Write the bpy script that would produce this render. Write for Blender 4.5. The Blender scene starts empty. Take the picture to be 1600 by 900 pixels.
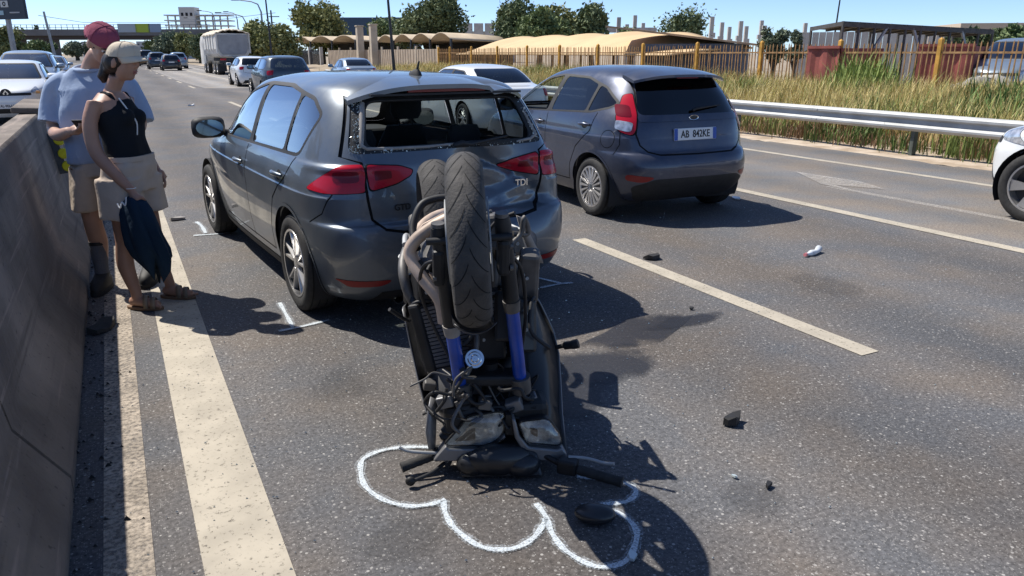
import bpy, bmesh, math, random
import numpy as np
from mathutils import Vector, Matrix, Euler
from mathutils.geometry import delaunay_2d_cdt
R = math.radians
sc = bpy.context.scene
C = sc.collection
rng = random.Random(7)

# ------------------------------------------------------------------ camera, sky, sun, exposure
F_PX, HOR, CAM_H, YAW = 1175.0, 83.0, 1.605, R(27.3)
PITCH = math.atan2(450 - HOR, F_PX)
cam_d = bpy.data.cameras.new('camera'); cam = bpy.data.objects.new('camera', cam_d); C.objects.link(cam)
cam_d.sensor_fit = 'HORIZONTAL'; cam_d.sensor_width = 36.0
cam_d.lens = 36.0 * F_PX / 1600.0
cam_d.clip_start = 0.05; cam_d.clip_end = 4000
cam.location = (0, 0, CAM_H)
cam.rotation_euler = (math.pi/2 - PITCH, 0, -YAW)
sc.camera = cam

SUN_EL = R(56)
SUN_AZ = math.atan2(-0.588, 0.809)
w = bpy.data.worlds.new('World'); sc.world = w; w.use_nodes = True
nt = w.node_tree
sky = nt.nodes.new('ShaderNodeTexSky'); sky.sky_type = 'NISHITA'; sky.sun_disc = False
sky.sun_elevation = SUN_EL; sky.sun_rotation = SUN_AZ
sky.air_density = 0.5; sky.dust_density = 0.25; sky.ozone_density = 5.0; sky.altitude = 10
bg = nt.nodes['Background']; bg.inputs['Strength'].default_value = 0.125
nt.links.new(sky.outputs[0], bg.inputs['Color'])
sun_d = bpy.data.lights.new('sun', 'SUN'); sun = bpy.data.objects.new('sun', sun_d); C.objects.link(sun)
sun_d.energy = 4.3; sun_d.angle = R(0.5); sun_d.color = (1.0, 0.95, 0.87)
sd = Vector((-0.588, 0.809, 0)).normalized() * math.cos(SUN_EL); sd.z = math.sin(SUN_EL)
sun.rotation_euler = (-sd).to_track_quat('-Z', 'Y').to_euler()
sun.location = sd * 50
sc.view_settings.view_transform = 'Standard'; sc.view_settings.look = 'None'
sc.view_settings.exposure = 0.55; sc.view_settings.gamma = 1.0

# ------------------------------------------------------------------ materials
def mat(name, col, rough=0.6, metal=0.0, coat=0.0, var=0.0, vscale=8.0, bump=0.0, bscale=40.0, spec=0.5, col2=None, detail=4.0, alpha=None, trans=0.0, emit=None):
    m = bpy.data.materials.new(name); m.use_nodes = True
    n = m.node_tree; b = n.nodes['Principled BSDF']
    b.inputs['Base Color'].default_value = (*col, 1); b.inputs['Roughness'].default_value = rough
    b.inputs['Metallic'].default_value = metal; b.inputs['Coat Weight'].default_value = coat
    b.inputs['Coat Roughness'].default_value = 0.03; b.inputs['Specular IOR Level'].default_value = spec
    if trans: b.inputs['Transmission Weight'].default_value = trans
    if emit: b.inputs['Emission Color'].default_value = (*emit[0], 1); b.inputs['Emission Strength'].default_value = emit[1]
    tc = n.nodes.new('ShaderNodeTexCoord')
    if var or col2:
        nz = n.nodes.new('ShaderNodeTexNoise'); nz.inputs['Scale'].default_value = vscale; nz.inputs['Detail'].default_value = detail
        n.links.new(tc.outputs['Object'], nz.inputs['Vector'])
        rp = n.nodes.new('ShaderNodeValToRGB')
        c1 = [max(0, c*(1-var)) for c in col]; c2 = col2 or [min(1, c*(1+var)) for c in col]
        rp.color_ramp.elements[0].position = 0.35; rp.color_ramp.elements[1].position = 0.65
        rp.color_ramp.elements[0].color = (*c1, 1); rp.color_ramp.elements[1].color = (*c2, 1)
        n.links.new(nz.outputs['Fac'], rp.inputs['Fac']); n.links.new(rp.outputs['Color'], b.inputs['Base Color'])
    if bump:
        nb = n.nodes.new('ShaderNodeTexNoise'); nb.inputs['Scale'].default_value = bscale; nb.inputs['Detail'].default_value = 6
        n.links.new(tc.outputs['Object'], nb.inputs['Vector'])
        bp = n.nodes.new('ShaderNodeBump'); bp.inputs['Strength'].default_value = bump; bp.inputs['Distance'].default_value = 0.02
        n.links.new(nb.outputs['Fac'], bp.inputs['Height']); n.links.new(bp.outputs['Normal'], b.inputs['Normal'])
    return m

def nodes_of(m): return m.node_tree.nodes, m.node_tree.links, m.node_tree.nodes['Principled BSDF']

def glass_mat(name, tint, fac=0.12, opac=0.55):
    """thin automotive glass: tinted see-through pane with a Fresnel reflection on top"""
    m = bpy.data.materials.new(name); m.use_nodes = True
    n = m.node_tree; n.nodes.remove(n.nodes['Principled BSDF'])
    out = n.nodes['Material Output']
    tr = n.nodes.new('ShaderNodeBsdfTransparent'); tr.inputs[0].default_value = (*tint, 1)
    gl = n.nodes.new('ShaderNodeBsdfGlossy'); gl.inputs['Roughness'].default_value = 0.02; gl.inputs['Color'].default_value = (.95, .97, 1, 1)
    # Schlick reflection from |N.I| so that both faces of the pane behave alike
    ge = n.nodes.new('ShaderNodeNewGeometry'); dt = n.nodes.new('ShaderNodeVectorMath'); dt.operation = 'DOT_PRODUCT'
    n.links.new(ge.outputs['Normal'], dt.inputs[0]); n.links.new(ge.outputs['Incoming'], dt.inputs[1])
    ab = n.nodes.new('ShaderNodeMath'); ab.operation = 'ABSOLUTE'; n.links.new(dt.outputs['Value'], ab.inputs[0])
    om = n.nodes.new('ShaderNodeMath'); om.operation = 'SUBTRACT'; om.inputs[0].default_value = 1.0; n.links.new(ab.outputs[0], om.inputs[1])
    pw = n.nodes.new('ShaderNodeMath'); pw.operation = 'POWER'; pw.inputs[1].default_value = 4.0; n.links.new(om.outputs[0], pw.inputs[0])
    ad = n.nodes.new('ShaderNodeMath'); ad.operation = 'ADD'; ad.inputs[1].default_value = fac + .04; ad.use_clamp = True
    mx = n.nodes.new('ShaderNodeMixShader')
    n.links.new(pw.outputs[0], ad.inputs[0]); n.links.new(ad.outputs[0], mx.inputs[0])
    n.links.new(tr.outputs[0], mx.inputs[1]); n.links.new(gl.outputs[0], mx.inputs[2]); n.links.new(mx.outputs[0], out.inputs[0])
    return m

def mix_wear(m, scale, lo, hi, seed=0.0, base_alpha=1.0, detail=8.0):
    """worn paint: a noise cuts the film so the surface beneath shows"""
    N, L, b = nodes_of(m)
    tc = N.new('ShaderNodeTexCoord'); nz = N.new('ShaderNodeTexNoise'); nz.inputs['Scale'].default_value = scale; nz.inputs['Detail'].default_value = detail
    nz.inputs['Roughness'].default_value = 0.7
    L.new(tc.outputs['Object'], nz.inputs['Vector'])
    mr = N.new('ShaderNodeMapRange'); mr.inputs['From Min'].default_value = lo; mr.inputs['From Max'].default_value = hi
    mr.inputs['To Max'].default_value = base_alpha
    L.new(nz.outputs['Fac'], mr.inputs['Value']); L.new(mr.outputs[0], b.inputs['Alpha'])
    return m

def asphalt_mat(name, dark, light, speck=0.68):
    m = mat(name, dark, rough=0.85, spec=0.35)
    N, L, b = nodes_of(m)
    tc = N.new('ShaderNodeTexCoord')
    big = N.new('ShaderNodeTexNoise'); big.inputs['Scale'].default_value = 0.45; big.inputs['Detail'].default_value = 5
    mp = N.new('ShaderNodeMapping'); mp.inputs['Scale'].default_value = (1.6, 0.35, 1)
    L.new(tc.outputs['Object'], mp.inputs['Vector']); L.new(mp.outputs[0], big.inputs['Vector'])
    fine = N.new('ShaderNodeTexNoise'); fine.inputs['Scale'].default_value = 55; fine.inputs['Detail'].default_value = 6; fine.inputs['Roughness'].default_value = .75
    L.new(tc.outputs['Object'], fine.inputs['Vector'])
    r1 = N.new('ShaderNodeValToRGB'); r1.color_ramp.elements[0].color = (*dark, 1); r1.color_ramp.elements[1].color = (*light, 1)
    r1.color_ramp.elements[0].position = .3; r1.color_ramp.elements[1].position = .72
    L.new(big.outputs['Fac'], r1.inputs['Fac'])
    r2 = N.new('ShaderNodeMapRange'); r2.inputs['From Min'].default_value = .3; r2.inputs['From Max'].default_value = .7; r2.inputs['To Min'].default_value = .35; r2.inputs['To Max'].default_value = 1.65
    L.new(fine.outputs['Fac'], r2.inputs['Value'])
    mul = N.new('ShaderNodeMix'); mul.data_type = 'RGBA'; mul.blend_type = 'MULTIPLY'; mul.inputs[0].default_value = 1
    L.new(r1.outputs[0], mul.inputs[6]); L.new(r2.outputs[0], mul.inputs[7])
    # polished wheel tracks along the lanes
    sx = N.new('ShaderNodeSeparateXYZ'); L.new(tc.outputs['Object'], sx.inputs[0])
    wob = N.new('ShaderNodeTexNoise'); wob.inputs['Scale'].default_value = .25; L.new(tc.outputs['Object'], wob.inputs['Vector'])
    wx = N.new('ShaderNodeMath'); wx.operation = 'MULTIPLY_ADD'; wx.inputs[1].default_value = 3.9; L.new(sx.outputs[0], wx.inputs[0]); L.new(wob.outputs['Fac'], wx.inputs[2])
    si = N.new('ShaderNodeMath'); si.operation = 'SINE'; L.new(wx.outputs[0], si.inputs[0])
    tr = N.new('ShaderNodeMapRange'); tr.inputs['From Min'].default_value = -1; tr.inputs['To Min'].default_value = .84; tr.inputs['To Max'].default_value = 1.10; L.new(si.outputs[0], tr.inputs['Value'])
    tm = N.new('ShaderNodeMix'); tm.data_type = 'RGBA'; tm.blend_type = 'MULTIPLY'; tm.inputs[0].default_value = 1; L.new(mul.outputs[2], tm.inputs[6]); L.new(tr.outputs[0], tm.inputs[7])
    cur = tm.outputs[2]
    # cool and warm drifts
    dr = N.new('ShaderNodeTexNoise'); dr.inputs['Scale'].default_value = 1.3; dr.inputs['Detail'].default_value = 7; L.new(tc.outputs['Object'], dr.inputs['Vector'])
    dc = N.new('ShaderNodeValToRGB'); dc.color_ramp.elements[0].color = (.84, .90, 1.0, 1); dc.color_ramp.elements[1].color = (1.12, 1.02, .93, 1); dc.color_ramp.elements[0].position = .38; dc.color_ramp.elements[1].position = .64; L.new(dr.outputs['Fac'], dc.inputs['Fac'])
    dm = N.new('ShaderNodeMix'); dm.data_type = 'RGBA'; dm.blend_type = 'MULTIPLY'; dm.inputs[0].default_value = 1; L.new(cur, dm.inputs[6]); L.new(dc.outputs[0], dm.inputs[7]); cur = dm.outputs[2]
    # pale aggregate stones in two sizes, denser where the binder has worn off
    for sc_, th, st in ((70, .86, speck), (150, .70, speck*.75)):
        vor = N.new('ShaderNodeTexVoronoi'); vor.inputs['Scale'].default_value = sc_; L.new(tc.outputs['Object'], vor.inputs['Vector'])
        sep = N.new('ShaderNodeSeparateColor'); L.new(vor.outputs['Color'], sep.inputs[0])
        ad_ = N.new('ShaderNodeMath'); ad_.operation = 'MULTIPLY_ADD'; ad_.inputs[1].default_value = .35; L.new(big.outputs['Fac'], ad_.inputs[0]); L.new(sep.outputs[0], ad_.inputs[2])
        gt = N.new('ShaderNodeMath'); gt.operation = 'GREATER_THAN'; gt.inputs[1].default_value = th + .17; L.new(ad_.outputs[0], gt.inputs[0])
        ds = N.new('ShaderNodeMath'); ds.operation = 'LESS_THAN'; ds.inputs[1].default_value = .38; L.new(vor.outputs['Distance'], ds.inputs[0])
        mm = N.new('ShaderNodeMath'); mm.operation = 'MULTIPLY'; L.new(gt.outputs[0], mm.inputs[0]); L.new(ds.outputs[0], mm.inputs[1])
        m3 = N.new('ShaderNodeMath'); m3.operation = 'MULTIPLY'; L.new(mm.outputs[0], m3.inputs[0]); m4 = N.new('ShaderNodeMath'); m4.operation = 'MULTIPLY'; m4.inputs[1].default_value = st; L.new(sep.outputs[1], m4.inputs[0]); L.new(m4.outputs[0], m3.inputs[1])
        mx = N.new('ShaderNodeMix'); mx.data_type = 'RGBA'; mx.inputs[7].default_value = (.50, .48, .45, 1)
        L.new(m3.outputs[0], mx.inputs[0]); L.new(cur, mx.inputs[6]); cur = mx.outputs[2]
    L.new(cur, b.inputs['Base Color'])
    bp = N.new('ShaderNodeBump'); bp.inputs['Strength'].default_value = .55; bp.inputs['Distance'].default_value = .006
    L.new(fine.outputs['Fac'], bp.inputs['Height']); L.new(bp.outputs[0], b.inputs['Normal'])
    return m

M = {}
M['asphalt'] = asphalt_mat('asphalt', (.092, .088, .086), (.145, .136, .127))
M['asphalt_pale'] = asphalt_mat('asphalt_pale', (.15, .14, .128), (.20, .188, .172), .3)
M['asphalt_patch'] = asphalt_mat('asphalt_patch', (.235, .222, .203), (.30, .285, .262), .2)
M['soil'] = mat('soil', (.30, .235, .16), .95, var=.3, vscale=.8, bump=.5, bscale=6, col2=(.40, .33, .24))
M['sand'] = mat('sand', (.42, .32, .22), .95, var=.2, vscale=2.5, bump=.4, bscale=18, col2=(.52, .43, .33))
M['line'] = mix_wear(mat('line_paint', (.42, .375, .30), .8, var=.12, vscale=5), 48, .28, .44)
M['line_worn'] = mix_wear(mat('line_paint_worn', (.46, .43, .39), .8, var=.15, vscale=5), 42, .30, .60, base_alpha=.62)
M['line_kerb'] = mix_wear(mat('line_paint_dusty', (.46, .39, .31), .85, var=.2, vscale=6), 55, .30, .62, base_alpha=.9)
M['spray'] = mix_wear(mat('spray_paint', (.66, .72, .76), .8), 120, .28, .55, base_alpha=.9, detail=4)
M['spray_soft'] = mix_wear(mat('spray_paint_mist', (.66, .72, .76), .8), 170, .44, .68, base_alpha=.55, detail=4)
M['stain'] = mat('fluid_stain', (.030, .031, .036), .42)
def soft_rim(m, amt, scale=5.0):
    N, L, b = nodes_of(m); tc = N.new('ShaderNodeTexCoord'); mp = N.new('ShaderNodeMapping'); mp.inputs['Location'].default_value = (-1, -1, 0); mp.inputs['Scale'].default_value = (2, 2, 0); L.new(tc.outputs['Generated'], mp.inputs['Vector'])
    gr = N.new('ShaderNodeTexGradient'); gr.gradient_type = 'SPHERICAL'; L.new(mp.outputs[0], gr.inputs['Vector'])
    nz = N.new('ShaderNodeTexNoise'); nz.inputs['Scale'].default_value = scale; nz.inputs['Detail'].default_value = 8; L.new(tc.outputs['Object'], nz.inputs['Vector'])
    ad = N.new('ShaderNodeMath'); ad.operation = 'ADD'; L.new(gr.outputs['Fac'], ad.inputs[0]); L.new(nz.outputs['Fac'], ad.inputs[1])
    mr = N.new('ShaderNodeMapRange'); mr.inputs['From Min'].default_value = .74; mr.inputs['From Max'].default_value = 1.05; mr.inputs['To Max'].default_value = amt; L.new(ad.outputs[0], mr.inputs['Value']); L.new(mr.outputs[0], b.inputs['Alpha']); return m
soft_rim(M['stain'], .66)
M['stain_faint'] = soft_rim(mat('faint_oil', (.045, .044, .044), .6), .17, 7)
M['concrete'] = mat('concrete', (.165, .135, .112), .9, var=.28, vscale=1.7, bump=.5, bscale=22, col2=(.27, .225, .185), detail=9)
def scuffs(m):
    N, L, b = nodes_of(m); src = b.inputs['Base Color'].links[0].from_socket; tc = N.new('ShaderNodeTexCoord')
    for sc_, lo, hi, col, amt in (((3, .5, 16), .55, .70, (.06, .05, .045), .75), ((9, .9, 30), .60, .68, (.42, .33, .28), .45), ((1.2, .35, 1.6), .50, .70, (.10, .085, .075), .7), ((40, 40, 40), .64, .72, (.05, .045, .04), .8)):
        mp = N.new('ShaderNodeMapping'); mp.inputs['Scale'].default_value = sc_; mp.inputs['Rotation'].default_value = (.18, 0, 0); L.new(tc.outputs['Object'], mp.inputs['Vector'])
        nz = N.new('ShaderNodeTexNoise'); nz.inputs['Scale'].default_value = 1.0; nz.inputs['Detail'].default_value = 7; L.new(mp.outputs[0], nz.inputs['Vector'])
        mr = N.new('ShaderNodeMapRange'); mr.inputs['From Min'].default_value = lo; mr.inputs['From Max'].default_value = hi; mr.inputs['To Max'].default_value = amt; L.new(nz.outputs['Fac'], mr.inputs['Value'])
        mx = N.new('ShaderNodeMix'); mx.data_type = 'RGBA'; mx.inputs[7].default_value = (*col, 1); L.new(mr.outputs[0], mx.inputs[0]); L.new(src, mx.inputs[6]); src = mx.outputs[2]
    L.new(src, b.inputs['Base Color'])
scuffs(M['concrete'])
M['concrete_lt'] = mat('concrete_light', (.45, .43, .40), .9, var=.12, vscale=1.2, bump=.2, bscale=15)
M['black'] = mat('black_plastic', (.018, .018, .019), .65, var=.2, vscale=20)
M['rubber'] = mat('tyre_rubber', (.028, .027, .026), .8, var=.25, vscale=30, bump=.15, bscale=120)
M['rubber_worn'] = mat('tyre_rubber_dusty', (.052, .048, .044), .8, var=.3, vscale=14, bump=.2, bscale=90)
M['seam'] = mat('seam_black', (.006, .006, .006), .9)
M['alloy'] = mat('alloy_rim', (.62, .61, .60), .32, .85, var=.1, vscale=9)
M['alloy_dark'] = mat('alloy_dark', (.05, .05, .052), .45, .6)
M['steel'] = mat('galvanised_steel', (.38, .39, .39), .6, .4, var=.12, vscale=3)
M['chrome'] = mat('chrome', (.8, .8, .8), .12, 1.0)
M['mirror_dark'] = mat('mirror_glass', (.22, .26, .28), .06, 1.0)
M['paint_golf'] = mat('paint_dark_grey', (.130, .155, .182), .34, .55, coat=.9)
M['paint_fiesta'] = mat('paint_blue_grey', (.045, .056, .092), .32, .45, coat=.9)
M['paint_white'] = mat('paint_white', (.78, .80, .80), .35, 0, coat=1.0)
M['paint_black'] = mat('paint_black', (.02, .021, .024), .3, .2, coat=1.0)
M['paint_navy'] = mat('paint_navy', (.045, .065, .085), .3, .4, coat=1.0)
M['paint_silver'] = mat('paint_silver_blue', (.30, .36, .42), .35, .5, coat=1.0)
def dusty(m, amt=.22, scale=2.2, col=(.34, .31, .27)):
    N, L, b = nodes_of(m); tc = N.new('ShaderNodeTexCoord'); nz = N.new('ShaderNodeTexNoise'); nz.inputs['Scale'].default_value = scale; nz.inputs['Detail'].default_value = 9; nz.inputs['Roughness'].default_value = .68
    L.new(tc.outputs['Object'], nz.inputs['Vector']); mr = N.new('ShaderNodeMapRange'); mr.inputs['From Min'].default_value = .42; mr.inputs['From Max'].default_value = .72; mr.inputs['To Max'].default_value = amt
    L.new(nz.outputs['Fac'], mr.inputs['Value']); mx = N.new('ShaderNodeMix'); mx.data_type = 'RGBA'; mx.inputs[6].default_value = b.inputs['Base Color'].default_value; mx.inputs[7].default_value = (*col, 1)
    L.new(mr.outputs[0], mx.inputs[0]); L.new(mx.outputs[2], b.inputs['Base Color'])
    r2 = N.new('ShaderNodeMapRange'); r2.inputs['To Min'].default_value = b.inputs['Roughness'].default_value; r2.inputs['To Max'].default_value = .75; r2.inputs['From Max'].default_value = .5; L.new(mr.outputs[0], r2.inputs['Value']); L.new(r2.outputs[0], b.inputs['Roughness'])
    c2 = N.new('ShaderNodeMapRange'); c2.inputs['To Min'].default_value = .9; c2.inputs['To Max'].default_value = .3; c2.inputs['From Max'].default_value = amt; L.new(mr.outputs[0], c2.inputs['Value']); L.new(c2.outputs[0], b.inputs['Coat Weight'])
for k in ('paint_golf', 'paint_fiesta', 'paint_navy', 'paint_black'): dusty(M[k], .16)
M['glass'] = glass_mat('window_glass', (.42, .50, .50), .22)
M['glass_dark'] = glass_mat('privacy_glass', (.03, .035, .045), .03)
M['glass_wind'] = glass_mat('windscreen_glass', (.75, .82, .80), .03)
M['glass_front'] = glass_mat('windscreen_reflective', (.25, .30, .31), .16)
M['red_lens'] = mat('red_lens', (.50, .010, .028), .22, coat=.25, spec=.3)
M['red_lens_dark'] = mat('red_lens_dark', (.17, .005, .014), .22, coat=.25, spec=.3)
M['red_reflector'] = mat('red_reflector', (.25, .012, .012), .3)
M['clear_lens'] = mat('clear_lens', (.55, .56, .58), .1, .5, coat=1.0, var=.35, vscale=18)
M['amber'] = mat('amber_lens', (.75, .36, .10), .15, coat=1.0)
M['lining'] = mat('interior_dark', (.022, .022, .024), .9)
M['seal'] = mat('grey_seal', (.30, .275, .25), .7, var=.15, vscale=12)
M['plate'] = mat('plate_white', (.75, .76, .76), .4)
M['plate_blue'] = mat('plate_blue', (.02, .09, .42), .4)
M['ink'] = mat('ink_black', (.01, .01, .012), .6)
M['chip'] = mat('glass_crumbs', (.55, .62, .62), .15, .2)

# ------------------------------------------------------------------ mesh helpers
class MB:
    def __init__(s): s.v = []; s.f = []
    def add(s, vs, fs):
        o = len(s.v); s.v += [tuple(p) for p in vs]; s.f += [tuple(i + o for i in q) for q in fs]; return s
    def box(s, c, d, rot=None, taper=1.0):
        x, y, z = d[0]/2, d[1]/2, d[2]/2
        P = [Vector((sx*x*(taper if sz > 0 else 1), sy*y*(taper if sz > 0 else 1), sz*z)) for sz in (-1, 1) for sx, sy in ((-1, -1), (1, -1), (1, 1), (-1, 1))]
        if rot is not None:
            E = rot if isinstance(rot, Matrix) else Euler(rot).to_matrix(); P = [E @ p for p in P]
        c = Vector(c)
        return s.add([p + c for p in P], [(3, 2, 1, 0), (4, 5, 6, 7), (0, 1, 5, 4), (1, 2, 6, 5), (2, 3, 7, 6), (3, 0, 4, 7)])
    def bar(s, a, b, wd, ht=None):
        a, b = Vector(a), Vector(b); d = (b - a); L = d.length
        return s.box((a + b)/2, (wd, ht or wd, L), d.to_track_quat('Z', 'Y').to_matrix())
    def tube(s, pts, r, n=10, caps=True, closed=False):
        pts = [Vector(p) for p in pts]; k = len(pts)
        rr = list(r) if hasattr(r, '__len__') else [r]*k
        rings = []; up = None
        for i, p in enumerate(pts):
            t = (pts[(i+1) % k] - pts[i-1]) if closed else (pts[min(i+1, k-1)] - pts[max(i-1, 0)])
            t.normalize()
            if up is None: up = t.orthogonal().normalized()
            up = (up - t*up.dot(t)); up = up.normalized() if up.length > 1e-6 else t.orthogonal().normalized()
            sd_ = t.cross(up)
            rings.append([p + (up*math.cos(2*math.pi*j/n) + sd_*math.sin(2*math.pi*j/n))*rr[i] for j in range(n)])
        return s.loft(rings, caps and not closed, closed)
    def loft(s, rings, caps=True, closed=False):
        n = len(rings[0]); k = len(rings); vs = [p for q in rings for p in q]; fs = []
        for i in range(k if closed else k-1):
            a, b = i*n, ((i+1) % k)*n
            fs += [(a+j, a+(j+1) % n, b+(j+1) % n, b+j) for j in range(n)]
        if caps: fs += [tuple(reversed(range(n))), tuple(range((k-1)*n, k*n))]
        return s.add(vs, fs)
    def lathe(s, prof, n=32, axis='x', c=(0, 0, 0), closed=True):
        """prof: (radius, along-axis) pairs"""
        rings = []
        for r, a in prof:
            q = []
            for j in range(n):
                t = 2*math.pi*j/n; u, v = r*math.cos(t), r*math.sin(t)
                p = {'x': (a, u, v), 'y': (u, a, v), 'z': (u, v, a)}[axis]
                q.append((p[0]+c[0], p[1]+c[1], p[2]+c[2]))
            rings.append(q)
        return s.loft(rings, caps=False, closed=closed)
    def prism(s, poly, a, b, axis='y'):
        """poly in the two other axes, extruded from a to b"""
        n = len(poly); f = {'x': lambda p, t: (t, p[0], p[1]), 'y': lambda p, t: (p[0], t, p[1]), 'z': lambda p, t: (p[0], p[1], t)}[axis]
        return s.add([f(p, a) for p in poly] + [f(p, b) for p in poly],
                     [tuple(range(n-1, -1, -1)), tuple(range(n, 2*n))] + [(i, (i+1) % n, n+(i+1) % n, n+i) for i in range(n)])
    def ell(s, c, r, nu=16, nv=10, rot=None):
        E = Euler(rot).to_matrix() if rot is not None else None
        vs = []; fs = []
        for i in range(nv+1):
            th = math.pi*i/nv
            for j in range(nu):
                ph = 2*math.pi*j/nu
                p = Vector((r[0]*math.sin(th)*math.cos(ph), r[1]*math.sin(th)*math.sin(ph), r[2]*math.cos(th)))
                if E: p = E @ p
                vs.append(p + Vector(c))
        for i in range(nv):
            fs += [(i*nu+j, (i+1)*nu+j, (i+1)*nu+(j+1) % nu, i*nu+(j+1) % nu) for j in range(nu)]
        return s.add(vs, fs)
    def build(s, name, m, parent=None, smooth=None, loc=None, rot=None, fix=True):
        me = bpy.data.meshes.new(name); me.from_pydata(s.v, [], s.f)
        if fix:
            bm = bmesh.new(); bm.from_mesh(me); bmesh.ops.remove_doubles(bm, verts=bm.verts, dist=1e-5)
            bmesh.ops.recalc_face_normals(bm, faces=bm.faces); bm.to_mesh(me); bm.free()
        if m is not None: me.materials.append(m)
        if smooth is not None and len(me.polygons):
            me.shade_smooth()
            me.set_sharp_from_angle(angle=R(smooth))
        o = bpy.data.objects.new(name, me); C.objects.link(o)
        if parent: o.parent = parent
        if loc is not None: o.location = loc
        if rot is not None: o.rotation_euler = rot
        return o

def thing(name, label, cat, loc=(0, 0, 0), rotz=0.0, group=None):
    o = bpy.data.objects.new(name, None); C.objects.link(o); o.empty_display_size = .2
    o.location = loc; o.rotation_euler = (0, 0, rotz); return tag(o, label, cat, group)
def tag(o, label, cat, group=None, kind=None):
    o['label'] = label; o['category'] = cat
    if group: o['group'] = group
    if kind: o['kind'] = kind
    return o
def struct(o): o['kind'] = 'structure'; return o
def copy_tree(o, parent=None):
    c = o.copy(); C.objects.link(c)
    if parent: c.parent = parent
    for ch in o.children: copy_tree(ch, c)
    return c
def bevel(o, wd=.01, seg=2):
    b = o.modifiers.new('bevel', 'BEVEL'); b.width = wd; b.segments = seg; b.limit_method = 'ANGLE'; b.angle_limit = R(40)
    return o
def ring(c, rx, ry, n=16, z=None, ph=0.0, p=2.0):
    """ellipse (superellipse for p>2) ring in the xy plane"""
    q = []
    for j in range(n):
        t = 2*math.pi*j/n + ph; cx, sx = math.cos(t), math.sin(t)
        q.append(Vector((c[0] + rx*math.copysign(abs(cx)**(2/p), cx), c[1] + ry*math.copysign(abs(sx)**(2/p), sx), c[2])))
    return q
# camera-frame helpers for laying things out (plain ground geometry, used only to read the survey numbers)
def c2w(X, Y): return (X*math.cos(YAW) + Y*math.sin(YAW), -X*math.sin(YAW) + Y*math.cos(YAW))
# ------------------------------------------------------------------ ground, road, markings
def sheet(name, pts, z, m, parent=None, div=None):
    b = MB(); b.add([(x, y, z) for x, y in pts], [tuple(range(len(pts)))]); o = b.build(name, m, parent, fix=False)
    if o.data.polygons[0].normal.z < 0: o.data.flip_normals()
    return o
def grid_sheet(name, x0, x1, y0, y1, nx, ny, zf, m):
    b = MB(); vs = []
    for j in range(ny+1):
        for i in range(nx+1):
            x = x0+(x1-x0)*i/nx; y = y0+(y1-y0)*j/ny; vs.append((x, y, zf(x, y)))
    b.add(vs, [(j*(nx+1)+i, j*(nx+1)+i+1, (j+1)*(nx+1)+i+1, (j+1)*(nx+1)+i) for j in range(ny) for i in range(nx)])
    return b.build(name, m, None, 80, fix=False)
struct(sheet('ground', [(-1500, -400), (1500, -400), (1500, 2500), (-1500, 2500)], -.02, M['soil']))
road = struct(sheet('road', [(-.72, -30), (11.0, -30), (11.0, 420), (-.72, 420)], 0.0, M['asphalt']))
road2 = struct(sheet('opposite_road', [(-11.5, -30), (-.9, -30), (-.9, 420), (-11.5, 420)], 0.001, M['asphalt_pale']))
struct(sheet('road_outer_lane', [(6.75, -30), (11.02, -30), (11.02, 420), (6.75, 420)], .0015, M['asphalt_pale']))
struct(sheet('road_patch', [(6.9, 38.4), (4.0, 39.7), (3.7, 53), (4.0, 114), (9.6, 114), (8.2, 68), (9.3, 38.4)], .003, M['asphalt_patch']))
struct(grid_sheet('sand_verge', 10.9, 12.6, -20, 120, 10, 300, lambda x, y: .012 + max(0, .03*(x-11.3)) + .02*math.sin(y*1.7+x*3)*max(0, x-10.95)*.6 - (.03 if x < 10.95 + .08*math.sin(y*2.3)+.06*math.sin(y*5.1) else 0), M['sand']))
def verge_z(x, y): return .03 + .05*max(0, x-12) * (1 if x < 18 else 1) + .06*math.sin(x*.9+y*.35) + .04*math.sin(y*1.3)
struct(grid_sheet('verge', 12.2, 24, -20, 90, 24, 110, lambda x, y: verge_z(x, y) if x < 20 else verge_z(20, y), M['soil']))
marks = []
def line(name, x0, x1, y0, y1, m, z=.004): return struct(sheet(name, [(x0, y0), (x1, y0), (x1, y1), (x0, y1)], z, m))
line('edge_line', .055, .315, -10, 300, M['line'])
line('gutter_line', -.235, -.085, -10, 120, M['line_kerb'])
for y0 in (2.55, 10.1, 17.6, 25.1): line('lane_dash', 3.50, 3.64, y0, y0+3.05, M['line'])
for y0 in (40, 47.5, 55, 62.5, 70, 80, 90): line('lane_dash', 3.50, 3.64, y0, y0+3.05, M['line'], .005)
line('solid_line', 6.61, 6.76, -10, 200, M['line'], .005)
line('turn_lane_line', 7.80, 7.93, -10, 6.55, M['line_worn'], .005)
line('shoulder_line', 9.66, 9.80, -10, 200, M['line'], .005)
struct(sheet('turn_arrow', [(8.42, 7.6), (7.90, 6.70), (7.80, 6.0), (7.99, 6.55), (8.28, 6.05), (8.50, 6.6)], .012, M['line_worn']))
line('edge_line', -1.75, -1.60, -10, 300, M['line'], .005); line('lane_line', -5.3, -5.15, -10, 300, M['line_worn'], .005)
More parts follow.
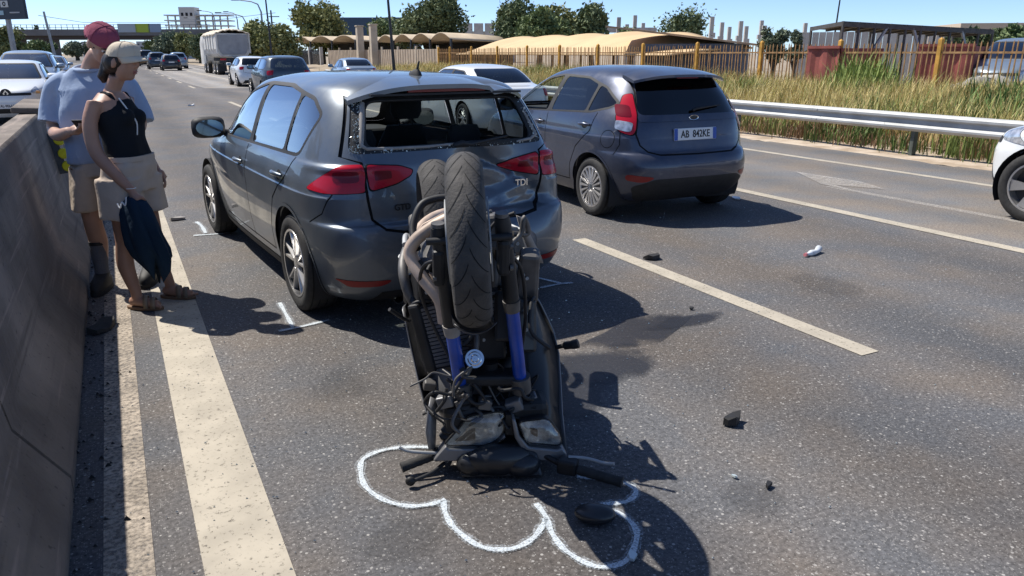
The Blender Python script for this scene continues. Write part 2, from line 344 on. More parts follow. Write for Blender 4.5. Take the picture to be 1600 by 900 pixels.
# fluid running from under the motorcycle
def blob(name, cx, cy, rx, ry, ang, m, z, seed, n=40, amp=.18):
    r_ = random.Random(seed); ph = [r_.uniform(0, 6.28) for _ in range(5)]; P = []
    for k in range(n):
        t = 2*math.pi*k/n; q = 1 + amp*sum(math.sin((j+2)*t+ph[j])/(j+1) for j in range(5))*.6
        x, y = rx*q*math.cos(t), ry*q*math.sin(t); P.append((cx + x*math.cos(ang)-y*math.sin(ang), cy + x*math.sin(ang)+y*math.cos(ang)))
    return sheet(name, P, z, m)
st = thing('oil_stain', 'dark fluid stain splashed across the asphalt beside the motorcycle', 'stain', (2.0, 3.0, 0))
for k, (cx, cy, rx, ry, an_) in enumerate(((2.62, 3.42, .62, .20, 22), (2.1, 3.1, .60, .26, 20), (1.75, 2.85, .42, .30, 10), (3.0, 3.45, .36, .14, 5))):
    o = blob('splash', cx-2.0, cy-3.0, rx, ry, R(an_), M['stain'], .0022 + .0006*k, 4+k, amp=.25); o.parent = st
for x, y, r_, lab in ((.70, 2.15, .24, 'faint oil stain beside the first loop of the paint outline'), (1.95, 1.78, .22, 'faint oil stain near the small dark scrap'), (.85, 3.5, .30, 'faint oil stain between edge line and motorcycle'), (4.4, 3.6, .45, 'faint oil stain beyond the dashed lane line')):
    tag(blob('oil_spot', x, y, r_, r_*.6, x, M['stain_faint'], .0024, int(x*10), amp=.3), lab, 'stain')
# police spray-paint marks
def ribbon(b, pts, wd, z):
    pts = [Vector((*p, 0)) for p in pts]; L = []; r_ = random.Random(len(pts))
    # smooth through the points
    S = []
    for i in range(len(pts)-1):
        p0, p1, p2, p3 = pts[max(i-1, 0)], pts[i], pts[i+1], pts[min(i+2, len(pts)-1)]
        for k in range(7):
            t = k/7; S.append(.5*((2*p1)+(p2-p0)*t+(2*p0-5*p1+4*p2-p3)*t*t+(3*p1-p0-3*p2+p3)*t**3))
    S.append(pts[-1]); A = []; B = []
    for i, p in enumerate(S):
        t = (S[min(i+1, len(S)-1)]-S[max(i-1, 0)]).normalized(); n = Vector((-t.y, t.x, 0)); w_ = wd*(1+.18*math.sin(i*.8)+.1*r_.random())*.5
        A.append(p+n*w_); B.append(p-n*w_)
    k = len(S); b.add([(p.x, p.y, z) for p in A+B], [(i, i+1, k+i+1, k+i) for i in range(k-1)])
def spray(name, label, strokes, wd):
    t = thing(name, label, 'paint mark', (strokes[0][0][0], strokes[0][0][1], 0))
    for st in strokes:
        st = [(x-strokes[0][0][0], y-strokes[0][0][1]) for x, y in st]
        b = MB(); ribbon(b, st, wd*.72, .007); b.build('stroke', M['spray'], t, fix=False)
        b = MB(); ribbon(b, st, wd*1.45, .0085); b.build('overspray', M['spray_soft'], t, fix=False)
    return t
spray('chalk_outline', 'scalloped white spray-paint outline around the upturned motorcycle', [
 [(1.06, 2.64), (.95, 2.72), (.82, 2.76), (.72, 2.73), (.68, 2.64), (.665, 2.52), (.70, 2.40), (.77, 2.32), (.85, 2.295), (.905, 2.30)],
 [(.895, 2.295), (.868, 2.20), (.868, 2.10), (.905, 1.98), (.985, 1.925), (1.07, 1.935), (1.145, 1.985), (1.178, 2.02)],
 [(1.195, 2.12), (1.185, 2.03), (1.155, 1.93), (1.15, 1.82), (1.195, 1.715), (1.28, 1.69), (1.36, 1.735), (1.43, 1.82), (1.435, 1.92), (1.385, 1.99), (1.335, 2.02)],
 [(1.335, 2.02), (1.42, 2.0), (1.50, 1.975), (1.57, 2.01), (1.575, 2.07), (1.52, 2.13), (1.43, 2.21)]], .027)
spray('tyre_mark', 'white spray-paint tick by the rear wheel of the dark grey hatchback', [[(.81, 4.97), (.80, 4.70), (.79, 4.45)], [(.70, 4.42), (.85, 4.44), (1.02, 4.48)]], .030)
spray('tyre_mark', 'white spray-paint tick by the front wheel of the dark grey hatchback', [[(.575, 7.95), (.60, 7.70), (.60, 7.38)], [(.49, 7.33), (.66, 7.30), (.84, 7.30)]], .04)
spray('tyre_mark', 'spray-paint tick in the shade by the far rear wheel of the dark grey hatchback', [[(2.56, 4.86), (2.64, 4.68), (2.73, 4.46)], [(2.53, 4.46), (2.70, 4.48), (2.80, 4.46)]], .030)

# ------------------------------------------------------------------ concrete median barrier, in cast segments
prof = [(-.335, 0), (-.335, .075), (-.485, .31), (-.59, 1.08), (-.605, 1.10), (-.745, 1.10), (-.76, 1.08), (-.865, .31), (-1.015, .075), (-1.015, 0)]
def barrier_seg(y0, y1, jag):
    b = MB(); n = 2; rings = []
    r_ = random.Random(int(y0*10))
    for k in range(n+1):
        y = y0 + (y1-y0)*k/n; q = []
        for x, z in prof:
            q.append((x, y, z))
        rings.append(q)
    b.loft(rings); return b.build('median_barrier', M['concrete'], None, 35)
ys = [-6, 3.0, 10.45]
while ys[-1] < 130: ys.append(ys[-1] + 7.5)
for k in range(len(ys)-1):
    o = barrier_seg(ys[k], ys[k+1]-.025, 0)
    if k == 1: tag(o, 'concrete median barrier segment carrying the yellow-dotted marker plate', 'barrier', 'median barrier segments')
    elif k == 0: tag(o, 'scuffed concrete median barrier segment short of the two people', 'barrier', 'median barrier segments')
    else: tag(o, 'concrete median barrier segment beyond the two people', 'barrier', 'median barrier segments')
# broken capping piece on the barrier
b = MB(); b.box((0, 0, 0), (.26, 1.5, .05)); o = b.build('barrier_cap', M['concrete'], None, None, (-.675, 8.6, 1.128), (0, R(3), R(1))); tag(bevel(o, .012), 'loose concrete capping slab lying on the barrier top', 'slab')
# marker plate with three yellow reflectors on the barrier face
def bar_face(z): return -.485 + (z-.31)*(-.59+.485)/(.77)
pl = thing('hazard_marker', 'dark marker plate with three round yellow reflectors on the barrier', 'marker', (bar_face(.74)+.04, 8.0, .735))
ang = math.atan2(.105, .77); m_ry = mat('reflector_yellow', (.72, .68, .02), .35, var=.06, vscale=30)
b = MB(); b.box((-.02, 0, 0), (.10, .012, .37), (0, -ang, 0)); b.build('plate', M['paint_navy'], pl)
for dz in (.122, .0, -.115):
    b = MB(); b.lathe([(.001, -.014), (.042, -.014), (.048, -.004), (.048, 0), (.001, 0)], 24, 'y'); b.build('reflector', m_ry, pl, 30, (.042 - math.sin(ang)*dz, -.008, dz))

# ------------------------------------------------------------------ steel guardrail on the right verge
gr = thing('guardrail', 'galvanised W-beam guardrail along the grassy verge', 'guardrail', (11.4, 0, 0))
wp = [(0, .40), (-.035, .42), (-.06, .445), (-.06, .475), (-.01, .515), (-.01, .575), (-.06, .61), (-.06, .645), (-.035, .67), (0, .69)]
def wbeam(y0, y1):
    b = MB(); vs = []
    for y in (y0, y1):
        for x, z in wp: vs.append((x, y, z))
        for x, z in reversed(wp): vs.append((x+.006, y, z-.001))
    n = 2*len(wp); b.add(vs, [(i, (i+1) % n, n+(i+1) % n, n+i) for i in range(n)] + [tuple(range(n)), tuple(range(2*n-1, n-1, -1))]); return b.build('beam', M['steel'], gr, 25)
k = 0; y = -2.0
while y < 46:
    wbeam(y, y+4.0-.004); b = MB(); b.box((.07, y+2, .30), (.10, .06, .74)); b.box((.02, y+2, .545), (.05, .12, .18)); b.build('post', mat('rail_post', (.10, .115, .10), .7, .3, var=.3) if k == 0 else bpy.data.materials['rail_post'], gr)
    for dz in (.46, .63): b = MB(); b.ell((-.063, y+3.9, dz), (.008, .02, .02), 8, 6); b.build('bolt', M['steel'], gr)
    y += 4.0; k += 1
# ------------------------------------------------------------------ car bodies
def pchip(ys, per):
    """monotone cubic through ys at 0..n-1, sampled `per` times a step"""
    y = np.asarray(ys, float); n = len(y); d = np.diff(y); m = np.zeros(n)
    for i in range(1, n-1):
        if d[i-1]*d[i] > 0: m[i] = 2*d[i-1]*d[i]/(d[i-1]+d[i])
    m[0], m[-1] = d[0], d[-1]
    out = []
    for i in range(n-1):
        for k in range(per):
            t = k/per; h00 = 2*t**3-3*t*t+1; h10 = t**3-2*t*t+t; h01 = -2*t**3+3*t*t; h11 = t**3-t*t
            out.append(h00*y[i]+h10*m[i]+h01*y[i+1]+h11*m[i+1])
    out.append(y[-1]); return np.array(out)

class Shell:
    """car skin: plan outlines (superellipses) stacked by height; polygons are cut in its own (column,row) domain"""
    def __init__(s, rows, ym, per=5, nc=90, taper=0.0, warp=None):
        A = np.array(rows, float); s.ym = ym; s.nc = nc; s.warp = warp
        P = [pchip(A[:, i], per) for i in range(6)]
        z, wd, yr, yf, nr, nf = P; s.nr = len(z); s.z = z
        X = np.zeros((s.nr, nc+1)); Y = np.zeros_like(X)
        ph = np.linspace(0, math.pi/2, 240); e = 1e-9
        for i in range(s.nr):
            ar = ym-yr[i]; af = yf[i]-ym
            # superellipse sampled by its slope-friendly parameter
            cr, sr = np.cos(ph)**(2/nr[i]), np.sin(ph)**(2/nr[i]); cf, sf = np.cos(ph)**(2/nf[i]), np.sin(ph)**(2/nf[i])
            x = np.concatenate([wd[i]*sr, wd[i]*sf[::-1][1:]]); y = np.concatenate([ym-ar*cr, (ym+af*cf)[::-1][1:]])
            x[0] = 0; x[-1] = 0
            L = np.concatenate([[0], np.cumsum(np.hypot(np.diff(x), np.diff(y)))])
            t = np.linspace(0, L[-1], nc+1)
            X[i] = np.interp(t, L, x); Y[i] = np.interp(t, L, y)
        X *= (1 - taper*np.clip(np.abs(Y-ym)/2.2, 0, 1)**2)
        s.X, s.Y = X, Y; Z = np.repeat(z[:, None], nc+1, 1)
        # full grid: column 0..2nc, centre nc = rear centre, + = left (x negative)
        fx = np.concatenate([X[:, ::-1], -X[:, 1:]], 1); fy = np.concatenate([Y[:, ::-1], Y[:, 1:]], 1); fz = np.concatenate([Z[:, ::-1], Z[:, 1:]], 1)
        G = np.stack([fx, fy, fz], -1)
        if warp is not None: G = warp(G)
        s.G = G
        du = np.gradient(G, axis=1); dv = np.gradient(G, axis=0); N = np.cross(du, dv)
        ln = np.linalg.norm(N, axis=-1, keepdims=True); s.N = N/np.maximum(ln, 1e-9)
        mid = s.N[s.nr//3, nc]
        if mid[1] > 0: s.N = -s.N
    def row(s, z): return float(np.interp(z, s.z, np.arange(s.nr)))
    def out(s, r):
        i = int(min(max(math.floor(r), 0), s.nr-2)); f = min(max(r-i, 0), 1)
        return s.X[i]*(1-f)+s.X[i+1]*f, s.Y[i]*(1-f)+s.Y[i+1]*f
    def uv(s, a, z, where):
        r = s.row(z)
        if z < s.z[0]: r = -1.0
        x, y = s.out(r); idx = np.arange(s.nc+1)
        if where in ('L', 'R'):
            yy = np.maximum.accumulate(y + np.arange(len(y))*1e-9); t = float(np.interp(a, yy, idx)); return (s.nc + (t if where == 'L' else -t), r)
        k = int(np.argmax(x))
        if where == 'B': t = float(np.interp(abs(a), x[:k+1] + idx[:k+1]*1e-9, idx[:k+1]))
        else: t = float(np.interp(-abs(a), -x[k:] + idx[k:]*1e-9, idx[k:]))
        return (s.nc - t if a > 0 else s.nc + t, r)
    def pt(s, u, r):
        u = min(max(u, 0), 2*s.nc-1e-6); r = min(max(r, 0), s.nr-1-1e-6)
        i, j = int(r), int(u); a, b = r-i, u-j
        def bl(T): return (T[i, j]*(1-b)+T[i, j+1]*b)*(1-a)+(T[i+1, j]*(1-b)+T[i+1, j+1]*b)*a
        n = bl(s.N); return bl(s.G), n/max(np.linalg.norm(n), 1e-9)
    def on(s, a, z, where, off=0.0):
        p, n = s.pt(*s.uv(a, z, where)); return Vector(p + n*off), Vector(n)

def roundpoly(pts, r=.03, seg=4, closed=True):
    out = []; n = len(pts)
    for i in range(n):
        p0, p, p1 = Vector(pts[i-1]), Vector(pts[i]), Vector(pts[(i+1) % n])
        a, b = (p0-p), (p1-p); la, lb = a.length, b.length
        k = min(r, la*.45, lb*.45)
        if k < 1e-4: out.append(tuple(p)); continue
        a = p + a/la*k; b = p + b/lb*k
        for j in range(seg+1):
            t = j/seg; out.append(tuple(a*(1-t)**2 + p*2*t*(1-t) + b*t*t))
    return out
def densify(pts, step=.05):
    out = []; n = len(pts)
    for i in range(n):
        a, b = Vector(pts[i]), Vector(pts[(i+1) % n]); k = max(1, int(math.ceil((b-a).length/step)))
        out += [tuple(a + (b-a)*j/k) for j in range(k)]
    return out
def strip(pts, wd):
    """closed polygon around an open polyline"""
    L, Rr = [], []
    for i, p in enumerate(pts):
        a = Vector(pts[max(i-1, 0)]); b = Vector(pts[min(i+1, len(pts)-1)]); t = (b-a).normalized(); n = Vector((-t.y, t.x))*wd/2
        L.append(tuple(Vector(p)+n)); Rr.append(tuple(Vector(p)-n))
    return L + Rr[::-1]
def inset(pts, d):
    """shrink a polygon by d (grow when negative)"""
    n = len(pts); A = sum(pts[i][0]*pts[(i+1) % n][1]-pts[(i+1) % n][0]*pts[i][1] for i in range(n)); sgn = 1 if A > 0 else -1
    out = []
    for i in range(n):
        p0, p, p1 = Vector(pts[i-1]), Vector(pts[i]), Vector(pts[(i+1) % n])
        n0 = Vector((-(p-p0).y, (p-p0).x)).normalized()*sgn; n1 = Vector((-(p1-p).y, (p1-p).x)).normalized()*sgn
        b = (n0+n1); k = max(b.length_squared/2, .35); out.append(tuple(p + b*d/k))
    return out

def inside(poly, P):
    x, y = P[:, 0], P[:, 1]; c = np.zeros(len(P), bool); n = len(poly); q = np.array(poly)
    for i in range(n):
        x0, y0 = q[i-1]; x1, y1 = q[i]
        if y0 == y1: continue
        t = ((y0 > y) != (y1 > y)) & (x < (x1-x0)*(y-y0)/(y1-y0)+x0); c ^= t
    return c

def clip(poly, a, b, c):
    """keep a*y + b*z <= c"""
    out = []; n = len(poly)
    for i in range(n):
        p, q = poly[i], poly[(i+1) % n]; fp, fq = a*p[0]+b*p[1]-c, a*q[0]+b*q[1]-c
        if fp <= 0: out.append(p)
        if fp*fq < 0: t = fp/(fp-fq); out.append((p[0]+(q[0]-p[0])*t, p[1]+(q[1]-p[1])*t))
    return out

def cut_shell(sh, cuts):
    """cuts: (part, polygon, where); returns {part: (verts(u,r), tris)}; the last polygon that holds a triangle wins"""
    W = 2*sh.nc+1; vs = [Vector((float(j), float(i))) for i in range(sh.nr) for j in range(W)]
    ed = []; polys = []
    def add(part, P):
        o = len(vs); vs.extend(Vector(p) for p in P); ed.extend((o+i, o+(i+1) % len(P)) for i in range(len(P))); polys.append((part, P))
    todo = []
    for part, poly, where in cuts:                                # a pane across the nose is cut as two halves that meet at the centre line
        if where == 'F': todo += [(part, clip(poly, 1, 0, -1e-4), 'F'), (part, clip(poly, -1, 0, -1e-4), 'F')]
        else: todo.append((part, poly, where))
    for part, poly, where in todo:
        if where in ('M', 'M+'):                                          # corners given as (where, a, z): straight in the skin's own domain
            c0 = [sh.uv(a, z, w_) for w_, a, z in poly]
            if where == 'M+': c0 = inset(c0, -.30)
            P = densify(roundpoly(c0, 1.2, 3), 1.0)
        else: P = [sh.uv(a, z, where) for a, z in densify(poly, .045)]
        Q = [P[0]]
        for p in P[1:]:
            if abs(p[0]-Q[-1][0])+abs(p[1]-Q[-1][1]) > 1e-3: Q.append(p)
        add(part, Q)
    bx = [(0, 0), (W-1, 0), (W-1, sh.nr-1), (0, sh.nr-1)]
    o = vs, ed
    V, E_, Fc, *_ = delaunay_2d_cdt(vs, ed, [], 0, 1e-5)
    V = np.array([tuple(p) for p in V]); T = np.array([tuple(f) for f in Fc if len(f) == 3])
    c = V[T].mean(1)
    ok = (c[:, 0] > 0) & (c[:, 0] < W-1) & (c[:, 1] > 0) & (c[:, 1] < sh.nr-1)
    T = T[ok]; c = c[ok]; lab = np.zeros(len(T), int); names = ['body']
    for part, P in polys:
        if part not in names: names.append(part)
        lab[inside(P, c)] = names.index(part)
    out = {}
    for i, nme in enumerate(names):
        t = T[lab == i]
        if len(t): out[nme] = (V, t)
    return out

def shell_part(sh, V, T, name, m, parent, off=0.0, flip=False):
    ids, inv = np.unique(T, return_inverse=True); tri = inv.reshape(T.shape)
    pos = []; nor = []
    for u, r in V[ids]:
        p, n = sh.pt(u, r); pos.append(p + n*off); nor.append(n)
    pos = np.array(pos); nor = np.array(nor)
    # weld coincident points (the two halves at the nose), then split into separate pieces
    key = {}; mp = np.zeros(len(pos), int)
    for i, p in enumerate(np.round(pos, 5)): mp[i] = key.setdefault(tuple(p), i)
    tri = mp[tri]; tri = tri[(tri[:, 0] != tri[:, 1]) & (tri[:, 1] != tri[:, 2]) & (tri[:, 0] != tri[:, 2])]
    par = np.arange(len(pos))
    def find(i):
        while par[i] != i: par[i] = par[par[i]]; i = par[i]
        return i
    for a, b, c in tri:
        ra, rb = find(a), find(b); par[ra] = rb; rb = find(b); rc = find(c); par[rb] = rc
    roots = np.array([find(i) for i in tri[:, 0]])
    res = None; cnt = {r: int((roots == r).sum()) for r in set(roots.tolist())}
    for r in sorted(cnt, key=lambda k: -cnt[k]):
        if res is not None and cnt[r] < 3: continue
        o = _piece(pos, nor, tri[roots == r].copy(), name, m, parent, flip)
        if res is None: res = o
    return res

def _piece(pos, nor, tri, name, m, parent, flip):
    ids, inv = np.unique(tri, return_inverse=True); tri = inv.reshape(tri.shape); pos = pos[ids]; nor = nor[ids]
    me = bpy.data.meshes.new(name)
    # wind the triangles to agree with the surface normal
    a, b, c = pos[tri[:, 0]], pos[tri[:, 1]], pos[tri[:, 2]]
    fn = np.cross(b-a, c-a); sw = (fn*nor[tri[:, 0]]).sum(1) < 0
    if flip: sw = ~sw; nor = -nor
    tri[sw] = tri[sw][:, ::-1]
    me.from_pydata(pos.tolist(), [], tri.tolist()); me.materials.append(m); me.shade_smooth()
    me.normals_split_custom_set_from_vertices(nor.tolist())
    o = bpy.data.objects.new(name, me); C.objects.link(o); o.parent = parent
    return o

def circle(cy, cz, r, n=40): return [(cy + r*math.cos(2*math.pi*i/n), cz + r*math.sin(2*math.pi*i/n)) for i in range(n)]

def make_wheel(parent, loc, r=.316, wd=.205, side=-1, rim=.218, style='double', spokes=5, lug=M['rubber'], dark=True):
    """side -1: outer face towards -x. tyre > rim sub-part"""
    o = side*wd/2; i = -o
    t = MB(); e = side
    prof = [(rim, o*.86), (rim+.012, o*.99), (r*.86, o*1.06), (r*.955, o*.94), (r*.99, o*.78), (r, o*.45), (r, i*.45), (r*.99, i*.78), (r*.955, i*.94), (r*.86, i*1.06), (rim, i*.9)]
    t.lathe(prof, 48, 'x')
    ty = t.build('wheel', lug, parent, 50, loc)
    g = MB()
    for k in (-.5, -.17, .17, .5):                                # circumferential tread grooves
        g.lathe([(r+.0012, k*wd*.72-.004), (r+.0012, k*wd*.72+.004), (r-.003, k*wd*.72)], 48, 'x')
    g.build('tread_groove', M['seam'], ty)
    q = MB(); q.lathe([(rim+.001, o*.84), (rim+.006, o*.97), (rim-.012, o*.98), (rim-.02, o*.6), (rim-.03, i*.8), (rim, i*.85)], 48, 'x')
    q.build('rim_barrel', M['alloy_dark'] if style == 'double' else M['alloy'], ty, 40)
    if style == 'double': q = MB(); q.lathe([(rim-.010, o*.985), (rim+.004, o*.99), (rim+.006, o*.94), (rim-.010, o*.93)], 48, 'x'); q.build('rim_lip', M['alloy'], ty, 40)
    b = MB(); b.lathe([(.001, o*.1), (rim-.018, o*.1), (rim-.018, o*.05), (.001, o*.05)], 32, 'x'); b.build('brake_disc', M['alloy_dark'], ty, 30)
    h = MB(); face = o*.86
    if style == 'double':
        for k in range(spokes):
            a0 = 2*math.pi*k/spokes + .3
            for dl in (-.17, .17):
                a1 = a0 + dl*.45; a2 = a0 + dl*1.35
                P0 = Vector((face*.93, .045*math.cos(a1), .045*math.sin(a1))); P1 = Vector((face*1.0, (rim-.01)*math.cos(a2), (rim-.01)*math.sin(a2)))
                d = (P1-P0).normalized(); sdv = d.cross(Vector((1, 0, 0))).normalized()
                vs = []
                for P, w_ in ((P0, .014), (P1, .0125)):
                    vs += [P + sdv*w_ - Vector((e*.018, 0, 0)), P + sdv*w_*.55 + Vector((e*.008, 0, 0)), P - sdv*w_*.55 + Vector((e*.008, 0, 0)), P - sdv*w_ - Vector((e*.018, 0, 0))]
                h.add(vs, [(0, 1, 5, 4), (1, 2, 6, 5), (2, 3, 7, 6), (3, 0, 4, 7), (0, 3, 2, 1), (4, 5, 6, 7)])
    elif style == 'cover':
        h.lathe([(.05, face*.9), (rim*.5, face*.98), (rim*.97, face*.92), (rim*.97, face*.8), (.05, face*.78)], 32, 'x')
        for k in range(spokes):
            a = 2*math.pi*k/spokes
            P0 = Vector((face*1.0, .05*math.cos(a), .05*math.sin(a))); P1 = Vector((face*1.03, rim*.95*math.cos(a), rim*.95*math.sin(a)))
            d = (P1-P0).normalized(); sdv = d.cross(Vector((1, 0, 0))).normalized(); vs = []
            for P, w_ in ((P0, .006), (P1, .015)):
                vs += [P + sdv*w_, P + sdv*w_*.7 + Vector((e*.012, 0, 0)), P - sdv*w_*.7 + Vector((e*.012, 0, 0)), P - sdv*w_]
            h.add(vs, [(0, 1, 5, 4), (1, 2, 6, 5), (2, 3, 7, 6), (3, 0, 4, 7), (0, 3, 2, 1), (4, 5, 6, 7)])
    else:                                                         # broad two-tone blades
        for k in range(spokes):
            a0 = 2*math.pi*k/spokes
            vs = [Vector((face*(.95 if r_ < .1 else 1.02), r_*math.cos(a0+da), r_*math.sin(a0+da))) for r_, da in ((.045, -.5), (rim-.012, -.26), (rim-.012, .26), (.045, .5))]
            vs += [p - Vector((e*.02, 0, 0)) for p in vs]
            h.add(vs, [(0, 1, 2, 3), (7, 6, 5, 4), (0, 4, 5, 1), (1, 5, 6, 2), (2, 6, 7, 3), (3, 7, 4, 0)])
    h.lathe([(.001, face*1.03), (.03, face*1.03), (.052, face*.97), (.052, face*.7), (.001, face*.7)], 24, 'x')
    sp = h.build('spokes', M['alloy'], ty, 30)
    if style == 'cover':
        c2 = MB(); c2.lathe([(.001, face*1.075), (.024, face*1.07), (.026, face*1.0), (.001, face*1.0)], 20, 'x'); c2.build('hub_cap', M['paint_navy'], ty, 30)
        dk = MB()
        for k in range(spokes):
            a = 2*math.pi*(k+.5)/spokes
            vs = [Vector((face*1.004, r_*math.cos(a+da), r_*math.sin(a+da))) for r_, da in ((.075, -.05), (rim*.86, -.085), (rim*.86, .085), (.075, .05))]
            dk.add(vs, [(0, 1, 2, 3)])
        dk.build('cover_slots', M['alloy_dark'], ty)
    return ty

def arch_liner(parent, y, z, r, xo, sgn):
    b = MB(); rings = []
    for xx in (xo, xo-.10, xo-.42):
        rings.append([(sgn*xx, y + r*math.cos(R(-28+i*236/24)), z + r*math.sin(R(-28+i*236/24))) for i in range(25)])
    vs = [p for q in rings for p in q]; fs = []
    for k in range(2): fs += [(k*25+j, k*25+j+1, (k+1)*25+j+1, (k+1)*25+j) for j in range(24)]
    b.add(vs, fs)
    n0 = len(b.v); b.v.append((sgn*(xo-.42), y, z)); b.f += [(50+j, 50+j+1, n0) for j in range(24)]
    return b.build('wheel_arch_liner', M['lining'], parent, 50, fix=False)

def seat(parent, x, y, name='front_seat', z0=.30, wide=.46, tall=.66):
    b = MB()
    b.loft([ring((x, y+.05, z0), wide/2, .25, 16, p=4), ring((x, y+.05, z0+.14), wide/2, .25, 16, p=4)])
    rings = []
    for t in (0, .15, .4, .7, .9, 1.0):
        wx = wide/2*(1.0 if t < .7 else 1-.35*(t-.7)/.3); rings.append(ring((x, y-.18-.22*t, z0+.1+tall*t), wx, .075 - .025*t, 16, p=3))
    b.loft(rings)
    o = b.build(name, M['lining'], parent, 60)
    hr = MB(); yy = y-.18-.22-.03; zz = z0+.1+tall
    hr.loft([ring((x, yy+.0, zz+.05), .10, .05, 14, p=3), ring((x, yy-.005, zz+.1), .13, .055, 14, p=3), ring((x, yy-.02, zz+.19), .125, .055, 14, p=3), ring((x, yy-.03, zz+.23), .085, .04, 14, p=3)])
    hr.tube([(x-.06, yy+.01, zz-.03), (x-.06, yy, zz+.08)], .007, 6).tube([(x+.06, yy+.01, zz-.03), (x+.06, yy, zz+.08)], .007, 6)
    hr.build('headrest', M['lining'], o, 60); return o

def mirror_part(parent, sh, y, z, sgn, m, where, size=1.0):
    p, n = sh.on(y, z, where)
    b = MB(); c = p + Vector((sgn*.13, -.02, .045))
    rings = []
    for t, sx in ((-.075*size, .30), (-.065*size, .75), (-.02*size, 1.0), (.03*size, .9), (.075*size, .55), (.09*size, .2)):
        rings.append([(c.x + sgn*.0 + .125*size*sx*math.copysign(abs(math.cos(a))**.55, math.cos(a)) + sgn*.02, c.y + t, c.z + .082*size*sx*math.copysign(abs(math.sin(a))**.55, math.sin(a))) for a in [2*math.pi*k/18 for k in range(18)]])
    b.loft(rings); o = b.build('door_mirror', m, parent, 60)
    s = MB(); s.tube([p - n*.02, p + Vector((sgn*.06, 0, .01)), c - Vector((0, 0, .05))], [.03, .026, .022], 8); s.build('mirror_stalk', M['black'], o, 60)
    g = MB(); g.add([(c.x + sgn*.02 + .1*size*math.cos(a), c.y-.0765*size, c.z + .062*size*math.sin(a)) for a in [2*math.pi*k/18 for k in range(18)]], [tuple(range(18))])
    g.build('mirror_glass', M['mirror_dark'], o); return o

def handle_part(parent, sh, y, z, where, m, ln=.2):
    b = MB(); P = []
    for t in np.linspace(-1, 1, 9):
        p, n = sh.on(y + t*ln/2, z, where, .012 + .026*(1-t*t)); P.append(p)
    b.tube(P, [.010, .014, .016, .017, .017, .017, .016, .014, .010], 8)
    o = b.build('door_handle', m, parent, 60)
    c = MB(); q = []
    for k in range(14):
        a = 2*math.pi*k/14; p, n = sh.on(y + .05*math.cos(a), z + .032*math.sin(a)-.006, where, .002); q.append(p)
    c.add(q, [tuple(range(14))]); c.build('handle_recess', M['seam'], o); return o

def text_part(txt, size, m, parent, loc, rot, name='lettering', ext=.001, bold=0.0, sx=1.0):
    cu = bpy.data.curves.new(name, 'FONT'); cu.body = txt; cu.size = size; cu.align_x = 'CENTER'; cu.align_y = 'CENTER'; cu.extrude = ext; cu.offset = bold
    t = bpy.data.objects.new('tmp', cu); C.objects.link(t)
    dg = bpy.context.evaluated_depsgraph_get(); me = bpy.data.meshes.new_from_object(t.evaluated_get(dg))
    bpy.data.objects.remove(t); me.name = name; me.materials.clear(); me.materials.append(m)
    o = bpy.data.objects.new(name, me); C.objects.link(o); o.parent = parent; o.location = loc; o.rotation_euler = rot; o.scale = (sx, 1, 1)
    return o

def base_car(name, label, loc, rotz, rows, ym, mats, cuts, wheels, group=None, nc=90, per=5, taper=.02, warp=None, remove=(), lining=True, cat='car'):
    """shared car building: skin cut into parts, linings, arches; returns root and shell"""
    root = thing(name, label, cat, loc, rotz, group)
    sh = Shell(rows, ym, per, nc, taper, warp)
    wy = wheels['y']; wr = wheels['r']; ar = wheels.get('arch', wr+.055)
    allc = list(cuts)
    for y in wy:
        for w_ in ('L', 'R'):
            allc.append(('arch_trim_' + w_, circle(y, wr+.005, ar+.022), w_)); allc.append(('hole', circle(y, wr+.005, ar), w_))
    parts = cut_shell(sh, allc)
    objs = {}
    for k, (V, T) in parts.items():
        if k == 'hole' or k in remove: continue
        base = k.split('@')[0]
        m, off = mats.get(k, mats.get(base, (mats['body'][0], 0.0)))
        nm = base[:-2] if base.endswith(('_L', '_R')) else base
        if nm == 'arch_trim': nm, off = 'wheel_arch_trim', .004; m = mats.get('arch', (mats['body'][0],))[0]
        objs[k] = shell_part(sh, V, T, nm, m, root, off)
    if lining:
        solid = [T for k, (V, T) in parts.items() if k not in ('hole',) and k not in remove and not any(g in k for g in ('window', 'windscreen'))]
        V = parts['body'][0]
        shell_part(sh, V, np.concatenate(solid), 'inner_lining', M['lining'], root, -.03, True)
    for y in wy:
        for sg in (-1, 1):
            w0 = wheels['track'] ; arch_liner(root, y, wr+.005, ar+.002, sh.X[len(sh.z)//4].max()-.035, sg)
            if wheels.get('sides', (-1, 1)) and sg in wheels.get('sides', (-1, 1)):
                make_wheel(root, (sg*w0, y, wr), wr, wheels.get('w', .205), sg, wheels.get('rim', .218), wheels.get('style', 'double'), wheels.get('n', 5))
    # underbody
    u = MB(); wd = sh.X[2].max(); u.box((0, (sh.Y[0].min()+sh.Y[0].max())/2, .24), (wd*1.25, (sh.Y[0].max()-sh.Y[0].min())*.93, .10)); u.build('underbody', M['lining'], root)
    return root, sh, objs
# ------------------------------------------------------------------ the two hatchbacks at the crash
def between(poly, y0, y1, lean=.12):
    """slice of a window band between two slightly leaning pillars"""
    p = clip(poly, -1, -lean, -(y0 + lean)); return clip(p, 1, lean, y1 + lean)
def mirrorx(poly): return [(-a, z) for a, z in poly]

def car_common_cuts(dlo, cutsy, belt_trim=True, seams=(), lights=()):
    cuts = []
    for wv in ('L', 'R'):
        cuts.append(('window_trim_' + wv, roundpoly(inset(dlo, -.016), .06, 5), wv))
        for k, (a, b, nm) in enumerate(cutsy):
            cuts.append((nm + '_' + wv + '@%d' % k, roundpoly(inset(between(dlo, a, b), .005), .035, 5), wv))
    return cuts

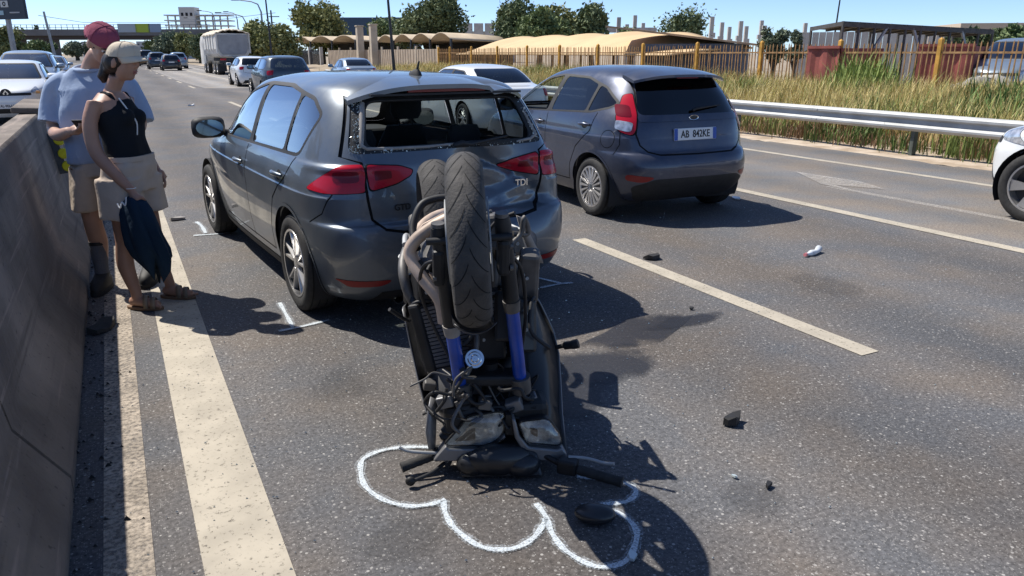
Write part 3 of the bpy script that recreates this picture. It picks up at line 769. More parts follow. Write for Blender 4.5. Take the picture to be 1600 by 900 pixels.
# ---- dark grey hatchback struck from behind
NR, NF = 6.0, 4.5
golf_rows = [
 (0.165, 0.79, -0.58, 3.3, 6.1, 4),
 (0.2, 0.825, -0.66, 3.38, 6.1, 4),
 (0.28, 0.852, -0.725, 3.43, 6.71, 4),
 (0.38, 0.872, -0.755, 3.47, 6.71, 4),
 (0.48, 0.886, -0.765, 3.48, 6.71, 4),
 (0.58, 0.893, -0.755, 3.48, 6.71, 4),
 (0.645, 0.896, -0.735, 3.46, 6.71, 4),
 (0.668, 0.896, -0.695, 3.45, 6.71, 4),
 (0.7, 0.897, -0.685, 3.43, 6.71, 4.2),
 (0.76, 0.899, -0.68, 3.36, 6.71, 4.4),
 (0.808, 0.9, -0.676, 3.24, 6.71, 4.5),
 (0.82, 0.893, -0.675, 3.2, 6.71, 4.5),
 (0.87, 0.883, -0.667, 2.98, 6.71, 5),
 (0.93, 0.866, -0.655, 2.64, 6.71, 5),
 (0.9766, 0.848, -0.645, 2.42, 7.52, 5),
 (1.0032, 0.832, -0.635, 2.32, 6.78, 5),
 (1.0565, 0.8137, -0.61, 2.22, 6.78, 5),
 (1.1311, 0.789, -0.572, 2.1, 6.78, 5),
 (1.2163, 0.7587, -0.523, 1.94, 6.78, 5),
 (1.3014, 0.7224, -0.468, 1.75, 6.78, 5),
 (1.3654, 0.6852, -0.42, 1.6, 6.4, 5),
 (1.4079, 0.6438, -0.37, 1.47, 6.16, 5),
 (1.4399, 0.56, -0.29, 1.34, 5.67, 4.6),
 (1.4633, 0.46, -0.14, 1.2, 5.17, 4.2),
 (1.4782, 0.32, 0.1, 1.07, 4.43, 3.6),
 (1.4846, 0.16, 0.38, 0.94, 3.7, 3),
 (1.4857, 0.012, 0.72, 0.8, 2.46, 2)]
def golf_warp(G):
    G = G.copy(); x, y, z = G[..., 0], G[..., 1], G[..., 2]
    rear = np.clip((-.30-y)/.25, 0, 1)
    d = .11*np.exp(-((x-.30)/.26)**2-((z-.80)/.20)**2) + .05*np.exp(-((x-.16)/.18)**2-((z-1.0)/.05)**2) + .03*np.exp(-((x-.52)/.10)**2-((z-.70)/.08)**2)
    d += .012*np.exp(-((x-.42)/.3)**2-((z-.78)/.18)**2)*np.sin(x*13+z*9)*np.cos(z*11-x*5)
    for x0, z0, x1, z1, wd, dp in ((.12, 1.03, .40, .90, .05, .030), (.40, .90, .60, .72, .05, .028), (.20, .72, .52, .80, .06, -.022), (.30, .62, .56, .68, .05, .030), (.48, .95, .60, .84, .04, -.015), (.05, .86, .30, .76, .07, .022)):
        ux, uz = x1-x0, z1-z0; L2 = ux*ux+uz*uz; t = np.clip(((x-x0)*ux+(z-z0)*uz)/L2, 0, 1); ds = np.hypot(x-x0-t*ux, z-z0-t*uz); d = d + dp*np.clip(1-ds/wd, 0, 1)
    G[..., 1] += d*rear
    G[..., 2] += -.03*rear*np.exp(-((x-.30)/.2)**2-((z-.98)/.06)**2)
    return G
dloG = [(2.02, .978), (-.07, 1.018), (-.12, 1.035), (-.27, 1.255), (-.10, 1.338), (.45, 1.398), (1.0, 1.398), (1.40, 1.325), (1.75, 1.165)]
golf_cuts = []
for wv in ('L', 'R'):
    golf_cuts += [('front_door_' + wv, roundpoly([(1.02, .33), (2.02, .30), (2.12, .55), (2.10, .97), (1.02, 1.02)], .06), wv),
                  ('rear_door_' + wv, roundpoly([(1.01, .33), (1.01, 1.02), (-.09, 1.02), (.03, .86), (.30, .70), (.42, .50), (.44, .33)], .06), wv)]
    for st in ([(1.02, .30), (1.015, .98)], [(2.0, .30), (2.12, .55), (2.10, .95)], [(.46, .31), (.42, .5), (.30, .70), (.04, .86), (-.09, 1.0)], [(2.0, .315), (.46, .315)]):
        golf_cuts.append(('seam_' + wv, strip(densify(st + st[::-1][1:-1], .05)[:len(densify(st + st[::-1][1:-1], .05))//2+1] if len(st) > 2 else st, .011), wv))
    golf_cuts.append(('sill_' + wv, [(.40, .165), (2.2, .165), (2.2, .255), (.40, .255)], wv))
golf_cuts += car_common_cuts(dloG, [(1.03, 2.1, 'front_window'), (.19, .955, 'rear_window'), (-.4, .155, 'quarter_window')])
golf_cuts += [('tailgate', roundpoly([(-.42, .615), (.42, .615), (.585, .68), (.60, .80), (.605, 1.0), (.70, 1.035), (.57, 1.41), (-.57, 1.41), (-.70, 1.035), (-.605, 1.0), (-.60, .80), (-.585, .68)], .05), 'B')]
for sg in (-1, 1):
    tg = [(sg*.585, 1.365), (sg*.705, 1.04), (sg*.61, 1.008), (sg*.603, .80), (sg*.588, .69), (sg*.53, .635), (sg*.42, .612), (sg*.0, .606)]
    golf_cuts.append(('tailgate_seam', strip(roundpoly(tg, .05)[6:-6] if False else tg, .016), 'B'))
    wv = 'L' if sg < 0 else 'R'
    golf_cuts.append(('light_trim_' + wv, [('B', sg*.615, 1.000), (wv, -.56, .995), (wv, -.345, .850), (wv, -.52, .838), ('B', sg*.612, .845)], 'M+'))
    golf_cuts.append(('tail_light_' + wv, [('B', sg*.615, 1.000), (wv, -.56, .995), (wv, -.345, .850), (wv, -.52, .838), ('B', sg*.612, .845)], 'M'))
    golf_cuts.append(('light_bar_' + wv, [('B', sg*.64, .965), ('B', sg*.76, .96), ('B', sg*.765, .90), ('B', sg*.64, .90)], 'M'))
    golf_cuts.append(('light_trim_' + wv + '@2', roundpoly(inset([(sg*.592, .996), (sg*.39, .980), (sg*.315, .952), (sg*.33, .925), (sg*.42, .885), (sg*.585, .852)], -.007), .03), 'B'))
    golf_cuts.append(('inner_light_' + wv, roundpoly([(sg*.592, .996), (sg*.39, .980), (sg*.315, .952), (sg*.33, .925), (sg*.42, .885), (sg*.585, .852)], .03), 'B'))
    golf_cuts.append(('inner_bar_' + wv, roundpoly([(sg*.55, .962), (sg*.45, .957), (sg*.45, .915), (sg*.55, .907)], .01), 'B'))
    golf_cuts.append(('bumper_seam_' + wv, strip([(-.56, .835), (-.50, .72), (-.38, .655)], .008), wv))
    golf_cuts.append(('reflector_' + wv, [('B', sg*.50, .335), ('B', sg*.80, .345), (wv, -.60, .325), ('B', sg*.74, .30), ('B', sg*.56, .30)], 'M'))
winG = [(-.67, 1.055), (.67, 1.055), (.56, 1.385), (-.56, 1.385)]
holeG = [(-.575, 1.085), (.585, 1.080), (.525, 1.345), (-.50, 1.345)]
golf_cuts += [('rear_screen_border', roundpoly(winG, .06), 'B'), ('rear_opening', roundpoly(holeG, .07, 6), 'B'),
              ('lower_valance', [(-.62, .165), (.62, .165), (.56, .255), (-.56, .255)], 'B'),
              ('windscreen_trim', roundpoly([(-.70, .985), (.70, .985), (.56, 1.375), (-.56, 1.375)], .06), 'F'), ('windscreen', roundpoly([(-.64, 1.02), (.64, 1.02), (.52, 1.35), (-.52, 1.35)], .06), 'F')]
pg = M['paint_golf']
golf_mats = {'body': (pg, 0), 'light_trim_L': (M['seam'], .001), 'light_trim_R': (M['seam'], .001), 'seam_L': (M['seam'], -.006), 'seam_R': (M['seam'], -.006), 'tailgate_seam': (M['seam'], -.01), 'window_trim_L': (M['black'], .001), 'window_trim_R': (M['black'], .001),
 'front_window_L': (M['glass'], -.003), 'front_window_R': (M['glass'], -.003), 'rear_window_L': (M['glass'], -.003), 'rear_window_R': (M['glass'], -.003), 'quarter_window_L': (M['glass'], -.003), 'quarter_window_R': (M['glass'], -.003),
 'tail_light_L': (M['red_lens'], .006), 'tail_light_R': (M['red_lens'], .006), 'inner_light_L': (M['red_lens'], .006), 'inner_light_R': (M['red_lens'], .004),
 'light_bar_L': (M['red_lens_dark'], .008), 'light_bar_R': (M['red_lens_dark'], .008), 'inner_bar_L': (M['red_lens_dark'], .008), 'inner_bar_R': (M['red_lens_dark'], .006),
 'bumper_seam_L': (M['seam'], -.004), 'bumper_seam_R': (M['seam'], -.004), 'reflector_L': (M['red_reflector'], .003), 'reflector_R': (M['red_reflector'], .003),
 'rear_screen_border': (M['black'], -.004), 'lower_valance': (M['black'], .002), 'windscreen': (M['glass_wind'], -.002), 'windscreen_trim': (M['black'], .001), 'sill_L': (M['black'], .004), 'sill_R': (M['black'], .004)}
GOLF_POS, GOLF_ROT = (1.765, 4.86, 0), R(4.7)
golf, gsh, gobj = base_car('hatchback_car', 'dark grey hatchback with smashed-out rear window and dented tailgate, motorcycle against it', GOLF_POS, GOLF_ROT, golf_rows, .75,
    golf_mats, golf_cuts, {'y': (0, 2.637), 'r': .316, 'track': .775, 'arch': .365, 'w': .205, 'rim': .216, 'style': 'double', 'n': 5}, nc=140, per=5, warp=golf_warp, remove=('rear_opening',))
# roof spoiler with its cracked right end
def spoiler(parent, sh, m, xw, y0, z0, y1, z1, th=.03, crack=False, name='roof_spoiler', drop=.05):
    b = MB(); NX = 33; V = []; nrow = 6
    for layer in (0, 1):
        for k in range(nrow):
            t = k/(nrow-1)
            for i in range(NX):
                s_ = -1 + 2*i/(NX-1); x = s_*(xw + .01*t)
                y = y0 + (y1-y0)*t + .13*abs(s_)**4.0*(t)        # trailing edge sweeps forward at the ends
                z = z0 + (z1-z0)*t**1.3 - drop*abs(s_)**3.2
                if layer: z -= th*(1-.55*t) + .012
                if crack:
                    g = math.exp(-((s_-.52)/.16)**2)*t
                    z -= .035*g*(1 if s_ > .5 else .25)
                    y += .02*g
                V.append((x, y, z))
    F = []
    for layer in (0, 1):
        o = layer*nrow*NX
        for k in range(nrow-1):
            for i in range(NX-1): F.append((o+k*NX+i, o+k*NX+i+1, o+(k+1)*NX+i+1, o+(k+1)*NX+i))
    o = nrow*NX
    for i in range(NX-1): F.append(((nrow-1)*NX+i, (nrow-1)*NX+i+1, o+(nrow-1)*NX+i+1, o+(nrow-1)*NX+i)); F.append((i, i+1, o+i+1, o+i))
    for k in range(nrow-1): F.append((k*NX, (k+1)*NX, o+(k+1)*NX, o+k*NX)); F.append((k*NX+NX-1, (k+1)*NX+NX-1, o+(k+1)*NX+NX-1, o+k*NX+NX-1))
    b.add(V, F); return b.build(name, m, parent, 45)
sp = spoiler(golf, gsh, pg, .585, -.15, 1.466, -.535, 1.428, crack=True, drop=.085)
b = MB(); b.box((0, -.505, 1.392), (.52, .02, .016)); b.build('brake_light', M['red_lens_dark'], sp)
b = MB(); b.box((.02, -.455, 1.372), (1.02, .10, .012)); b.build('spoiler_underside', M['black'], sp)
# torn edge of the rear screen: seal, crumbs of glass
b = MB(); P = []
for a, z in densify(roundpoly(holeG, .07, 6), .04): p, n = gsh.on(a, z, 'B', -.012); P.append(p)
b.tube(P, .009, 8, closed=True); b.build('window_seal', M['black'], golf, 60)
b = MB(); P = []
for a, z in ((-.515, 1.33), (-.545, 1.24), (-.575, 1.14), (-.585, 1.10), (-.56, 1.082), (-.40, 1.078), (-.2, 1.075), (.0, 1.08)): p, n = gsh.on(a, z, 'B', -.004); P.append(p)
b.tube(P, [.016, .018, .016, .013, .011, .010, .009, .007], 8); b.build('torn_seal', M['seal'], golf, 60)
b = MB(); P = []
for a, z in ((.57, 1.25), (.60, 1.15), (.615, 1.10), (.56, 1.078), (.45, 1.07)): p, n = gsh.on(a, z, 'B', .0); P.append(p)
b.tube(P, [.006, .010, .013, .010, .006], 8); b.build('torn_seal', M['seal'], golf, 60)
b = MB(); r2 = random.Random(3)
for k in range(420):
    e = r2.random()
    if e < .55: z = 1.06 + .31*r2.random(); a = -(.582 + (.08-.03*((z-1.06)/.31))*r2.random() - .075*(z-1.06)/.31)
    elif e < .8: a = -.6 + 1.2*r2.random(); z = 1.056 + .02*r2.random()
    else: z = 1.06 + .31*r2.random(); a = .60 + .06*r2.random() - .07*(z-1.06)/.31
    p, n = gsh.on(a, z, 'B', .002); s_ = .003 + .007*r2.random()**2
    q = [p + Vector((r2.uniform(-s_, s_), r2.uniform(-.004, .001), r2.uniform(-s_, s_))) for _ in range(4)]
    b.add(q, [(0, 1, 2), (0, 2, 3), (0, 3, 1), (1, 3, 2)])
o = b.build('glass_crumbs', M['chip'], golf); o['kind'] = 'stuff'
# aerial, wiper, badges, handles, mirrors, exhaust
b = MB(); b.loft([ring((0, -.06, 1.465), .035, .075, 14), ring((0, -.06, 1.485), .03, .065, 14), ring((0, -.085, 1.505), .012, .025, 14)]); b.tube([(0, -.09, 1.495), (0, -.125, 1.555)], [.009, .006], 8); b.build('roof_aerial', M['black'], golf, 50)
b = MB(); p0, _ = gsh.on(.03, 1.07, 'B', .02); p1, _ = gsh.on(.37, 1.10, 'B', .03)
b.tube([p0 + Vector((-.05, 0, 0)), p0 + Vector((0, -.012, .012)), p0 + Vector((.06, -.01, .0)), p1], [.014, .02, .012, .006], 8); b.build('rear_wiper', M['black'], golf, 60)
p, n = gsh.on(.475, .80, 'B', .004); text_part('TDI', .060, M['chrome'], golf, p + Vector((0, -.006, 0)), (R(88), 0, 0), 'badge_lettering', .002, .001)
p, n = gsh.on(-.40, .745, 'B', .004); text_part('GTD', .05, M['black'], golf, p, (R(88), 0, 0), 'badge_lettering', .002, .001)
for wv, sg in (('L', -1), ('R', 1)):
    for y_, z_, od in ((1.17, .845, 'front_door_'), (.15, .872, 'rear_door_')): handle_part(gobj[od + wv], gsh, y_, z_, wv, pg)
    mirror_part(golf, gsh, 1.93, .985, sg, M['black'], wv, 1.05)
for sg in (-1,):
    b = MB(); b.lathe([(.03, 0), (.036, 0), (.036, .12), (.03, .12)], 18, 'y', (-.44, -.66, .185)); b.build('exhaust_tip', M['alloy_dark'], golf, 40)
# cabin
seat(golf, -.36, 1.35); seat(golf, .36, 1.35)
b = MB(); b.loft([ring((0, .42, .32), .62, .26, 20, p=5), ring((0, .42, .48), .62, .26, 20, p=5)]); b.loft([ring((0, .22, .44), .63, .09, 20, p=5), ring((0, .08, .82), .60, .08, 20, p=5), ring((0, .02, .97), .55, .06, 20, p=5)])
rs = b.build('rear_bench', M['lining'], golf, 60)
for x in (-.40, .38):
    b = MB(); b.loft([ring((x, .02, .98), .11, .05, 14, p=3), ring((x, .0, 1.06), .13, .055, 14, p=3), ring((x, -.01, 1.13), .10, .04, 14, p=3)]); b.build('headrest', M['lining'], rs, 60)
b = MB(); b.box((0, -.22, .935), (1.12, .50, .03)); b.build('parcel_shelf', M['lining'], golf)
b = MB(); b.box((0, 2.05, .85), (1.35, .55, .22)); b.box((-.36, 1.95, .97), (.4, .25, .08)); bevel(b.build('dashboard', M['lining'], golf), .05, 3)
b = MB(); b.tube([(-.36 + .18*math.cos(a), 1.66 - .06*math.sin(a), .93 + .17*math.sin(a)) for a in [2*math.pi*k/24 for k in range(24)]], .014, 8, closed=True); b.tube([(-.36, 1.66, .93), (-.36, 1.85, .88)], .03, 8); b.bar((-.52, 1.66, .93), (-.20, 1.66, .93), .03); b.build('steering_wheel', M['black'], golf, 60)
b = MB(); b.box((0, 1.52, 1.27), (.22, .03, .065)); bevel(b.build('interior_mirror', M['black'], golf), .015)

# ---- blue-grey hatchback in the next lane
fiesta_rows = [
 (.20, .76, -.50, 2.98, 4.6, 4), (.26, .80, -.58, 3.06, 4.6, 4), (.34, .835, -.645, 3.12, 4.6, 4), (.44, .855, -.685, 3.17, 4.6, 4), (.54, .862, -.692, 3.19, 4.6, 4), (.62, .862, -.672, 3.18, 4.6, 4), (.665, .862, -.640, 3.16, 4.6, 4),
 (.69, .863, -.605, 3.14, 4.6, 4), (.76, .864, -.585, 3.04, 4.6, 4.2), (.815, .862, -.572, 2.93, 4.6, 4.4), (.83, .855, -.570, 2.89, 4.6, 4.5), (.90, .846, -.555, 2.68, 4.6, 4.6), (.96, .834, -.538, 2.45, 4.6, 4.6),
 (1.02, .812, -.515, 2.24, 4.6, 4.6), (1.10, .775, -.475, 2.06, 4.5, 4.6), (1.18, .735, -.43, 1.90, 4.5, 4.6), (1.26, .692, -.375, 1.72, 4.4, 4.6), (1.33, .65, -.32, 1.55, 4.3, 4.5),
 (1.39, .60, -.25, 1.38, 4.2, 4.4), (1.43, .535, -.16, 1.22, 4, 4.2), (1.46, .42, .02, 1.08, 3.6, 3.8), (1.476, .27, .25, .95, 3.2, 3.4), (1.482, .12, .48, .84, 2.6, 2.6), (1.483, .012, .66, .74, 2, 2)]
dloF = [(1.98, .965), (.10, 1.045), (-.16, 1.10), (-.22, 1.14), (.02, 1.275), (.40, 1.36), (.95, 1.375), (1.28, 1.33), (1.62, 1.18)]
fc = []
for wv in ('L', 'R'):
    fc += [('front_door_' + wv, roundpoly([(.93, .34), (1.86, .32), (1.97, .55), (1.97, .97), (.93, 1.02)], .06), wv),
           ('rear_door_' + wv, roundpoly([(.92, .34), (.92, 1.02), (-.02, 1.06), (.04, .86), (.28, .68), (.38, .50), (.40, .34)], .06), wv)]
    for st in ([(.93, .31), (.925, .99)], [(1.86, .32), (1.97, .55), (1.97, .95)], [(.42, .32), (.38, .5), (.28, .68), (.04, .86), (-.02, 1.04)], [(1.86, .325), (.42, .325)]):
        fc.append(('seam_' + wv, strip(st, .010), wv))
    fc.append(('fuel_flap_seam_' + wv, circle(-.235, .80, .088), wv)) if wv == 'L' else None
    fc.append(('fuel_flap_' + wv, circle(-.235, .80, .081), wv)) if wv == 'L' else None
fc += car_common_cuts(dloF, [(.96, 2.1, 'front_window'), (.20, .885, 'rear_window'), (-.4, .165, 'quarter_window')])
fc += [('tailgate', roundpoly([(-.44, .665), (.44, .665), (.60, .74), (.63, .85), (.56, 1.20), (.52, 1.41), (-.52, 1.41), (-.56, 1.20), (-.63, .85), (-.60, .74)], .05), 'B')]
for sg in (-1, 1):
    wv = 'L' if sg < 0 else 'R'
    fc.append(('tailgate_seam', strip([(sg*.53, 1.38), (sg*.545, 1.24), (sg*.60, 1.05), (sg*.64, .86), (sg*.615, .755), (sg*.55, .695), (sg*.44, .666), (0, .660)], .014), 'B'))
    fc.append(('light_trim_' + wv, [('B', sg*.565, 1.23), (wv, -.22, 1.215), (wv, -.27, 1.02), (wv, -.34, .885), ('B', sg*.665, .845), ('B', sg*.635, .90), ('B', sg*.60, 1.05)], 'M+'))
    fc.append(('rear_light_' + wv, [('B', sg*.565, 1.23), (wv, -.22, 1.215), (wv, -.27, 1.02), (wv, -.34, .885), ('B', sg*.665, .845), ('B', sg*.635, .90), ('B', sg*.60, 1.05)], 'M'))
    fc.append(('light_core_' + wv, [('B', sg*.625, 1.12), ('B', sg*.70, 1.13), ('B', sg*.735, 1.02), ('B', sg*.645, 1.01)], 'M'))
    fc.append(('reversing_light_' + wv, [('B', sg*.645, .965), ('B', sg*.745, .985), ('B', sg*.765, .90), ('B', sg*.672, .875)], 'M'))
    fc.append(('bumper_seam_' + wv, strip([(-.36, .875), (-.38, .76), (-.33, .655)], .008), wv))
    fc.append(('reflector_' + wv, [('B', sg*.50, .46), ('B', sg*.74, .485), ('B', sg*.74, .425), ('B', sg*.60, .405)], 'M'))
fc += [('rear_screen', roundpoly([(-.60, 1.035), (.60, 1.035), (.50, 1.36), (-.50, 1.36)], .07), 'B'), ('tailgate_band', roundpoly([(-.60, .97), (.60, .97), (.605, 1.025), (-.605, 1.025)], .02), 'B'),
       ('diffuser', roundpoly([(-.60, .205), (.60, .205), (.70, .36), (.50, .44), (-.50, .44), (-.70, .36)], .05), 'B'),
       ('windscreen_trim', roundpoly([(-.68, .985), (.68, .985), (.55, 1.39), (-.55, 1.39)], .06), 'F'), ('windscreen', roundpoly([(-.63, 1.02), (.63, 1.02), (.51, 1.36), (-.51, 1.36)], .06), 'F')]
pf = M['paint_fiesta']
fm = {'body': (pf, 0), 'tailgate_seam': (M['seam'], -.008), 'rear_screen': (M['glass_dark'], -.003), 'tailgate_band': (pf, .006), 'diffuser': (M['black'], .003), 'windscreen': (M['glass_wind'], -.002), 'windscreen_trim': (M['black'], .001)}
for wv in ('L', 'R'):
    fm.update({'light_trim_' + wv: (M['seam'], .001), 'light_core_' + wv: (M['red_lens_dark'], .010), 'seam_' + wv: (M['seam'], -.006), 'window_trim_' + wv: (M['black'], .001), 'front_window_' + wv: (M['glass_wind'], -.003), 'rear_window_' + wv: (M['glass_dark'], -.003), 'quarter_window_' + wv: (M['glass_dark'], -.003),
               'rear_light_' + wv: (M['red_lens'], .008), 'reversing_light_' + wv: (M['clear_lens'], .011), 'bumper_seam_' + wv: (M['seam'], -.004), 'reflector_' + wv: (M['red_reflector'], .003), 'fuel_flap_seam_' + wv: (M['seam'], -.003), 'fuel_flap_' + wv: (pf, 0)})
FI_POS, FI_ROT = (5.07, 6.44, 0), R(-1.0)
fie, fsh, fobj = base_car('hatchback_car', 'dark blue-grey hatchback with plate AB 842KE and its front window down', FI_POS, FI_ROT, fiesta_rows, .70,
    fm, fc, {'y': (0, 2.489), 'r': .298, 'track': .745, 'arch': .345, 'w': .185, 'rim': .205, 'style': 'cover', 'n': 18}, nc=90, per=4, remove=('front_window_L@0', 'front_window_R@0'))
spf = spoiler(fie, fsh, pf, .55, -.08, 1.455, -.42, 1.405, drop=.055)
b = MB(); b.box((0, -.395, 1.375), (.26, .02, .014)); b.build('brake_light', M['red_lens_dark'], spf)
b = MB(); p0, _ = fsh.on(0, 1.06, 'B', .02); p1, _ = fsh.on(.36, 1.10, 'B', .02); b.tube([p0, p0 + Vector((.03, -.01, .015)), p1], [.016, .014, .006], 8); b.build('rear_wiper', M['black'], fie, 60)
p, n = fsh.on(0, .998, 'B', .010); b = MB(); b.lathe([(.001, -.006), (.034, -.004), (.038, 0), (.001, 0)], 24, 'y'); o = b.build('maker_badge', M['alloy_dark'], fie, 40, p); o.scale = (1.5, 1, .62)
b = MB(); b.lathe([(.033, -.006), (.038, -.007), (.040, 0), (.033, 0)], 24, 'y'); o = b.build('badge_rim', M['chrome'], fie, 40, p); o.scale = (1.5, 1, .62)
# number plate in its recess
p, n = fsh.on(0, .845, 'B', .008)
b = MB(); b.box((0, 0, 0), (.52, .012, .115)); pl = bevel(b.build('number_plate', M['plate'], fie, None, p, (R(-6), 0, 0)), .004, 1)
for sg in (-1, 1): b = MB(); b.box((sg*.239, -.0075, 0), (.04, .004, .11)); b.build('plate_band', M['plate_blue'], pl)
text_part('AB  842KE', .098, M['ink'], pl, (0, -.0072, -.002), (R(90), 0, 0), 'plate_lettering', .0012, .0015, .82)
for wv, sg in (('L', -1), ('R', 1)):
    for y_, z_, od in ((1.08, .885, 'front_door_'), (.14, .915, 'rear_door_')): handle_part(fobj[od + wv], fsh, y_, z_, wv, pf)
    mirror_part(fie, fsh, 1.80, .99, sg, pf, wv, 1.0)
seat(fie, -.34, 1.15, tall=.64); seat(fie, .34, 1.15, tall=.64)
b = MB(); b.loft([ring((0, .35, .32), .60, .26, 20, p=5), ring((0, .35, .48), .60, .26, 20, p=5)]); b.loft([ring((0, .15, .44), .60, .09, 20, p=5), ring((0, .0, .95), .56, .06, 20, p=5)]); b.build('rear_bench', M['lining'], fie, 60)
b = MB(); b.box((0, -.2, .98), (1.05, .40, .03)); b.build('parcel_shelf', M['lining'], fie)
b = MB(); b.box((0, 1.85, .87), (1.3, .55, .22)); bevel(b.build('dashboard', M['lining'], fie), .05, 3)
b = MB(); b.tube([(-.34 + .18*math.cos(a), 1.52 - .06*math.sin(a), .95 + .17*math.sin(a)) for a in [2*math.pi*k/24 for k in range(24)]], .014, 8, closed=True); b.tube([(-.34, 1.52, .95), (-.34, 1.7, .9)], .03, 8); b.build('steering_wheel', M['black'], fie, 60)
# ------------------------------------------------------------------ other traffic
def generic_rows(kind, L=4.2, H=1.47, W=.88, wb=2.6):
    rh = {'hatch': -.74, 'suv': -.80, 'sedan': -1.0, 'van': -.85}[kind]; fr = L + rh
    up = H/1.452
    low = [(.17, .80, rh+.14, fr-.16, 5, 3.6), (.28, .855, rh+.03, fr-.04, 5, 3.6), (.42, .88, rh, fr, 5, 3.4), (.56, .894, rh+.01, fr, 5, 3.4), (.66, .898, rh+.05, fr-.03, 5, 3.4), (.76, .90, rh+.07, fr-.10, 5, 3.6), (.83, .893, rh+.075, fr-.28, 5, 4), (.90, .88, rh+.085, fr-.58, 5, 4.4), (.96, .862, rh+.10, fr-.92, 5, 4.6)]
    ws = fr-1.15
    if kind == 'sedan':
        hi = [(1.0, .84, rh+.16, ws, 5, 4.8), (1.02, .82, rh+.42, ws-.08, 5, 4.8), (1.05, .80, rh+.58, ws-.14, 5, 4.8), (1.12, .765, rh+.70, ws-.26, 5, 4.8), (1.22, .72, rh+.86, ws-.45, 5, 4.8), (1.31, .675, rh+1.04, ws-.66, 4.8, 4.8), (1.37, .62, rh+1.20, ws-.86, 4.6, 4.6), (1.41, .52, rh+1.42, ws-1.04, 4.2, 4.2), (1.435, .36, rh+1.65, ws-1.2, 3.6, 3.6), (1.447, .17, rh+1.85, ws-1.32, 3, 3), (1.45, .012, rh+2.0, ws-1.42, 2, 2)]
        ym = rh + 2.1
    else:
        k = {'hatch': .30, 'suv': .22, 'van': .10}[kind]
        hi = [(1.0, .84, rh+.12, ws, 5, 4.8), (1.06, .812, rh+.15, ws-.10, 5, 4.8), (1.14, .775, rh+.15+k*.25, ws-.24, 5, 4.8), (1.23, .732, rh+.15+k*.55, ws-.42, 5, 4.8), (1.31, .69, rh+.15+k*.85, ws-.62, 5, 4.8), (1.37, .635, rh+.15+k*1.15, ws-.80, 4.8, 4.8), (1.41, .545, rh+.25+k*1.4, ws-.98, 4.4, 4.4), (1.435, .40, rh+.5+k*1.5, ws-1.12, 3.8, 3.8), (1.447, .2, rh+.85+k*1.6, ws-1.24, 3, 3), (1.45, .012, rh+1.35, rh+1.45, 2, 2)]
        ym = rh + 1.40
    rows = [(z*up, w_*W/.9, a, b, c, d) for z, w_, a, b, c, d in low+hi]
    return rows, ym, rh, fr, ws, up

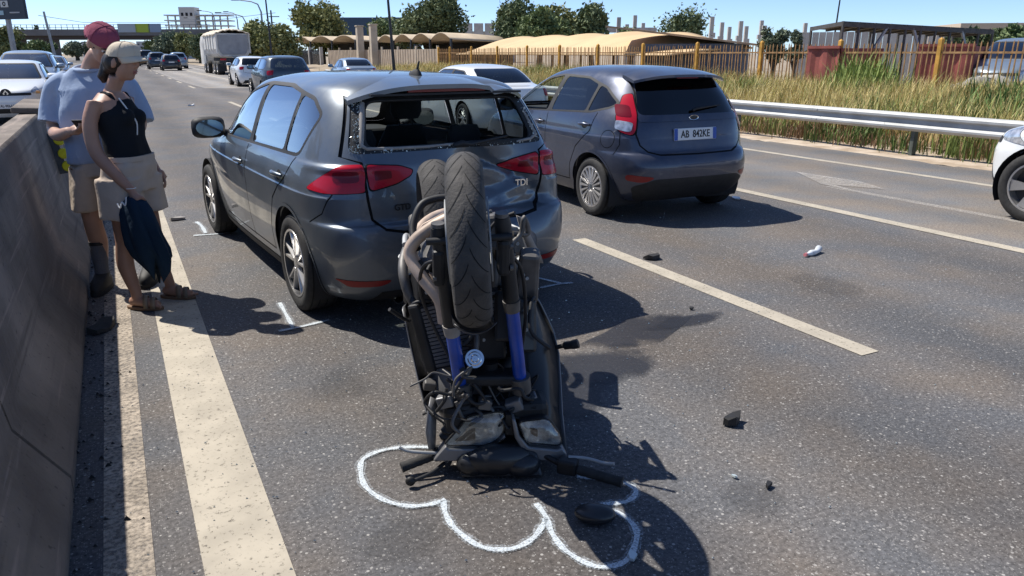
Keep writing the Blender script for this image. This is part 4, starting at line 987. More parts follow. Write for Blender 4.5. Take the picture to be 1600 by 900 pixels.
def traffic_car(name, label, loc, rotz, paint, kind='hatch', L=4.2, H=1.47, W=.88, wb=2.6, nc=44, per=2, group=None, glass='glass_dark', face='plain', style='double', extras=None, wr=.31):
    rows, ym, rh, fr, ws, up = generic_rows(kind, L, H, W, wb)
    c = []
    bt = .985*up; tp = 1.335*up
    if kind == 'sedan': dlo = [(ws-.38, bt), (rh+.75, bt+.015), (rh+.98, bt+.12), (rh+1.35, tp-.03), (rh+1.9, tp), (ws-1.05, tp-.01), (ws-.75, tp-.12)]
    else: dlo = [(ws-.33, bt), (rh+.55, bt+.02), (rh+.42, bt+.10), (rh+.52, tp-.08), (rh+.85, tp), (ws-1.0, tp), (ws-.72, tp-.10)]
    bp = (dlo[1][0] + dlo[0][0])/2 - .05
    c += car_common_cuts(dlo, [(bp+.04, ws, 'front_window'), (rh-.2, bp-.04, 'rear_window')])
    for wv in ('L', 'R'):
        for st in ([(bp, .32), (bp, bt)], [(ws-.25, .32), (ws-.2, bt)], [(.42, .32), (.25, .68), (dlo[1][0]-.02, bt)]): c.append(('seam_' + wv, strip(st, .012), wv))
    for sg in (-1, 1):
        wv = 'L' if sg < 0 else 'R'
        z0, z1 = (.80*up, .97*up)
        c.append(('tail_light_' + wv, [('B', sg*.52*W/.88, z1), (wv, rh+.26, z1-.02), (wv, rh+.22, z0), ('B', sg*.56*W/.88, z0+.02)], 'M'))
        c.append(('headlight_' + wv, [('F', sg*.50*W/.88, .70*up), ('F', sg*.50*W/.88, .775*up), (wv, fr-.52, .86*up), (wv, fr-.44, .73*up), ('F', sg*.70*W/.88, .67*up)], 'M'))
        if face == 'clio': c.append(('fog_lamp_' + wv, [('F', sg*.58, .40), ('F', sg*.58, .47), (wv, fr-.28, .48), (wv, fr-.28, .42)], 'M'))
    if kind == 'sedan': rw = [(-.60, 1.07*up), (.60, 1.07*up), (.50, 1.36*up), (-.50, 1.36*up)]
    else: rw = [(-.62, 1.03*up), (.62, 1.03*up), (.53, 1.35*up), (-.53, 1.35*up)]
    sx = W/.88
    rw = [(a*sx, z) for a, z in rw]
    c += [('rear_screen', roundpoly(rw, .06), 'B'), ('tailgate_seam', strip([(-.58*sx, .96*up), (-.57*sx, .70*up), (-.4*sx, .66*up), (.4*sx, .66*up), (.57*sx, .70*up), (.58*sx, .96*up)], .013), 'B'), ('valance', [(-.65*sx, .175), (.65*sx, .175), (.55*sx, .33), (-.55*sx, .33)], 'B'),
          ('windscreen_trim', roundpoly([(-.71*sx, 1.0*up), (.71*sx, 1.0*up), (.56*sx, 1.37*up), (-.56*sx, 1.37*up)], .06), 'F'), ('windscreen', roundpoly([(-.67*sx, 1.02*up), (.67*sx, 1.02*up), (.53*sx, 1.345*up), (-.53*sx, 1.345*up)], .06), 'F'),
          ('grille', roundpoly([(-.50*sx, .66*up), (.50*sx, .66*up), (.50*sx, .72*up), (-.50*sx, .72*up)], .02), 'F'), ('lower_intake', roundpoly([(-.52*sx, .26*up), (.52*sx, .26*up), (.44*sx, .46*up), (-.44*sx, .46*up)], .04), 'F')]
    p = M[paint]; mm = {'body': (p, 0), 'tailgate_seam': (M['seam'], -.006), 'valance': (M['black'], .003), 'rear_screen': (M[glass], -.002), 'windscreen': (M['glass_front'], -.002), 'windscreen_trim': (M['black'], .001), 'grille': (M['black'], .004), 'lower_intake': (M['black'], -.004)}
    for wv in ('L', 'R'):
        mm.update({'seam_' + wv: (M['seam'], -.005), 'window_trim_' + wv: (M['black'], .001), 'front_window_' + wv: (M['glass_front'], -.003), 'rear_window_' + wv: (M[glass], -.003), 'tail_light_' + wv: (M['red_lens'], .005), 'headlight_' + wv: (M['clear_lens'], .006), 'fog_lamp_' + wv: (M['black'], .004)})
    root, sh, ob = base_car(name, label, loc, rotz, rows, ym, mm, c, {'y': (0, wb), 'r': wr, 'track': W-.115, 'arch': wr+.05, 'style': style, 'n': 5, 'rim': wr*.69}, group, nc, per, lining=False)
    for wv, sg in (('L', -1), ('R', 1)): mirror_part(root, sh, ws-.42, bt+.02, sg, p if face != 'dark' else M['black'], wv, 1.0)
    b = MB(); b.box((0, rh + 1.0 if kind != 'sedan' else rh+1.9, .93), (1.2, .06, .30)); b.box((0, ws-.35, .93), (1.3, .35, .12)); b.build('cabin', M['lining'], root)
    pp, n = sh.on(0, .76*up if face != 'front' else .5, 'B', .012)
    b = MB(); b.box((0, 0, 0), (.5, .012, .11)); b.build('number_plate', M['plate'], root, None, pp, (R(-5), 0, 0))
    return root, sh, ob

# white sedan ahead of the blue-grey hatchback
traffic_car('sedan_car', 'white sedan with dark rear window beyond the blue-grey hatchback', (7.25, 14.6, 0), R(1), 'paint_white', 'sedan', 4.6, 1.385, .90, 2.75, 60, 3)
# dark estate-like hatchback further up the lane
traffic_car('hatchback_car', 'dark teal hatchback with roof gleaming, past the bonnet of the struck car', (5.75, 29.2, 0), R(0), 'paint_navy', 'suv', 4.3, 1.53, .90, 2.65, 56, 3, glass='glass_front')
traffic_car('hatchback_car', 'small white car half hidden left of the dark teal hatchback', (6.5, 41.0, 0), R(0), 'paint_white', 'hatch', 4.1, 1.47, .87, 2.55, 44, 2)
traffic_car('sedan_car', 'silver-blue car of which only the roof shows by the beige gates', (10.6, 36.6, 0), R(-4), 'paint_silver', 'sedan', 4.5, 1.40, .88, 2.7, 44, 2)
# far queue
traffic_car('hatchback_car', 'black hatchback far up the carriageway with pale number plate', (5.45, 81.5, 0), 0, 'paint_black', 'hatch', 4.1, 1.50, .90, 2.55, 40, 2)
traffic_car('suv_car', 'dark grey off-roader far ahead beside the black hatchback', (4.7, 90.0, 0), 0, 'paint_navy', 'suv', 4.5, 1.72, .92, 2.7, 40, 2)
traffic_car('suv_car', 'silver off-roader far ahead, partly behind the black hatchback', (6.9, 92.0, 0), 0, 'paint_silver', 'suv', 4.5, 1.70, .92, 2.7, 40, 2)
traffic_car('van_car', 'boxy dark green van at the far end of the road', (4.6, 112.0, 0), 0, 'paint_black', 'van', 4.6, 2.0, .95, 2.8, 40, 2)
traffic_car('hatchback_car', 'pale car at the far end of the road beside the boxy van', (7.4, 122.0, 0), 0, 'paint_white', 'hatch', 4.2, 1.5, .9, 2.6, 36, 2)
# oncoming side, beyond the barrier
clio, csh, cob = traffic_car('hatchback_car', 'white oncoming hatchback with black grille band and lit amber lamp', (-2.18, 24.6, 0), R(180), 'paint_white', 'hatch', 4.06, 1.45, .87, 2.59, 70, 3, face='clio')
pp, n = csh.on(0, .70, 'F', .015)
b = MB(); b.add([(0, 0, .085), (.06, 0, 0), (0, 0, -.085), (-.06, 0, 0), (0, -.0, .045), (.03, 0, 0), (0, 0, -.045), (-.03, 0, 0)], [(0, 1, 5, 4), (1, 2, 6, 5), (2, 3, 7, 6), (3, 0, 4, 7)]); b.build('badge', M['chrome'], clio, None, pp)
b = MB(); b.lathe([(.001, 0), (.11, 0), (.11, -.02), (.001, -.02)], 20, 'y'); b.build('badge_roundel', M['black'], clio, None, pp - Vector((0, .004, 0)))
pp, n = csh.on(0, .43, 'F', .015)
b = MB(); b.box((0, 0, 0), (.5, .012, .11)); fpl = b.build('front_plate', M['plate'], clio, None, pp); text_part('AL-906AB', .085, M['ink'], fpl, (0, .008, 0), (R(90), 0, R(180)), 'plate_lettering', .001, .001, .8)
pp, n = csh.on(-.60, .72, 'F', .02); b = MB(); b.ell((0, 0, 0), (.06, .02, .03), 12, 8); b.build('indicator', M['amber'], clio, 60, pp)
traffic_car('suv_car', 'dark oncoming off-roader with large windscreen behind the white hatchback', (-2.3, 31.6, 0), R(180), 'paint_silver', 'suv', 4.5, 1.70, .93, 2.7, 56, 3, glass='glass_front')
traffic_car('hatchback_car', 'white oncoming car whose roof shows past the off-roader', (-5.9, 31.5, 0), R(180), 'paint_white', 'suv', 4.3, 1.60, .9, 2.6, 44, 2)
traffic_car('hatchback_car', 'silver oncoming car far off behind the man in the blue shirt', (-2.6, 48, 0), R(180), 'paint_silver', 'hatch', 4.2, 1.5, .9, 2.6, 40, 2)
# white car entering on the right
traffic_car('electric_car', 'white car with black-and-silver bladed wheel in the turning lane', (8.86, 1.42, 0), R(2), 'paint_white', 'hatch', 4.26, 1.56, .90, 2.77, 80, 4, style='blade', face='dark', wr=.345)

# ------------------------------------------------------------------ tipper lorry
tk = thing('tipper_lorry', 'dusty white tipper lorry with tarpaulin heaped over its load', 'lorry', (8.75, 63.4, 0), R(2))
mw = mat('lorry_white', (.60, .58, .54), .6, var=.2, vscale=1.5); mt_ = mat('tarpaulin', (.62, .54, .42), .85, var=.15, vscale=2, bump=.4, bscale=5)
def body_ring(y, k=1.0): return [(-.95*k, y, 1.35), (.95*k, y, 1.35), (1.12*k, y, 1.55), (1.25*k, y, 1.9), (1.25*k, y, 3.05), (-1.25*k, y, 3.05), (-1.25*k, y, 1.9), (-1.12*k, y, 1.55)]
b = MB(); b.loft([body_ring(0), body_ring(6.2)]); bd = bevel(b.build('tipper_body', mw, tk), .04)
b = MB(); b.loft([[(x*.86, -.05, 1.5 + (z-1.35)*.84) for x, _, z in body_ring(0)], [(x*.86, .01, 1.5 + (z-1.35)*.84) for x, _, z in body_ring(0)]]); bevel(b.build('tailboard', mat('lorry_grey', (.30, .31, .33), .6, var=.12, vscale=2), bd), .02)
for x in (-1.2, 1.2): b = MB(); b.box((x, -.06, 2.35), (.10, .1, 1.5)); b.build('stanchion', mw, bd)
for yy in (1.2, 2.4, 3.6, 4.8): b = MB(); b.box((-1.28, yy, 2.4), (.06, .12, 1.2)); b.build('side_rib', mw, bd)
b = MB(); rr = random.Random(2); vs = []; NX, NY = 16, 20
for j in range(NY+1):
    for i in range(NX+1):
        s_ = -1+2*i/NX; t = j/NY; vs.append((s_*1.33, -.12+6.4*t, 3.03 + .36*(1-s_**2)*(.75+.25*math.sin(t*9)) + .05*math.sin(i*2.1+j*1.3) - (.10 if abs(s_) > .98 else 0)))
b.add(vs, [(j*(NX+1)+i, j*(NX+1)+i+1, (j+1)*(NX+1)+i+1, (j+1)*(NX+1)+i) for j in range(NY) for i in range(NX)]); o = b.build('tarpaulin', mt_, tk, 50, fix=False); s_ = o.modifiers.new('s', 'SOLIDIFY'); s_.thickness = .05
b = MB(); b.box((0, 3.2, 1.1), (.9, 8.0, .3)); b.build('chassis', M['black'], tk)
b = MB(); b.box((0, -.1, .95), (2.3, .12, .14)); b.box((0, -.06, .75), (2.2, .06, .1)); b.build('bumper_bar', M['alloy_dark'], tk)
for x in (-.85, .85): b = MB(); b.box((x, -.17, 1.15), (.42, .05, .14)); b.build('rear_lamp', M['red_lens'], tk)
b = MB(); b.box((0, -.15, .62), (.5, .02, .13)); b.build('number_plate', M['plate'], tk)
for x in (-.92, .92):
    b = MB(); b.box((x, -.02, .55), (.58, .03, .55)); b.build('mud_flap', M['black'], tk)
for yy in (.75, 2.1, 6.0, 7.5):
    for sg in (-1, 1): make_wheel(tk, (sg*.98, yy, .51), .51, .5 if yy < 3 else .32, sg, .29, 'blade', 6)
b = MB(); b.loft([ring((0, 8.0, .7), 1.22, 1.05, 20, p=6), ring((0, 8.0, 2.4), 1.22, 1.05, 20, p=6), ring((0, 7.9, 2.95), 1.12, .85, 20, p=5)]); b.build('cab', mw, tk, 40)
b = MB(); b.box((-1.35, 5.2, 1.2), (.12, 1.1, .5)); b.build('fuel_tank', M['steel'], tk)
# ------------------------------------------------------------------ far setting: fences, sheds, trees
def PX(px, py, Y):
    """world point seen at a given forward distance (survey helper for far things)"""
    v = py-450; c_, s_ = math.cos(PITCH), math.sin(PITCH); Fv = F_PX*c_-v*s_; Dv = F_PX*s_+v*c_; k = Y/Fv; x, y = c2w((px-800)*k, Y)
    return Vector((x, y, CAM_H-Dv*k))
m_rust = mat('fence_rust', (.34, .20, .09), .85, .2, var=.35, vscale=6); m_orange = mat('fence_post_ochre', (.52, .28, .05), .8, var=.25, vscale=5)
fx = 20.0
fence = thing('picket_fence', 'rusty ochre steel picket fence behind the tall dry grass', 'fence', (fx, 0, 0))
pk = MB(); pk.box((0, 0, 1.0), (.022, .030, 1.70)); pk.add([(-.011, -.015, 1.85), (.011, -.015, 1.85), (.011, .015, 1.85), (-.011, .015, 1.85), (0, 0, 1.91)], [(0, 1, 4), (1, 2, 4), (2, 3, 4), (3, 0, 4)])
p0 = pk.build('picket', m_rust, fence); p0.location = (0, 6.6, 0)
rr = random.Random(5); n = 0; y = 6.76
while y < 49.4:
    q = p0.copy(); C.objects.link(q); q.parent = fence; q.location = (rr.uniform(-.01, .01), y, rr.uniform(-.03, .02)); q.rotation_euler = (rr.uniform(-.02, .02), rr.uniform(-.015, .015), 0); y += .160
for z in (.55, 1.62):
    b = MB(); b.bar((0, 6.5, z), (0, 49.5, z), .035, .05); b.build('rail', m_rust, fence)
for y in (6.9, 10.25, 13.6, 16.85, 20.1, 23.4, 26.8, 30.2, 33.6, 37.0, 40.6, 44.2, 47.6, 49.6):
    b = MB(); b.box((0, y, .98), (.11, .11, 1.96)); b.add([(-.055, y-.055, 1.96), (.055, y-.055, 1.96), (.055, y+.055, 1.96), (-.055, y+.055, 1.96), (0, y, 2.02)], [(0, 1, 4), (1, 2, 4), (2, 3, 4), (3, 0, 4)])
    o = b.build('post', m_orange, fence)
# beige sheeted gates and their tall piers
m_beige = mat('gate_beige', (.36, .29, .22), .8, var=.15, vscale=1.5); m_pier = mat('pier_cream', (.48, .41, .32), .85, var=.12, vscale=1.5)
gate = thing('sheet_gate', 'beige sheet-metal gate and fence panels beyond the verge', 'gate', (20.2, 50.2, 0))
gy = [0, 4.2, 8.2, 12.2, 15.6, 18.4, 21.4, 25.4, 29.6]
for a, c_ in zip(gy, gy[1:]):
    b = MB(); b.box((0, (a+c_)/2, 1.0), (.05, c_-a-.16, 1.75)); pn = b.build('panel', m_beige, gate)
    k = int((c_-a)/.5)
    for j in range(1, k): b = MB(); b.box((-.04, a + (c_-a)*j/k, 1.0), (.03, .05, 1.74)); b.build('rib', m_beige, pn)
for a in gy: b = MB(); b.box((0, a, 1.05), (.13, .15, 2.1)); b.build('post', m_pier, gate)
for a in (17.3, 13.4):
    b = MB(); b.box((-.3, a, 1.9), (.55, .55, 3.8)); b.box((-.3, a, 3.85), (.65, .65, .1)); o = b.build('gate_pier', m_pier); o.location = (20.2, 50.2, 0); tag(bevel(o, .02), 'tall cream masonry gate pier nearer the dark bar fence' if a > 15 else 'tall cream masonry gate pier nearer the ochre fence', 'pier', 'gate piers')
# dark bar fence further on
bf = thing('bar_fence', 'dark bar fence beside the road beyond the beige gates', 'fence', (19.6, 80.5, 0))
q0 = None
for k in range(70):
    if q0 is None: b = MB(); b.box((0, 0, .95), (.05, .05, 1.9)); q0 = b.build('bar', M['alloy_dark'], bf); continue
    q = q0.copy(); C.objects.link(q); q.parent = bf; q.location = (0, k*.28, 0)
for z in (.3, 1.75): b = MB(); b.bar((0, 0, z), (0, 19.5, z), .05); b.build('rail', M['alloy_dark'], bf)
for k in range(0, 20, 5): b = MB(); b.box((0, k, 1.1), (.3, .3, 2.2)); b.build('post', M['concrete_lt'], bf)

# carports with scalloped roofs
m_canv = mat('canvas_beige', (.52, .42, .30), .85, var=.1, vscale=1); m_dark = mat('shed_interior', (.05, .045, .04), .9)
def carport(name, label, p0, p1, n, z, depth, group=None):
    p0, p1 = Vector((p0[0], p0[1], 0)), Vector((p1[0], p1[1], 0)); d = (p1-p0)/n; L = d.length; ax = d.normalized(); back = Vector((-ax.y, ax.x, 0))
    if back.x < 0: back = -back
    t = thing(name, label, 'carport', p0, 0, group)
    for k in range(n):
        b = MB(); vs = []; NX, NY = 10, 2
        for j in range(NY+1):
            for i in range(NX+1):
                s_ = i/NX; p = d*(k+s_) + back*(depth*j/NY); vs.append((p.x, p.y, z + .55*math.sin(math.pi*s_)*(1 if j != 1 else 1.1) - .25*j/NY))
        b.add(vs, [(j*(NX+1)+i, j*(NX+1)+i+1, (j+1)*(NX+1)+i+1, (j+1)*(NX+1)+i) for j in range(NY) for i in range(NX)])
        o = b.build('canopy', m_canv, t, 60, fix=False); s_ = o.modifiers.new('s', 'SOLIDIFY'); s_.thickness = .08
    for k in range(n+1):
        p = d*k; b = MB(); b.box((p.x, p.y, z/2), (.16, .16, z)); b.build('post', M['alloy_dark'], t)
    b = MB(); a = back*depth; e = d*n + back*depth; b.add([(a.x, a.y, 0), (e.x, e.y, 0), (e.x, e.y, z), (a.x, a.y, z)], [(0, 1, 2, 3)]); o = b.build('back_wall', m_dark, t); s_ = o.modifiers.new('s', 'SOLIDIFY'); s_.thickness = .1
    return t
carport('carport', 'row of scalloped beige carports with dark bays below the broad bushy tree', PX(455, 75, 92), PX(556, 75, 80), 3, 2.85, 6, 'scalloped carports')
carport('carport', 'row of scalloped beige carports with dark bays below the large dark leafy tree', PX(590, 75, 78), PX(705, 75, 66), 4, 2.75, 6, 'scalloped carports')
# big sand-coloured shade roof
ts = thing('shade_roof', 'long sand-coloured canvas shade roof behind the ochre fence', 'canopy', (0, 0, 0))
m_sand = mat('canvas_sand', (.60, .43, .24), .85, var=.08, vscale=.5)
A, B = PX(712, 60, 56), PX(1045, 66, 33)
ax = (B-A); ax.z = 0; L = ax.length; ax.normalize(); back = Vector((-ax.y, ax.x, 0)); back = back if back.x > 0 else -back
b = MB(); NX, NY = 80, 10; vs = []
for j in range(NY+1):
    for i in range(NX+1):
        s_ = i/NX; t = j/NY; p = Vector((A.x, A.y, 0)) + ax*(L*s_) + back*(4.5*t)
        e = min(1, (s_)/.08, (1-s_)/.30)
        z = 1.55 + (1.05 + .14*math.sin(s_*L/4.6*math.pi)**2)*math.sin(t*math.pi/2)*(.25 + .75*math.sin(e*math.pi/2)); vs.append((p.x, p.y, z))
b.add(vs, [(j*(NX+1)+i, j*(NX+1)+i+1, (j+1)*(NX+1)+i+1, (j+1)*(NX+1)+i) for j in range(NY) for i in range(NX)])
o = b.build('canvas', m_sand, ts, 60, fix=False); s_ = o.modifiers.new('s', 'SOLIDIFY'); s_.thickness = .06
for k in range(8):
    p = Vector((A.x, A.y, 0)) + ax*(L*(k+.5)/8) + back*.3; b = MB(); b.box((p.x, p.y, .8), (.1, .1, 1.6)); b.build('post', M['alloy_dark'], ts)
# pitched dark shed beside the bushes
sd_ = thing('lean_to_shed', 'low grey shed with a rusty sloping roof behind the fence', 'shed', PX(1090, 80, 36) * Vector((1, 1, 0)), R(-50))
b = MB(); b.box((0, 0, 1.0), (4.2, 3, 2.0)); b.build('wall', mat('shed_slate', (.10, .12, .16), .7, var=.15), sd_)
b = MB(); b.box((-.6, 0, 2.35), (6.6, 3.6, .08), (0, R(7), 0)); b.build('roof', mat('roof_tan', (.42, .30, .19), .8, var=.2, vscale=2), sd_)
# dark blue hall and grey panel building
o = MB().box((0, 0, 3.0), (16, 10, 6.0)).build('hall', mat('hall_blue', (.035, .07, .12), .6, var=.1)); o.location = PX(595, 80, 150)*Vector((1, 1, 0)); o.rotation_euler = (0, 0, -YAW); o.scale = (.9, 1, 1.3)
tag(o, 'dark blue flat-roofed hall between the tree crowns', 'building')
pb = thing('panel_building', 'pale grey building of upright concrete panels behind the trees', 'building', PX(758, 80, 140)*Vector((1, 1, 0)), -YAW)
for k in range(5): b = MB(); b.box((-3.0+k*1.9, 0, 3.3), (1.6, 1, 6.6)); b.build('panel', M['concrete_lt'], pb)
b = MB(); b.box((0, 4, 2.6), (11, 6, 5.4)); b.build('hall_body', mat('pale_grey', (.5, .5, .49), .8), pb)
# precast columns of an unfinished hall
for k, (px, top) in enumerate(((965, 27), (990, 24), (1003, 36), (1109, 26), (1125, 35), (1137, 42), (1154, 33), (1163, 41), (1186, 32), (1191, 40), (978, 38), (1254, 36))):
    Y = 75 + (k % 3)*6; p = PX(px, 80, Y); tz = PX(px, top, Y).z
    c_ = thing('precast_column', 'white precast concrete column of the unfinished hall', 'column', (p.x, p.y, 0), -YAW, 'precast columns of the unfinished hall')
    b = MB(); b.box((0, 0, tz/2), (.36, .36, tz)); b.build('shaft', M['concrete_lt'], c_)
    b = MB(); b.box((.08 if k % 2 else -.08, 0, tz*.66), (.56, .37, .45)); b.build('corbel', M['concrete_lt'], c_)
bm_ = thing('precast_beam', 'pale horizontal concrete beam across the unfinished hall', 'beam', PX(985, 47, 84), -YAW); b = MB(); b.box((0, 0, 0), (5.5, .4, .5)); b.build('beam_body', M['concrete_lt'], bm_)
# open steel canopy shed on the right
cs = thing('steel_canopy', 'open steel canopy shed on thin posts behind the fence', 'shed', (0, 0, 0))
m_cs = mat('canopy_steel', (.10, .095, .09), .7, .3, var=.2)
a, c_, d = PX(1268, 42, 27), PX(1318, 33, 25), PX(1552, 46, 27); e = a + (d-c_)
b = MB(); b.add([a, c_, d, e], [(0, 1, 2, 3)]); o = b.build('roof_sheet', m_cs, cs, fix=False); s_ = o.modifiers.new('s', 'SOLIDIFY'); s_.thickness = .07
for k in range(11):
    t = k/10; p, q = c_.lerp(d, t), a.lerp(e, t); b = MB(); b.bar(p - Vector((0, 0, .08)), q - Vector((0, 0, .08)), .06, .1); b.build('purlin', m_cs, cs)
    b = MB(); b.bar((p.x, p.y, 0), p, .06); b.build('post', m_cs, cs)
    if k % 2 == 0: b = MB(); b.bar((q.x, q.y, 0), q, .06); b.build('post', m_cs, cs)
for t0, t1 in ((.28, .12), (.45, .58), (.78, .90)):
    p, q = c_.lerp(d, t0), c_.lerp(d, t1); b = MB(); b.bar((p.x, p.y, p.z-.1), (q.x, q.y, .9), .07); b.build('brace', M['steel'], cs)
for y_ in (.6,): b = MB(); b.bar(c_.lerp(d, 0) - Vector((0, 0, .1)), c_.lerp(d, 1) - Vector((0, 0, .1)), .07, .12); b.build('edge_beam', m_cs, cs)
# red corrugated containers
m_red = mat('container_red', (.27, .075, .06), .7, .1, var=.25, vscale=2)
def container(label, pa, pb, z1, Y0, Y1):
    A, B = PX(pa, 90, Y0), PX(pb, 90, Y1); A.z = B.z = 0; ax = B-A; L = ax.length; t = thing('container', label, 'container', A, math.atan2(ax.y, ax.x), 'red containers')
    pts = []; n = int(L/.14)
    for k in range(n+1): pts.append((L*k/n, -.03 if k % 4 in (0, 1) else .02))
    b = MB(); vs = [(x, y, .1) for x, y in pts] + [(x, y, z1) for x, y in pts]; m_ = len(pts)
    b.add(vs, [(i, i+1, m_+i+1, m_+i) for i in range(m_-1)]); b.build('corrugated_side', m_red, t, fix=False)
    b = MB(); b.box((L/2, 1.1, z1/2+.05), (L-.02, 2.1, z1-.1)); b.build('box_body', m_red, t)
    b = MB(); b.box((L/2, -.02, z1+.03), (L, .1, .08)); b.build('top_rail', m_red, t); return t
container('red corrugated container under the steel canopy beside the olive saplings', 1262, 1312, 1.75, 25, 24)
container('red corrugated container under the steel canopy beside the old van', 1434, 1522, 1.80, 24, 23)
# pale hoarding behind the canopy and a beige house
hd = thing('hoarding', 'pale grey sheet hoarding seen under the steel canopy', 'hoarding', PX(1260, 85, 44)*Vector((1, 1, 0)), 0)
A, B = PX(1245, 85, 44), PX(1520, 85, 40); b = MB(); ax = B-A; k = 24
for j in range(k):
    p = Vector((A.x, A.y, 0)) + ax*((j+.5)/k); p.z = 1.35; b = MB(); b.box(p - Vector(hd.location), (abs(ax.length)/k-.02, .05, 2.7), (0, 0, math.atan2(ax.y, ax.x))); b.build('sheet', M['concrete_lt'], hd)
o = MB().box((0, 0, 2.6), (16, 8, 5.2)).build('flat_house', mat('house_beige', (.50, .42, .33), .85, var=.05)); o.location = PX(1640, 80, 62)*Vector((1, 1, 0)); o.rotation_euler = (0, 0, -YAW-.2); o.scale = (1, 1, .72)
tag(o, 'beige flat-roofed building rising beyond the fig trees', 'building')
# old van parked behind the fence
traffic_car('old_van', 'old pale blue van parked behind the fence beside bushes', (PX(1600, 100, 25).x, PX(1600, 100, 25).y, .1), R(110), 'paint_silver', 'van', 4.6, 1.95, .92, 2.6, 40, 2)
# rubble
rb = MB(); rr = random.Random(9)
def rock(label, px, py, Y, s):
    b = MB(); b.ell((0, 0, 0), (s, s*.8, s*.6), 14, 9); b.v = [tuple(c_*(1+.16*math.sin(7*v[0]/s+3*v[1]/s)+.10*math.sin(9*v[2]/s+4*v[0]/s)) for c_ in v) for v in b.v]
    o = b.build('boulder', M['concrete_lt'], None, 40); p = PX(px, py, Y); o.location = (p.x, p.y, s*.45+.2); tag(o, label, 'rock')
rock('large pale grey boulder below the old van', 1545, 118, 20.5, .8); rock('smaller grey boulder beside the large one', 1508, 116, 21, .6)

# ------------------------------------------------------------------ overpass, hill, far buildings
ov = thing('overpass', 'road overpass on concrete piers crossing far ahead', 'bridge', (0, 0, 0))
A, B = PX(-60, 50, 152), PX(345, 54, 150); A.z = B.z = 0; ax = (B-A); L = ax.length; an = math.atan2(ax.y, ax.x)
m_ov = mat('overpass_concrete', (.20, .185, .18), .9, var=.15, vscale=.4)
b = MB(); b.box((A+B)/2 + Vector((0, 0, 5.25)), (L, 9, 1.1), (0, 0, an)); b.build('deck', m_ov, ov)
b = MB(); b.box((A+B)/2 + Vector((0, 0, 4.4)), (L, 6, .7), (0, 0, an)); b.build('girder', mat('girder_brown', (.10, .085, .085), .8), ov)
for k in range(46):
    p = A + ax*((k+.5)/46) + Vector((0, 0, 6.2)); p += Vector((ax.y, -ax.x, 0)).normalized()*4.4; b = MB(); b.box(p, (.1, .1, .9)); b.build('railing_post', m_ov, ov)
for z in (6.1, 6.6): b = MB(); o_ = Vector((ax.y, -ax.x, 0)).normalized()*4.4; b.bar(A + o_ + Vector((0, 0, z)), B + o_ + Vector((0, 0, z)), .07); b.build('rail', m_ov, ov)
for t in (.20, .33, .97): p = A + ax*t; b = MB(); b.box((p.x, p.y, 2.1), (1.5, 5, 4.2), (0, 0, an)); b.build('pier', m_ov, ov)
o_ = Vector((ax.y, -ax.x, 0)).normalized()*4.7
for t, w_, nm, col in ((.695, 3.6, 'grey advertising banner hung on the overpass railing', (.45, .48, .50)), (.752, 2.7, 'yellow-green advertising banner on the overpass railing', (.45, .52, .05)), (.797, 2.4, 'blue-grey banner on the overpass railing', (.30, .36, .45))):
    p = A + ax*t + o_ + Vector((0, 0, 6.0)); o = MB().box((0, 0, 0), (w_, .06, 1.5)).build('banner', mat('banner_' + nm.split()[0], col, .6)); o.location = p; o.rotation_euler = (0, 0, an); tag(o, nm, 'banner')
ub = thing('unfinished_building', 'white unfinished concrete-frame building above the far trees', 'building', PX(316, 80, 235)*Vector((1, 1, 0)), -YAW)
m_ub = mat('frame_white', (.56, .55, .52), .9, var=.08)
for fl in range(3):
    for k in range(9):
        b = MB(); b.box((-9+k*2.2, 0, 8.6+fl*1.45), (.35, .35, 1.45)); b.build('column', m_ub, ub)
    b = MB(); b.box((0, 1, 9.3+fl*1.45), (19, 5, .3)); b.build('slab', m_ub, ub)
b = MB(); b.box((-2.5, 0, 11.6), (4.5, 4, 5.6)); b.build('stair_tower', m_ub, ub); b = MB(); b.box((0, 2, 4.2), (19, 4, 8.4)); b.build('base_block', m_ub, ub)
for k in range(3): b = MB(); b.box((-3.8+k*1.3, -2.02, 12.4), (.7, .06, .9)); b.build('window', M['lining'], ub)
for q, (px, w_, h_) in enumerate(((165, 14, 6.0), (215, 18, 5.0), (238, 10, 6.8), (190, 12, 4.5))):
    fb = thing('apartment_block', ['white apartment block glimpsed under the overpass deck', 'long pale apartment block far down the road', 'tall white apartment block at the end of the road', 'low pale block beyond the overpass'][q], 'building', PX(px, 83, 320+q*25)*Vector((1, 1, 0)), -YAW, 'far apartment blocks')
    b = MB(); b.box((0, 0, h_/2), (w_, 8, h_)); b.build('wall', mat('far_white%d' % q, (.42, .43, .43), .9), fb)
    for i in range(int(w_/2)):
        for j in range(3): b = MB(); b.box((-w_/2+1+i*2, -4.02, h_*(.25+.27*j)), (.9, .06, .8)); b.build('window', M['alloy_dark'], fb)
# embankment left and shrubs
struct(grid_sheet('embankment', -70, -13, 60, 175, 20, 40, lambda x, y: max(0, min(5.0, (-14-x)*.35))*min(1, max(0, (y-55)/50)) + .3*math.sin(x*.7+y*.4), mat('embankment_soil', (.16, .15, .08), .95, var=.4, vscale=.4, col2=(.28, .22, .14))))
